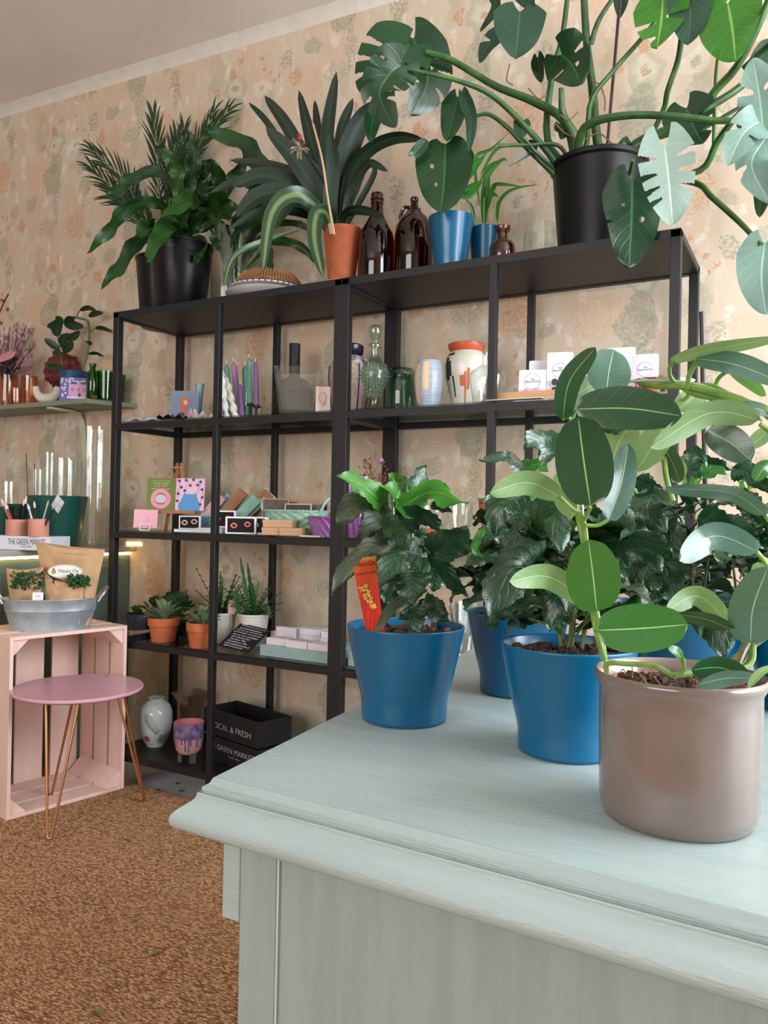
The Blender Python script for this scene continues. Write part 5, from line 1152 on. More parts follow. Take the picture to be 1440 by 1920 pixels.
def crate(zb, label, words, v0, v1):
    P1 = V((colX(381, .13, z+zb), .13, z+zb+.0005)); P2 = V((colX(483, .055, z+zb), .055, z+zb+.0005)); d = P2-P1; L = d.length; rz = math.atan2(d.y, d.x); n_ = V((-d.y, d.x, 0)).normalized(); W = .15
    c = (P1+P2)/2+n_*W/2; hh = .092
    t = thing('storage_crate', label, 'crate', c, rz, 'black storage crates'); m = M('black painted board', '131316', .55, bump=.1, bscale=60)
    for nm, cc, sz in (('front_board', (0,-W/2+.005,hh/2), (L,.010,hh-.004)), ('back_board', (0,W/2-.005,hh/2), (L,.010,hh-.004)), ('end_board', (-L/2+.005,0,hh/2), (.010,W-.02,hh-.004)), ('end_board', (L/2-.005,0,hh/2), (.010,W-.02,hh-.004)), ('base_board', (0,0,.006), (L-.02,W-.02,.008))):
        lbox(t, nm, cc, sz, m)
    for tx, x, zz, ww, ht in words: text(tx, 'lettering', t, (V((x*L, -W/2, zz*hh)), V((1,0,0)), V((0,0,1))), ww*L, M('pale lettering', '9a9aa0', .7), thick=.0006, height=ht*hh)
crate(0, 'black wooden crate with pale lettering, lower of the two', [('THE GREEN MARKET', .0, .62, .86, .20), ('- Fresh daily -', .08, .38, .26, .07)], 0, 0)
crate(.093, 'empty black wooden crate lettered LOCAL & FRESH, on top of the other', [('LOCAL & FRESH', .02, .42, .72, .22)], 0, 0)

# ================================================================== left side: wall shelf, counter, crate, stool
z = 1.478
ws = thing('wall_shelf', 'grey green wall shelf with a pale bent bracket at the left', 'shelf', (-.9, .3, z))
X1 = colX(258, .4, z); X0f = colX(163, .2, z)
mb = MB(); pts = [(-1.9, .2), (X0f, .2), (X1, .399), (-1.9, .399)]
mb.prism([(x+.9, y-.3) for x, y in pts], -.020, (V((0,0,0)), V((1,0,0)), V((0,1,0)))); mb.build('board', M('grey green shelf paint', '7f8672', .55, var=.06, vscale=6), ws, smooth=False, bevel=.001)
bx = colX(158, .395, 1.3)
pts = [at(163, 890, Y=.392), at(159, 850, Y=.392), at(155, 800, Y=.390), at(150, 783, Y=.375), at(140, 773, Y=.34), at(118, 769, Y=.27), at(92, 764, Y=.21)]
for p in pts[3:]: p.z = min(p.z, z-.026)
C = crom(pts, 24); mb = MB()
for i, p in enumerate(C):
    T = (C[min(i+1, 23)]-C[max(i-1, 0)]).normalized(); n_ = T.cross(V((1,0,0))).normalized()
    for a, b in ((-1,-1),(1,-1),(1,1),(-1,1)): mb.v.append(p+V((.014*a,0,0))+n_*.004*b)
for i in range(23):
    for j in range(4): mb.face((4*i+j, 4*i+(j+1)%4, 4*i+4+(j+1)%4, 4*i+4+j))
mb.face((0,1,2,3)); mb.face((95,94,93,92)); mb.build('bracket', M('birch bracket', 'd0c4ae', .5), ws, smooth=False, org=ws.location)
zs = z+.0005
# jars, bouquet
for u, wpx, vt, Y, lb in ((14, 36, 704, .30, 'peach pressed glass jar at the left frame edge on the wall shelf'), (55, 30, 706, .32, 'peach pressed glass jar beside the white curved vase'), (30, 22, 728, .24, 'small peach glass tealight jar in front of the pressed jars')):
    P, r_, h_ = fit(u, Y, zs, wpx, vt); lathe_thing('pressed_glass_jar', lb, 'jar', P, [(r_*.8,0),(r_,h_*.3),(r_*.95,h_*.9),(r_,h_),(r_*.9,h_),(r_*.85,.01),(0,.01)], g_pink, part='glass_body', n=36, rf=lambda a, zz: 1+.03*math.cos(10*a+zz*90), group='peach glass jars')
P = V((colX(14, .28, zs), .30, zs+.01)); t = thing('dried_bouquet', 'dried bouquet of pink and plum heather tied with a pink ribbon', 'dried flowers', P)
mb = MB(); st = MB(); dk = MB()
for k in range(70):
    tip = at(rnd(-40, 62), rnd(610, 700), Y=.28+rnd(-.05,.05)); b = at(14, 716, Y=.29); st.tube([b, b.lerp(tip, .5)+V((0,0,.01)), tip], .0011, n=4)
    for q in range(4):
        o_ = tip+V((rnd(-.012,.012), rnd(-.01,.01), rnd(-.03,.02))); mb.leaf([o_, o_+V((rnd(-.006,.006),0,.012)), o_+V((rnd(-.01,.01),0,.024))], .007, camn(o_), P_lance, nt=3, ns=1)
for k in range(40): dk.ball(at(rnd(-30, 38), rnd(672, 702), Y=.27+rnd(-.03,.03)), rnd(.006,.012), n=6, jit=.4)
st.tube([P, at(14, 712, Y=.29)], .010, n=8)
st.build('stems', M('plum stem', '4a3038', .8), t, org=P); mb.build('blossoms', M('heather', '7c4c5c', .8, var=.5, vscale=30, col2='a8788a'), t, org=P); dk.build('dark_heads', M('dark plum', '3a2228', .8), t, org=P)
MB().leaf([at(-10, 678, Y=.2), at(12, 668, Y=.2), at(30, 660, Y=.2)], .035, camn(at(10, 668, Y=.2)), P_strap, nt=6, ns=2).build('ribbon', M('pink ribbon', 'cf8a92', .5), t, org=P)
mb = MB(); mb.tube([at(-20, 650, Y=.3), at(-2, 590, Y=.3), at(10, 562, Y=.3), at(16, 551, Y=.3)], .003, n=5, res=10); mb.build('dark_twig', M('dark twig', '2c2220', .8), t, org=P)
for u, v in ((4, 563), (2, 606), (14, 580)): MB().ball(at(u, v, Y=.3), .009, n=7, jit=.4).build('twig_bud', M('dusty pink bud', '8c5a58', .8), t, org=P)
P = V((colX(112, .33, zs), .345, zs)); rr = .5*86*dep(P)/F_PX
t = thing('moss_wreath', 'round dark red textured moss ball behind the plant on wall shelf', 'ornament', P+V((0,0,0)))
MB().ball((0,0,rowZ(697, P.x, P.y)-zs), .078, n=60, jit=.24, sc=26).build('moss', M('dark red moss', '5c2422', .85, var=.5, vscale=35, bump=.8, bscale=90, col2='7c3a30'), t, sharp=180)
P = V((colX(88, .25, zs), .25, zs)); s_ = dep(P)/F_PX; t = thing('curved_vase', 'white ceramic vase bent like a smile with two openings', 'vase', P, ang(P)*.6)
mb = MB(); mb.tube([(-21*s_,0,31*s_),(-19*s_,0,20*s_),(-11*s_,0,11*s_),(0,0,9*s_),(11*s_,0,11*s_),(19*s_,0,20*s_),(22*s_,0,31*s_)], [6*s_,7*s_,9*s_,9.5*s_,10*s_,9*s_,8*s_], n=20, res=28); mb.build('body', M('matt white ceramic', 'd2ccc0', .6, bump=.1, bscale=80), t)
P = V((colX(138, .225, zs), .225, zs)); w_ = 51*dep(P)/F_PX; hh = rowZ(707, P.x, P.y)-zs; t = thing('picture_card', 'violet card printed with a pink house under blossom on the wall shelf', 'card', P, ang(P)*.7); fr = upright(w_, hh, .1)
card(t, 'board', w_, hh, fr, M('violet card', '6c62ae', .6)); decal(t, 'house', [(-w_*.2,-hh*.38),(w_*.5,-hh*.38),(w_*.5,hh*.28),(w_*.42,hh*.36),(-w_*.12,hh*.36),(-w_*.2,hh*.25)], fr, M('house pink', 'd29cc4', .6))
decal(t, 'steps', [(-w_*.25,-hh*.42),(w_*.5,-hh*.42),(w_*.5,-hh*.34),(-w_*.25,-hh*.34)], fr, M('cream print', 'e0d8dc', .6), .0007); decal(t, 'door', [(w_*.15,-hh*.34),(w_*.24,-hh*.34),(w_*.24,-hh*.18),(w_*.15,-hh*.18)], fr, M('plum print', '6a3050', .6), .0008)
for k in range(3): decal(t, 'window', [(w_*(-.1+.2*k),-hh*.1),(w_*(0+.2*k),-hh*.1),(w_*(0+.2*k),hh*.05),(w_*(-.1+.2*k),hh*.05)], fr, M('rose print', 'b878a4', .6), .0008)
for k in range(2): decal(t, 'canopy', circ(w_*(-.02+.36*k), hh*.26, w_*.13, 10, ry=hh*.06), fr, M('teal print', '2a6a68', .6), .001)
for k in range(22): decal(t, 'blossom', circ(rnd(-.46,.46)*w_, (rnd(.30,.46) if k % 2 else rnd(-.4,.46))*hh if k % 2 else rnd(-.4,.4)*hh, w_*.035, 8) if k % 2 else circ(rnd(-.46,-.28)*w_, rnd(-.42,.42)*hh, w_*.04, 8), fr, M('white print', 'e4dce4', .6), .0012)
P, r_, h_ = fit(138, .31, zs, 56, 698)
t = thing('potted_hoya', 'plant with thick oval dark leaves in a blue pot behind violet card', 'plant', P)
MB().lathe([(r_*.75,0),(r_*.97,h_*.95),(r_,h_),(r_*.93,h_),(r_*.9,h_*.85),(0,h_*.85)], n=36).build('pot', M('navy pot', '12456c', .4), t); soil(t, r_*.86, h_*.86, chunks=4)
mb = MB(); st = MB(); D0 = dep(P); m_hoya = leafmat('thick dark oval leaf', '142c18', '22401f', '2c4c2a', '35532c', rough=.35, vw=0, mid=.04, midc='2c4a28', tr=.05)
for px, w, rl in (([(113,657),(97,645),(83,635)], 14, 20), ([(117,660),(128,650),(138,641)], 18, -10), ([(108,632),(106,612),(117,596)], 20, 10), ([(118,628),(135,632),(150,620)], 15, 10), ([(122,600),(135,610),(158,613)], 18, -20), ([(103,602),(98,610),(88,613)], 12, 20),
                  ([(149,583),(165,577),(182,583)], 9, 30), ([(166,594),(178,588),(194,586)], 11, 10), ([(178,616),(192,615),(212,622)], 8, 40), ([(165,664),(180,662),(195,668)], 6, 50), ([(89,688),(105,688),(124,696)], 14, 20), ([(99,664),(108,662),(118,664)], 12, 20),
                  ([(112,650),(118,640),(120,625)], 18, -20), ([(120,605),(112,600),(103,596)], 12, 40), ([(125,615),(130,600),(138,594)], 16, 20), ([(160,640),(164,643),(172,641)], 7, 60)):
    pleaf(mb, px, (D0-.02, D0-.06), w, roll=rl, nt=10, ns=3, fold=.1)
pstem(st, [(160,703),(157,690),(166,650),(166,605),(150,597),(138,594)], (D0-.02, D0-.04), .005); pstem(st, [(118,703),(116,680),(112,650),(108,632)], (D0-.03, D0-.03), .0025); pstem(st, [(149,583),(140,596),(120,600)], (D0-.04, D0-.04), .003); pstem(st, [(166,625),(178,616)], (D0-.03, D0-.04), .002)
st.build('stems', M('olive stem', '5c6a34', .6), t, org=P); mb.build('foliage', m_hoya, t, org=P)
P, r_, h_ = fit(173, .235, zs, 23, 682)
lathe_thing('green_bottle', 'small bright green glass bottle beside the violet card', 'bottle', P, [(r_*.9,0),(r_,.005),(r_,h_*.6),(r_*.9,h_*.72),(r_*.42,h_*.84),(r_*.42,h_*.9),(r_*.55,h_*.92),(r_*.55,h_),(r_*.4,h_),(r_*.36,h_*.86),(r_*.9,.008),(0,.008)], g_green, part='glass_body')
for u, wpx, vt, Y, lb in ((198, 32, 697, .28, 'green glass jar between the green bottle and black upright'), (219, 30, 703, .33, 'green glass jar seen behind the black upright')):
    P, r_, h_ = fit(u, Y, zs, wpx, vt); lathe_thing('green_glass_jar', lb, 'jar', P, [(r_*.85,0),(r_*.9,h_*.1),(r_*.95,h_*.8),(r_,h_*.9),(r_*1.02,h_),(r_*.92,h_),(r_*.85,.008),(0,.008)], g_green, part='glass_body', rf=lambda a, zz: 1+.02*math.cos(16*a))
P = V((colX(176, .21, zs), .212, zs)); t = thing('brass_tealight', 'tiny brass coloured holder in front of the green bottle', 'candle holder', P); MB().lathe([(.010,0),(.014,.010),(.012,.010),(.009,.003),(0,.003)], n=18).build('cup', M('aged brass', '8a6a34', .4, .7), t)

# --- counter cabinet with a light strip under its top
ZC = .86; XC = -.29
t = thing('counter_cabinet', 'grey green counter cabinet with a glowing light strip under its pale top', 'cabinet', (-1.0, -.2, 0)); og = V((-1.0, -.2, 0))
cabm = M('deep sage cabinet', '66786c', .5, var=.06, vscale=4)
MB().box((XC-.62, -.2, .4152), (1.2, 1.19, .8088)).build('body', cabm, t, smooth=False, org=og)
MB().box((XC-.62+.01, -.2, ZC-.012), (1.24, 1.196, .022)).build('countertop', M('pale grey counter', 'a8aaa8', .35), t, smooth=False, org=og, bevel=.002)
MB().box((XC-.014, -.2, ZC-.031), (.012, 1.18, .010)).build('light_strip', M('warm light strip', 'ffd890', .5, emit=('ffd27a', 9)), t, smooth=False, org=og)
for k in range(2): MB().box((XC-.019, .08-.56*k, .42), (.012, .52, .72)).build('door', cabm, t, smooth=False, org=og, bevel=.002)
MB().box((XC+.004, .3975, ZC+.01), (.09, .004, .012)).build('light_strip', MATS['warm light strip'], t, smooth=False, org=og)
zc = ZC+.0
def onc(u, Y): return V((colX(u, Y, zc), Y, zc))
dg = M('dark green plastic', '0f4a40', .35, coat=.2)
for u, Y, wt, vt, lb in ((106, .02, 108, 930, 'large dark green planter on the counter beside glass cylinder'), (34, .08, 52, 945, 'medium dark green pot behind the pink brush cups'), (6, -.0, 60, 950, 'dark green pot cut by the left frame edge')):
    P, r_, h_ = fit(u, Y, zc, wt, vt); t = thing('green_planter', lb, 'pot', P, 0, 'dark green plastic pots'); MB().lathe([(r_*.72,0),(r_*.74,.004),(r_*.98,h_*.97),(r_,h_),(r_*.94,h_),(r_*.7,.006),(0,.006)], n=44).build('shell', dg, t)
for u, Y, wpx, vt, lb in ((174, .22, 68, 802, 'tall clear glass cylinder vase standing at the end of the counter'), (90, .26, 30, 848, 'tall slim glass cylinder behind the large green planter'), (68, .30, 34, 880, 'middle height glass vase behind the green planters'), (14, .2, 34, 903, 'short glass vase near the left frame edge on the counter'), (120, .32, 60, 860, 'wide clear glass vase behind the large green planter')):
    P, r_, h_ = fit(u, Y, zc, wpx, vt)
    if P.x+r_ > XC: pass
    lathe_thing('glass_cylinder', lb, 'vase', P, [(r_*.97,0),(r_,.004),(r_,h_),(r_-.003,h_),(r_-.003,.014),(0,.014)], clear, part='glass_body', cap0=False, n=44)
# sign box and brush cups
P = V((colX(56, -.17, zc), -.17, zc)); P2 = V((colX(110, -.12, zc), -.12, zc)); d = P2-V((colX(0, -.19, zc), -.19, zc)); 
t = thing('sign_box', 'white wooden box with dark capital lettering at the counter edge', 'box', P+V((-.06,0,0)), math.atan2(d.y, d.x)); w_ = .26; hh = rowZ(1006, P.x, P.y)-zc
wb = M('white painted box', 'd2d4dc', .6)
lbox(t, 'box', (0,.06,hh/2), (w_,.12,hh), wb)
text('THE GREEN MARKET', 'lettering', t, (V((.03,0,hh*.60)), V((1,0,0)), V((0,0,1))), .155, M('dark lettering', '2c3a44', .6), thick=.0005, height=hh*.42); text('DAILY FRESH', 'lettering', t, (V((.03,0,hh*.26)), V((1,0,0)), V((0,0,1))), .045, MATS['dark lettering'], thick=.0005)
zt_ = zc+hh+.0005
pinkc = M('peach plastic cup', 'cc8c78', .55)
cups = []
for u, wpx, vt, lb in ((33, 42, 974, 'peach brush cup, left of the two on the white box'), (72, 37, 973, 'peach brush cup, right of the two on the white box')):
    Y = -.13; P = V((colX(u, Y, zt_), Y, zt_)); r_ = wpx*dep(P)/F_PX/2; h_ = rowZ(vt, P.x, Y-r_)-zt_
    t = thing('brush_cup', lb, 'cup', P, 0, 'peach cups of brushes'); MB().lathe([(r_*.97,0),(r_,.002),(r_,h_),(r_*.93,h_),(r_*.9,.004),(0,.004)], n=32).build('cup', pinkc, t); cups.append((P, r_, h_))
wood2 = M('brush wood', 'c8a078', .5)
for c, px, m, r, lb, tipm in ((0, [(22,978),(2,935)], wood2, .0035, 'wooden handled brush leaning left in the left cup', 'e4dccc'), (0, [(26,976),(14,950),(10,944)], M('coral handle', 'c8384c', .4), .0055, 'brush with a coral red handle in the left cup', 'e0d8d0'),
      (0, [(46,978),(46,935)], ink, .0032, 'black brush standing in the left cup, behind', 'e8e4e0'), (0, [(40,976),(50,930)], ink, .0028, 'black brush with white tip leaning right in the left cup', 'e8e4e0'), (1, [(60,976),(52,945)], M('blue white handle', '8890c8', .4, var=.8, vscale=60, col2='e8e4e8'), .0045, 'blue and white handled brush in the right cup', 'e8e4e0'),
      (1, [(68,976),(64,940)], ink, .0035, 'black brush standing upright in the right cup', 'e8e0d8'), (1, [(75,976),(91,938)], M('pale handle', 'd0c0b0', .4), .0028, 'pale brush with a broad cream tip leaning right', 'd0c090'), (1, [(80,976),(104,942)], ink, .0022, 'dark brush with a silver ferrule leaning farther right', 'b8b8b8'), (1, [(84,976),(110,940)], ink, .0022, 'dark brush leaning farthest right in the right cup', 'b8b8b8')):
    P, r_, h_ = cups[c]; Ptip = at(*px[-1], Y=P.y); base = P+V(((px[0][0]-(33 if c == 0 else 72))*dep(P)/F_PX*.5, .004*(hash(lb) % 3-1)*0, .006)); t = thing('paint_brush', lb, 'brush', base, 0, 'paint brushes in the peach cups')
    d = Ptip-base; MB().tube([(0,0,0), d*.4, d*.8], [r*.6, r, r*.8], n=8, res=6).build('handle', m, t); MB().tube([d*.8, d*.9, d], [r*.9, r*1.2, r*.4], n=8, res=6).build('bristles', M('bristle '+tipm, tipm, .7), t)
P = at(108, 945, Y=-.10); t = thing('paper_tag', 'white square paper tag hanging diagonally above the brushes', 'tag', P); r0 = V((1,0,0)); u0 = V((0,0,1)); a = math.radians(38)
fr = (V((0,0,-.0)), (r0*math.cos(a)-u0*math.sin(a)), (u0*math.cos(a)+r0*math.sin(a))); card(t, 'paper', .048, .052, fr, white_c, r=.001); decal(t, 'ruled_line', [(-.024,-.0005),(.024,-.0005),(.024,.0005),(-.024,.0005)], fr, M('grey rule', '8a8a94', .6)); decal(t, 'ruled_line', [(-.0005,-.026),(.0005,-.026),(.0005,.026),(-.0005,.026)], fr, MATS['grey rule'])
for px, lb in (([(57,940),(49,850)], 'thin dark stick rising behind the green pots, the taller one'), ([(66,925),(65,870)], 'thin dark stick rising behind the green pots, the shorter one')):
    P = at(*px[0], Y=.1); P.z = zc+.03; e = at(*px[1], Y=.12); t = thing('thin_stick', lb, 'stick', P, 0, 'thin sticks'); MB().tube([(0,0,-.03), e-P], .0018, n=6).build('stick', M('dark stick', '4a4238', .6), t)

# --- pink crate standing on end
CO = V((.046, -.434, .0108)); rz = math.atan2(.98, .2)
t = thing('wooden_crate', 'pale pink slatted wooden crate stood on end behind the pink stool', 'crate', CO, rz)
W, Dp, H = .42, .30, .588
n = 0
for x in (.006, W-.006):
    for y0 in (.0, .103, .206): lbox(t, 'side_slat', (x, y0+.045, H/2), (.012, .088, H), pinkw)
for zc_, nm in ((.006, 'bottom_slat'), (H-.006, 'top_slat')):
    for y0 in (.0, .103, .206): lbox(t, nm, (W/2, y0+.045, zc_), (W-.0245, .088, .012), pinkw)
for x0 in (.022, .157, .292): lbox(t, 'back_slat', (x0+.052, Dp-.0, H/2), (.104, .010, H-.002), pinkw)
for cx, cz, s1, s2 in ((.012, .012, 1, 1), (W-.012, .012, -1, 1), (.012, H-.012, 1, -1), (W-.012, H-.012, -1, -1)):
    k = .055; poly = [(cx, cz), (cx+s1*k, cz), (cx, cz+s2*k)]
    if s1*s2 > 0: poly = poly[::-1]
    MB().prism([(p[0], p[1]) for p in poly], .27, (V((0, .28, 0)), V((1,0,0)), V((0,0,1)))).build('corner_brace', pinkw, t, smooth=False, bevel=.001)

# --- galvanised tub with herb bags
ZB = CO.z+.588+.0005
zinc = M('galvanised steel', 'a3adb3', .45, .35, var=.3, vscale=14, col2='8a959c', bump=.04, bscale=60)
b = at(95, 1184, Z=ZB); d2 = V((b.x-CAM.x, b.y-CAM.y, 0)).normalized(); rx = 141*dep(b)/F_PX/2; ry = rx*.62; P = b+d2*ry
t = thing('zinc_tub', 'oval galvanised tub with two loop handles standing on the pink crate', 'tub', P, ang(P)); h_ = .108; fl = 1.25
MB().lathe([(rx,0),(rx*1.0,.004),(rx*1.14,h_*.60),(rx*1.16,h_*.62),(rx*1.15,h_*.64),(rx*1.23,h_*.96),(rx*1.26,h_*.98),(rx*1.25,h_),(rx*1.22,h_*.98),(rx*1.0,.008),(0,.008)], n=64, sy=ry/rx).build('body', zinc, t)
for s in (-1, 1): MB().tube([(s*rx*1.2,-.035,h_*.86),(s*rx*1.33,-.034,h_*1.12),(s*rx*1.42,-.018,h_*1.26),(s*rx*1.44,0,h_*1.30),(s*rx*1.42,.018,h_*1.26),(s*rx*1.33,.034,h_*1.12),(s*rx*1.2,.035,h_*.86)], .006, n=10, res=30).build('handle', M('zinc handle', 'a4acb2', .35, .8), t)
Rb = Matrix.Rotation(ang(P), 3, 'Z')
def bag(label, u0, u1, ut0, ut1, vt, vb, off, th, m, name='paper_bag', seed=1, dip=0, group=None, closed=True):
    base = P+Rb @ V((0, off, .010)); D0 = dep(base)
    A = [at(u0, vb, D=D0), at(u1, vb, D=D0), at(ut0, vt[0], D=D0), at(ut1, vt[1], D=D0)]
    t = thing(name, label, 'bag', base, 0, group); nrm = d2*-1
    A[0].z = A[1].z = base.z
    def fn(a, q):
        an = 2*PI*a; x = .5-.5*math.cos(an) if a <= .5 else .5-.5*math.cos(an); yy = math.sin(an)
        L = A[0].lerp(A[1], x); T = A[2].lerp(A[3], x); p = L.lerp(T, q)
        tk = th*(1-(q**2.2)*(.93 if closed else .25)); cr = noise.noise(V((x*3+seed*7, q*4+(5 if a > .5 else 0), seed)))*.016+noise.noise(V((x*11+seed, q*10, (3 if a > .5 else 0))))*.004
        p = p+nrm*(yy*tk+cr*(.4+.6*abs(yy)))+V((0,0,(dip*math.sin(PI*x) if q > .9 else 0)*(1 if a < .5 else .3)))
        return p-base
    MB().grid(fn, 60, 30, cu=True).build('paper', m, t, sharp=180); return t, base, D0, nrm, fn
bagm = M('crumpled kraft paper', 'bd9873', .75, var=.12, vscale=12, bump=.5, bscale=35)
t, base, D0, nrm, fn = bag('large brown paper bag with an oval maker label, rearmost in the tub', 98, 168, 66, 197, (1015, 1030), 1160, .030, .035, bagm, seed=3, dip=-.012)
R2 = V((-nrm.y, nrm.x, 0)); 
# the label follows the paper
cc = at(122, 1070, D=D0)-base+nrm*.040
fr = (cc, V((nrm.y*-1, nrm.x, 0)), V((0,0,1))); mb = MB(); mb.prism(circ(0,0,.056,40,ry=.024), .0006, fr); mb.build('label_oval', M('white label', 'dcdad4', .6), t, smooth=False)
mb = MB(); ringpoly(mb, fr, 0, 0, .001, .0001); mb = MB(); o_, r_1, u_1 = fr; N_ = r_1.cross(u_1)
mb.tube([o_+r_1*(.053*math.cos(2*PI*i/40))+u_1*(.0215*math.sin(2*PI*i/40))+N_*.0008 for i in range(41)], .0006, n=4); mb.build('label_border', M('label green', '7a9a4a', .6), t)
decal(t, 'logo_leaf', circ(-.037, -.001, .008, 12), fr, MATS['label green'], .0009); decal(t, 'logo_dot', circ(-.037, .008, .004, 10), fr, M('logo red', 'c04a4a', .6), .0012)
text('Ylitalo Oy', 'lettering', t, (cc+fr[1]*.010, fr[1], fr[2]), .068, ink, thick=.0012)
herb = leafmat('parsley green', '1d4a22', '356a30', '3a6a34', '3a6030', rough=.5, vw=0, tr=.15)
for (lb, u0, u1, ut0, ut1, vt, off, th, seed, hu, hv, hn) in (('brown paper bag of curly herbs at the left of the tub', 24, 74, 11, 82, (1066, 1062), -.006, .022, 5, (22, 80), (1076, 1104), 90), ('brown paper bag of herbs at the right of the tub, in front', 88, 150, 82, 158, (1070, 1092), -.014, .020, 8, (126, 166), (1080, 1100), 60)):
    t, base, D0, nrm, fn = bag(lb, u0, u1, ut0, ut1, vt, 1160, off, th, bagm, seed=seed, dip=-.03, group='paper bags of herbs', closed=False)
    mb = MB()
    for i in range(hn*3):
        c = at(rnd(*hu), rnd(*hv), D=D0-rnd(-.01, .035)); a = V((rnd(-1,1), rnd(-1,1), rnd(-.3,1))).normalized()
        mb.leaf([c, c+a*.006, c+a*.013], .009, camn(c)+V((rnd(-1,1), 0, rnd(0,1))), P_oval, nt=4, ns=2, wave=.3)
    mb.build('herb_leaves', herb, t, org=base)
    if seed == 5:
        fr = (at(71, 1118, D=D0-.05)-base, V((-nrm.y, nrm.x, 0)), V((0,0,1))); mb = MB(); mb.prism(rrect(.034,.026,.001), .0006, fr); mb.build('price_sticker', white_c, t, smooth=False); text('2,50', 'lettering', t, fr, .014, M('red ink', 'c03040', .6), thick=.001)

# --- pink stool on hairpin legs
SCN = V((.187, -.282, 0)); ZS = .432
feet = [V((.288, -.464, .0115)), V((.291, -.083, .0115)), V((-.013, -.225, .0115))]
t = thing('side_stool', 'round pink topped stool on three copper hairpin legs in front of the crate', 'stool', (SCN.x, SCN.y, .011)); og = V((SCN.x, SCN.y, .011))
MB().lathe([(.198,ZS-.014),(.205,ZS-.009),(.206,ZS-.004),(.203,ZS),(0,ZS+.0002)], c=SCN, n=72).build('seat', M('dusty pink lacquer', 'cf9fae', .3, coat=.3, var=.03, vscale=5), t, org=og)
lbox(t, 'nick', (-.06, .17, ZS-.010), (.012, .006, .0012), M('bare metal nick', '7a6a6a', .4))
for f in feet:
    d = V((f.x-SCN.x, f.y-SCN.y, 0)).normalized(); pr_ = V((-d.y, d.x, 0)); a0 = SCN+d*.13+pr_*.052+V((0,0,ZS-.015)); a1 = SCN+d*.13-pr_*.052+V((0,0,ZS-.015)); f = f+V((0,0,.004))
    m0 = f+pr_*.009+V((0,0,.022))-d*.004; m1 = f-pr_*.009+V((0,0,.022))-d*.004
    pts = [a0.lerp(m0, k/6) for k in range(7)]+[f+pr_*.005+V((0,0,.004)), f-pr_*.005+V((0,0,.004))]+[m1.lerp(a1, k/6) for k in range(7)]
    MB().tube(pts, .0042, n=10, res=60).build('hairpin_leg', copper, t, org=og)

# ================================================================== foreground: plants on the dresser
ZD = .7455
def front(u, v, r):
    b = at(u, v, Z=ZD); d = V((b.x-CAM.x, b.y-CAM.y, 0)).normalized(); return b+d*r
def blue_pot(t, sc=1.0, hs=1.0):
    rb, rt, h = .0565*sc, .0785*sc, .124*hs
    MB().lathe([(rb*.93,0),(rb*.99,.0015),(rb,.005),(rb*1.005,h*.20),(rb*1.03,h*.26),(rb+(rt-rb)*.35,h*.45),(rb+(rt-rb)*.72,h*.75),(rt*.99,h*.975),(rt*1.0,h*.99),(rt*.99,h),(rt*.965,h),(rt*.955,h*.985),(rt*.935,h*.88),(rt*.88,h*.7),(rb*.9,.01),(0,.01)], n=72).build('pot', bpot, t, sharp=80)
    soil(t, rt*.93, h*.885, chunks=90, sc=1.4)
    return rt, h
m_hib = leafmat('hibiscus leaf', '0a2c16', '15441f', '2f6238', '33532f', rough=.2, nv=6, slope=1.4, vw=.42, tr=.08, bump=1.6, mid=.02, coat=.22)
m_hibb = leafmat('young hibiscus leaf', '22641c', '3f8c2a', '9ac878', '5c9a3c', rough=.3, nv=6, slope=1.4, vw=.4, tr=.3, bump=.9, mid=.02, coat=.2)
m_hibd = leafmat('bronzed hibiscus leaf', '2c3a26', '3a472e', '5a6444', '5c5a40', rough=.4, nv=6, slope=1.4, vw=.3, tr=.08, bump=1.0, mid=.02)
def P_hib(t_): return P_ovate(t_)*(1+.16*math.sin(t_*11-.6))
HK = dict(prof=P_hib, nt=26, ns=5, fold=.18, wave=.13, wn=1.7, serr=.24, sn=8, cup=.12, back=.12)
def hl(mb, px, D, w, rl=0, **k):
    a = dict(HK); a.update(k); pleaf(mb, px, D, w, roll=rl, **a)
def crown(mb, st, c, R_, H, n, seed, L=(.05,.085), z0=.04, keep=None):
    """bushy crown: leaves on petioles around upright stems"""
    rs = random.Random(seed)
    for i in range(n):
        a = rs.uniform(0, 2*PI); zz = z0+(H-z0)*(i+.5)/n; rr = R_*(.25+.6*rs.random())*(1-.45*(zz/H)**2)
        s0 = c+V((rs.uniform(-.01,.01), rs.uniform(-.01,.01), max(.02, zz-.03))); o = V((math.cos(a), math.sin(a), 0))
        b = s0+o*rr+V((0,0,.025)); l = rs.uniform(*L); dr = rs.uniform(.1, .9) if zz < H*.85 else rs.uniform(-.5, .3)
        mid = b+o*l*.5-V((0,0,l*.15*dr)); tip = b+o*l*.85-V((0,0,l*.6*dr))
        if keep and not keep(tip): continue
        st.tube([s0, s0.lerp(b, .5)+V((0,0,.006)), b], .0013, n=5, res=6)
        mb.leaf([b, mid, tip], l*rs.uniform(.6,.8), V((0,0,1))+o*.5+V((rs.uniform(-.4,.4), rs.uniform(-.4,.4), 0)), P_hib, nt=22, ns=4, fold=rs.uniform(.05,.35), wave=.15, wn=1.7, serr=.24, sn=8, cup=.15, back=.12)

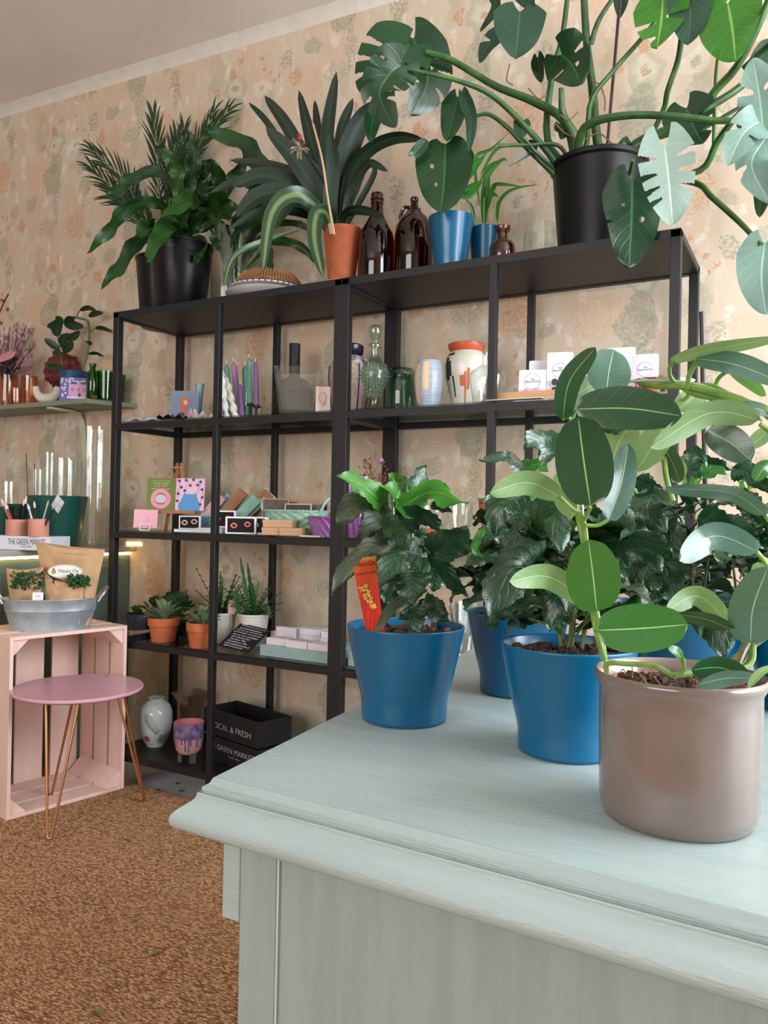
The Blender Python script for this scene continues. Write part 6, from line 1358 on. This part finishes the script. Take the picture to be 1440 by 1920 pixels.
# plant 1
P = front(757, 1368, .0565); t = thing('potted_hibiscus', 'leafy hibiscus in a blue pot with an orange plant label, leftmost on the dresser', 'plant', P, 0, None)
rt, h1 = blue_pot(t); D1 = dep(P)
st = MB(); a = MB(); br = MB(); bz = MB()
for px, d, rr in (([(772,1172),(768,1120),(764,1060),(752,1010),(740,985)], 0, [.0042,.0038,.003]), ([(762,1060),(790,1040),(822,1036)], -.03, [.0025,.0015]), ([(764,1050),(775,990),(782,940)], .02, [.003,.002]), ([(740,985),(735,965),(716,942)], -.02, [.0028,.0018]), ([(742,985),(742,960),(742,942)], -.02, .0018),
                  ([(745,985),(757,960),(766,948)], -.01, .0018), ([(733,990),(722,985),(711,972)], -.02, .0018), ([(768,1130),(790,1100),(806,1060),(815,1045)], .0, [.003,.002]), ([(766,1090),(745,1060),(735,1030)], -.01, .002)):
    pstem(st, px, (D1, D1+d), rr)
for px, d, w, rl in (([(715,940),(675,908),(630,892)], (-.03,-.10), 40, 35), ([(742,945),(748,925),(756,903)], (-.04,.02), 66, 30), ):
    hl(br, px, (D1+d[0], D1+d[1]), w, rl)
for px, d, w, rl in (([(754,950),(810,922),(878,946)], (-.03,-.05), 44, 55), ([(795,925),(820,912),(846,918)], (.03,.05), 20, 40), ([(730,905),(745,896),(768,905)], (.03,.04), 22, 40), ([(770,915),(790,905),(805,915)], (.02,.03), 22, 30)): hl(br, px, (D1+d[0], D1+d[1]), w, rl)
for px, d, w, rl in (([(781,925),(788,900),(796,872)], (0,.02), 46, 30), ([(812,945),(830,950),(848,962)], (0,0), 22, 40), ([(723,988),(745,1000),(769,1034)], (-.05,-.10), 52, 20), ([(746,990),(790,965),(828,998)], (-.02,-.02), 44, 45),
    ([(821,1034),(848,1010),(876,992)], (-.06,-.10), 68, 25), ([(818,1030),(798,1018),(774,1014)], (-.05,-.06), 26, 40), ([(790,1045),(748,1045),(710,1106)], (-.06,-.12), 60, 25), ([(771,1074),(772,1100),(775,1135)], (-.09,-.12), 74, 0),
    ([(798,1127),(818,1135),(842,1153)], (-.06,-.08), 34, 20), ([(771,1142),(777,1160),(786,1188)], (-.10,-.12), 52, 5), ([(816,1042),(845,1085),(878,1122)], (-.04,-.02), 34, 30), ([(845,1020),(862,1030),(880,1040)], (.0,.0), 26, 20),
    ([(735,1025),(700,1005),(684,1045)], (.0,.0), 46, 20), ([(750,1010),(715,990),(690,1015)], (.03,.03), 40, 10), ([(775,1040),(810,1060),(838,1095)], (.05,.05), 52, 10), ([(760,1075),(735,1100),(722,1135)], (.04,.04), 50, 0), ([(742,1030),(710,1040),(690,1062)], (.02,.02), 40, 30),
    ([(775,1010),(800,1020),(830,1040)], (.03,.03), 46, 20), ([(760,1050),(720,1070),(700,1100)], (.0,.0), 36, 20), ([(800,1055),(815,1085),(812,1110)], (.02,.02), 42, 0), ([(735,985),(705,985),(688,1010)], (.02,.02), 38, 30), ([(790,1130),(815,1150),(845,1165)], (.02,.03), 34, 10)): hl(a, px, (D1+d[0], D1+d[1]), w, rl)
for px, d, w, rl in (([(711,972),(670,948),(630,980)], (-.03,-.06), 62, 35), ([(735,1026),(690,1030),(650,1060),(622,1118)], (-.05,-.12), 36, 30), ([(755,1122),(735,1140),(701,1188)], (-.08,-.13), 28, 20), ([(690,985),(685,1005),(690,1030)], (0,0), 24, 20), ([(690,1060),(665,1065),(650,1090)], (0,0), 18, 20)): hl(bz, px, (D1+d[0], D1+d[1]), w, rl)
st.build('stems', M('hibiscus stem', '4a6a2e', .5, var=.4, vscale=30, col2='5c5a3c'), t, org=P); br.build('young_leaves', m_hibb, t, org=P); a.build('foliage', m_hib, t, org=P); bz.build('bronzed_leaves', m_hibd, t, org=P)
# orange plant label stuck in the soil
q = [at(u, v, D=D1-.045) for u, v in ((683,1165),(719,1165),(705,1043),(659,1049))]
o_ = (q[0]+q[1])/2; up = ((q[2]+q[3])/2-o_); L = up.length; up.normalize(); r1 = (q[1]-q[0]).normalized(); r1 = (r1-up*r1.dot(up)).normalized()
lt = thing('plant_label', 'orange red plant label with a yellow blossom picture, stuck in the leftmost blue pot', 'label', o_)
wq = (q[2]-q[3]).length*1.0; wb_ = (q[1]-q[0]).length*.98
def mlabel():
    m = bpy.data.materials.new('orange label print'); m.use_nodes = True; n_ = NT(m); b_ = n_.n['Principled BSDF']; b_.inputs['Roughness'].default_value = .4
    co = n_.new('ShaderNodeTexCoord').outputs['Generated']; sp = n_.new('ShaderNodeSeparateXYZ'); n_.link(co, sp.inputs[0]); mp = n_.new('ShaderNodeMapping'); mp.inputs['Scale'].default_value = (9, 9, 1.6); n_.link(co, mp.inputs[0]); ns_ = n_.noise(1.5, 3, mp.outputs[0])
    c = n_.mix(n_.sm(sp.outputs[2], .45, 1.0), lin('b81c12'), lin('e8682a')); c = n_.mix(n_.math('MULTIPLY', n_.sm(ns_.outputs[0], .45, .65), .5), c, lin('e2401c')); c = n_.mix(n_.sm(sp.outputs[2], .93, .99), c, lin('e8b050')); n_.link(c, b_.inputs['Base Color']); return m
fr = (V((0,0,0)), r1, up); MB().prism([(-wb_/2,-.02),(wb_/2,-.02),(wb_/2,L*.3),(wq/2,L),(-wq/2,L),(-wb_/2-.001,L*.3)], .0008, fr).build('label_card', mlabel(), lt, smooth=False)
text("HibisQs", 'lettering', lt, (up*L*.90+r1*.001, r1, up), wq*.78, M('dark maroon ink', '3a1212', .6), thick=.0011); text('LONG FLORA', 'lettering', lt, (up*L*.76, r1, up), wq*.84, MATS['dark maroon ink'], thick=.0011)
n3 = r1.cross(up); mb = MB()
for i in range(46):
    f = i/45; c = r1*(-.008+.011*f+rnd(-.5,.5)*(.012-.008*f))+up*(L*(.58-.40*f)+rnd(-.003,.003))+n3*.0012; mb.ball(c, rnd(.0017,.0031), n=6, sz=.6)
mb.build('blossom_print', M('yellow blossom print', 'e6b84a', .5, var=.3, vscale=200), lt)

# plants 2 to 6
def hib(P, label, seed, n=34, R_=.085, H=.20, extra=(), bright=(), sc=1.0, hs=1.0, lab=None, stems=(), keep=None):
    t = thing('potted_hibiscus', label, 'plant', P); rt, h = blue_pot(t, sc, hs); D_ = dep(P); st = MB(); a = MB(); b = MB()
    c = P+V((0,0,h*.8)); st.tube([c, c+V((.004,.002,.06)), c+V((.0,0,H*.75))], [.0042,.0036,.0024], n=8, res=10); st.tube([c+V((.01,.01,0)), c+V((.02,.015,.08)), c+V((.03,.01,H*.8))], [.003,.0024,.0018], n=7, res=10); st.tube([c+V((-.01,.01,0)), c+V((-.02,.01,.08)), c+V((-.03,-.01,H*.75))], [.003,.0024,.0018], n=7, res=10)
    crown(a, st, c, R_, H, n, seed, keep=keep)
    for px, d, w, rl in extra: hl(a, px, (D_+d[0], D_+d[1]), w, rl)
    for px, d, w, rl in bright: hl(b, px, (D_+d[0], D_+d[1]), w, rl)
    for i in range(8):
        an = seed+i*.8; e = c+V((.014*math.cos(an), .014*math.sin(an), H+.01+.01*(i % 3))); b.leaf([c+V((0,0,H*.9)), e, e+V((.016*math.cos(an), .016*math.sin(an), .004))], .016, V((0,0,1)), P_hib, nt=12, ns=3, serr=.2, sn=6, fold=.3)
    st.build('stems', MATS['hibiscus stem'], t, org=P); a.build('foliage', m_hib, t, org=P); b.build('young_leaves', m_hibb, t, org=P)
    return t
P2 = front(1062, 1434, .0565)
hib(P2, 'hibiscus in the blue pot just left of the taupe pot', 11, 30, .08, .17,
    extra=(([(1010,1075),(960,1068),(918,1165)], (-.04,-.10), 100, 20), ([(1000,1020),(975,1000),(950,1060)], (-.02,-.05), 60, 20), ([(1012,1012),(1050,985),(1025,1030)], (0,-.04), 60, 10), ([(1000,985),(1040,960),(1052,1040)], (-.05,-.10), 70, 10), ([(990,970),(940,950),(930,1010)], (.0,.0), 60, 20),
           ([(1090,980),(1140,1000),(1220,1018),(1262,1030)], (-.02,-.06), 60, 40), ([(1130,1000),(1150,1040),(1155,1100)], (-.0,.0), 70, 10), ([(1055,1110),(1040,1130),(1030,1185)], (-.05,-.06), 56, 10), ([(1075,1045),(1090,1080),(1085,1110)], (0,0), 70, 0)))
P3 = front(968, 1312, .0565)
hib(P3, 'hibiscus in the darker blue pot behind, second from the left', 23, 34, .085, .19,
    extra=(([(976,872),(945,858),(898,862)], (-.05,-.08), 26, 40), ([(1010,930),(960,925),(900,945)], (-.03,-.06), 32, 40), ([(1040,850),(1010,828),(985,840)], (-.05,-.08), 60, 20), ([(940,1050),(905,1045),(870,1065)], (-.04,-.06), 30, 40), ([(985,1000),(920,1000),(890,1035)], (-.04,-.06), 40, 30)),
    bright=(([(985,880),(1010,870),(1030,885)], (-.03,-.04), 26, 30), ([(970,905),(985,925),(990,950)], (-.03,-.04), 40, 10), ([(1000,880),(990,868),(975,866)], (-.03,-.03), 18, 10), ([(896,1010),(890,1030),(905,1045)], (-.06,-.06), 16, 0), ([(896,1010),(905,995),(915,1000)], (-.06,-.06), 14, 0)))
P4 = front(1288, 1330, .0565)
hib(P4, 'hibiscus in a bright blue pot directly behind the taupe pot', 31, 44, .10, .21,
    extra=(([(1302,1152),(1340,1160),(1358,1240)], (-.10,-.14), 84, 10), ([(1225,925),(1215,960),(1250,1000)], (-.06,-.1), 70, 20), ([(1248,980),(1262,1000),(1292,1030)], (-.08,-.12), 52, 10), ([(1320,975),(1370,985),(1424,1015)], (-.08,-.1), 56, 30), ([(1195,900),(1225,915),(1238,930)], (-.05,-.06), 34, 20),
           ([(1245,1055),(1260,1100),(1262,1135)], (-.08,-.1), 62, 10), ([(1150,1010),(1200,1040),(1240,1075)], (-.06,-.1), 80, 20), ([(1215,1060),(1225,1090),(1222,1108)], (-.09,-.1), 40, 10), ([(1300,880),(1330,870),(1370,880)], (-.05,-.05), 40, 30), ([(1390,930),(1420,960),(1436,990)], (-.06,-.06), 40, 20), ([(1295,870),(1305,850),(1325,890)], (-.06,-.06), 36, 0),
           ([(1380,880),(1410,890),(1450,930)], (-.06,-.06), 44, 20)),
    bright=(([(1325,890),(1345,880),(1362,890)], (-.06,-.07), 22, 10), ([(1325,895),(1320,880),(1318,870)], (-.06,-.07), 14, 0)))
P5 = front(1502, 1345, .0565)
hib(P5, 'hibiscus in the bright blue pot at the right frame edge', 41, 34, .09, .20)
P6 = front(1390, 1228, .0565)
hib(P6, 'hibiscus in the rearmost blue pot, behind the others at right', 53, 34, .10, .22, bright=(([(1262,770),(1290,775),(1325,792)], (-.1,-.12), 40, 20), ([(1380,768),(1400,772),(1430,790)], (-.1,-.1), 24, 20)))
P7 = front(1195, 1272, .0565)
hib(P7, 'hibiscus in a shaded blue pot behind the one left of the taupe pot', 61, 34, .095, .20)

# --- taupe pot with the climbing plant trained on a wire hoop
PT = front(1268, 1580, .0665)
t = thing('potted_stephanotis', 'climbing plant with thick oval leaves on a wire hoop in a taupe glazed pot', 'plant', PT)
DT = dep(PT); rb, rt, h = .0685, .0755, .131
taupe = M('taupe metallic glaze', '7c6d66', .2, metal=.1, var=.08, vscale=12, coat=.5, col2='72645d', bump=.02, bscale=90)
MB().lathe([(rb*.90,0),(rb*.94,.0015),(rb*.95,.004),(rb*.985,.0075),(rb*1.005,.014),(rb*1.02,h*.4),(rb*1.03,h*.78),(rb*1.03,h*.89),(rt*.985,h*.94),(rt*1.0,h*.965),(rt*.995,h*.99),(rt*.97,h),(rt*.945,h*.985),(rt*.90,h*.93),(rb*.95,h*.7),(rb*.9,.01),(0,.01)], n=96).build('pot', taupe, t, sharp=80)
MB().lathe([(rb*.84,h*.5),(rb*.90,h*.91),(rb*.87,h*.91),(rb*.84,h*.7),(0,h*.68)], n=60, cap0=False).build('inner_pot', M('inner clay pot', 'b06a50', .7), t)
soil(t, rb*.87, h*.865, chunks=130, sc=1.3)
mb = MB()
for i in range(14): a_ = rnd(0, 6.28); r_ = rnd(.2, .8)*rb; c = V((r_*math.cos(a_), r_*math.sin(a_), h*.875)); mb.tube([c, c+V((rnd(-.015,.015), rnd(-.015,.015), rnd(.004,.018)))], .0006, n=4)
mb.build('bark_fibres', M('bark fibre', '8a5a40', .8), t, kind='stuff')
st = MB()
for px, d, rr in (([(1137,1262),(1140,1244),(1180,1245),(1225,1248),(1262,1267)], (-.06,-.08), .0022), ([(1262,1267),(1300,1262),(1350,1258),(1392,1254),(1410,1238),(1412,1210)], (-.075,-.05), .0026), ([(1268,1268),(1282,1255),(1280,1232)], (-.085,-.09), .0018),
    ([(1132,1235),(1122,1200),(1112,1150),(1100,1080),(1097,1000),(1088,960)], (-.06,-.09), .0026), ([(1135,1240),(1126,1180),(1108,1100),(1092,1010),(1080,950),(1078,880),(1072,790),(1085,760)], (-.05,-.06), .0022), ([(1096,975),(1107,950)], (-.09,-.10), .0016), ([(1098,985),(1120,985),(1140,975)], (-.09,-.09), .0016),
    ([(1088,960),(1075,955),(1050,932)], (-.09,-.09), .0017), ([(1076,960),(1072,968),(1068,972)], (-.09,-.09), .0014), ([(1072,790),(1062,780),(1056,785)], (-.06,-.08), .0016), ([(1072,790),(1060,765),(1062,752)], (-.06,-.06), .0015), ([(1070,778),(1078,770),(1085,768)], (-.07,-.09), .0018),
    ([(1200,716),(1238,722),(1280,722),(1330,733),(1390,752),(1450,778)], (-.04,-.10), .0036), ([(1232,712),(1262,716),(1300,738),(1350,748),(1400,758),(1450,770)], (-.045,-.10), .0024), ([(1290,726),(1330,722),(1370,740),(1400,752),(1450,790)], (-.05,-.10), .0020),
    ([(1270,722),(1257,705),(1256,688),(1265,676)], (-.06,-.08), .0017), ([(1290,728),(1292,705),(1302,685),(1314,672)], (-.07,-.09), .0021), ([(1290,728),(1290,742),(1278,752)], (-.06,-.05), .0017), ([(1325,785),(1335,750),(1346,712),(1366,694)], (-.04,-.08), .0018),
    ([(1262,940),(1250,900),(1245,860),(1240,830)], (.02,.04), .0026), ([(1425,795),(1432,800),(1445,810)], (-.1,-.1), .002), ([(1434,965),(1445,980)], (-.08,-.08), .002), ([(1418,1034),(1428,1045),(1440,1062)], (-.06,-.05), .0020), ([(1371,1178),(1385,1195),(1404,1206)], (-.06,-.07), .0019),
    ([(1396,1250),(1405,1240),(1412,1215)], (-.04,-.05), .0024), ([(1117,1140),(1122,1165),(1120,1185)], (-.09,-.10), .002)):
    pstem(st, px, (DT+d[0], DT+d[1]), rr, n=8, res=24)
st.build('vines', M('fresh green stem', '7c9c4a', .4, var=.3, vscale=60, col2='5c8038'), t, org=PT)
mb = MB(); pstem(mb, [(1336,1268),(1350,1262),(1385,1235),(1408,1208),(1440,1180),(1470,1120)], (DT-.03, DT-.05), [.0042,.0050,.0048,.0045], n=10, res=30); mb.build('woody_stem', M('ringed woody stem', '8f8a64', .6, var=.4, vscale=200, bump=.5, bscale=200, col2='6c6a44'), t, org=PT)
mb = MB(); pstem(mb, [(1136,1262),(1134,1235),(1118,1150),(1100,1040),(1092,960),(1086,850),(1098,770),(1150,722),(1240,714),(1330,726),(1450,775),(1500,850),(1510,1000),(1480,1120),(1415,1190),(1380,1262)], (DT-.05, DT-.07), .0013, n=7, res=80); mb.build('wire_hoop', M('steel wire', 'b0b4b8', .3, .9), t, org=PT)
m_st = leafmat('waxy oval leaf', '163f26', '1f4a2c', '3a6440', '8aa468', rough=.22, nv=7, slope=.7, vw=.07, tr=.10, bump=.05, mid=.014, midc='9cb878', coat=.25)
m_stb = leafmat('bright waxy leaf', '246022', '2f702a', '6aa050', '8fb060', rough=.28, nv=7, slope=.7, vw=.08, tr=.2, bump=.05, mid=.014, midc='a8c888', coat=.25)
m_stl = leafmat('pale waxy leaf', '64864e', '729458', 'a4bc80', '9cb476', rough=.4, nv=7, slope=.7, vw=.15, tr=.25, bump=.08, mid=.014, midc='b8cc98')
m_stg = leafmat('grey green waxy leaf', '33594a', '426a58', '86a688', '90ac7a', rough=.26, nv=7, slope=.7, vw=.07, tr=.12, bump=.05, mid=.012, midc='b0c49c', coat=.3)
def P_st(q): return .5*max(0, math.sin(PI*min(1, max(0, q)**.86)))**.42 if q < .94 else .5*(max(0, math.sin(PI*.94**.86))**.42)*max(0, 1-((q-.94)/.06))**.9
def sl(mb, px, D, w, rl=0, **k):
    a = dict(prof=P_st, nt=26, ns=5, fold=.08, wave=.02, wn=1); a.update(k); pleaf(mb, px, (DT+D[0], DT+D[1]), w, roll=rl, **a)
dk, brt, lt_, gr = MB(), MB(), MB(), MB()
sl(dk, [(1055,787),(1068,715),(1117,651)], (-.08,-.10), 44, 15)
sl(gr, [(1137,738),(1142,695),(1151,655)], (-.07,-.05), 80, 10)
sl(dk, [(1079,767),(1180,766),(1279,780)], (-.11,-.13), 82, -8)
sl(lt_, [(1058,754),(1100,728),(1140,700)], (-.06,-.04), 40, 20)
sl(dk, [(1107,948),(1094,860),(1084,780)], (-.11,-.12), 106, 5)
sl(gr, [(1140,976),(1165,905),(1178,832)], (-.09,-.07), 52, 25)
sl(lt_, [(1052,932),(990,905),(918,924)], (-.09,-.13), 46, -25)
sl(lt_, [(1076,968),(1056,935),(1046,885)], (-.075,-.06), 36, 20)
sl(lt_, [(1250,790),(1225,835),(1192,884)], (-.03,-.05), 58, 25)
sl(lt_, [(1185,795),(1160,830),(1145,880)], (-.02,-.02), 66, 10)
sl(brt, [(1119,1146),(1112,1080),(1103,1011)], (-.11,-.13), 100, 8)
sl(lt_, [(1107,1134),(1030,1082),(955,1090)], (-.09,-.14), 48, -20)
sl(brt, [(1120,1182),(1205,1178),(1290,1171)], (-.13,-.14), 92, -10)
sl(lt_, [(1256,677),(1330,656),(1470,632)], (-.08,-.12), 26, 55)
sl(gr, [(1306,672),(1380,684),(1480,722)], (-.09,-.14), 44, -40)
sl(brt, [(1366,691),(1405,712),(1436,742)], (-.08,-.10), 26, 50)
sl(dk, [(1326,806),(1372,832),(1408,864)], (-.06,-.08), 62, -5)
sl(lt_, [(1424,786),(1330,775),(1219,840)], (-.10,-.13), 46, -40)
sl(gr, [(1436,966),(1370,925),(1246,915)], (-.09,-.12), 30, -55)
sl(gr, [(1422,1034),(1340,1005),(1274,1052)], (-.08,-.12), 52, -30)
sl(gr, [(1407,1206),(1412,1140),(1440,1062)], (-.09,-.12), 84, 5)
sl(lt_, [(1371,1176),(1310,1118),(1246,1148)], (-.08,-.11), 38, -30); sl(dk, [(1371,1180),(1320,1160),(1250,1150)], (-.09,-.11), 26, -60)
sl(lt_, [(1437,1092),(1425,1075),(1420,1054)], (-.07,-.07), 30, 0)
sl(dk, [(1398,1270),(1350,1252),(1296,1256)], (-.075,-.09), 44, -30); sl(dk, [(1412,1272),(1360,1272),(1308,1284)], (-.08,-.10), 30, -50)
sl(lt_, [(1450,1248),(1425,1262),(1404,1290)], (-.06,-.11), 16, 40)
sl(brt, [(1280,1234),(1268,1222),(1253,1216)], (-.09,-.10), 18, 30)
sl(brt, [(1322,792),(1290,775),(1256,780)], (-.02,-.03), 34, 20); sl(lt_, [(1312,735),(1292,752),(1268,770)], (-.04,-.06), 44, 15)
sl(lt_, [(1445,800),(1425,822),(1400,842)], (-.05,-.06), 30, 20); sl(brt, [(1452,880),(1432,880),(1416,902)], (-.06,-.07), 32, 20); sl(gr, [(1450,775),(1400,765),(1345,785)], (-.10,-.10), 26, 40)
sl(dk, [(1240,830),(1262,870),(1275,905)], (.03,.03), 34, 10); sl(lt_, [(1245,850),(1215,862),(1205,880)], (.03,.03), 30, 20); sl(lt_, [(1255,850),(1275,880),(1262,905)], (.04,.04), 26, 20); sl(dk, [(1100,790),(1150,800),(1160,815)], (-.03,-.03), 30, 10)
dk.build('dark_leaves', m_st, t, org=PT); brt.build('bright_leaves', m_stb, t, org=PT); lt_.build('pale_leaves', m_stl, t, org=PT); gr.build('grey_green_leaves', m_stg, t, org=PT)
# black stake behind, clipped to a shoot
P = V((colX(1330, -.75, ZD), -.75, ZD)); e = at(1316, 585, Y=-.75)
t = thing('plant_stake', 'long black stake standing up behind the hibiscus pots at right', 'stake', P); MB().tube([(0,0,.02), e-P], .0042, n=10).build('rod', M('dark metal stake', '2a2228', .4), t)
c = at(1327, 763, Y=-.75)-P; MB().tube([c+V((-.012,-.004,0)), c+V((0,-.010,.001)), c+V((.012,-.004,0)), c+V((.014,0,-.012))], .0016, n=6, res=14).build('clip', black, t)
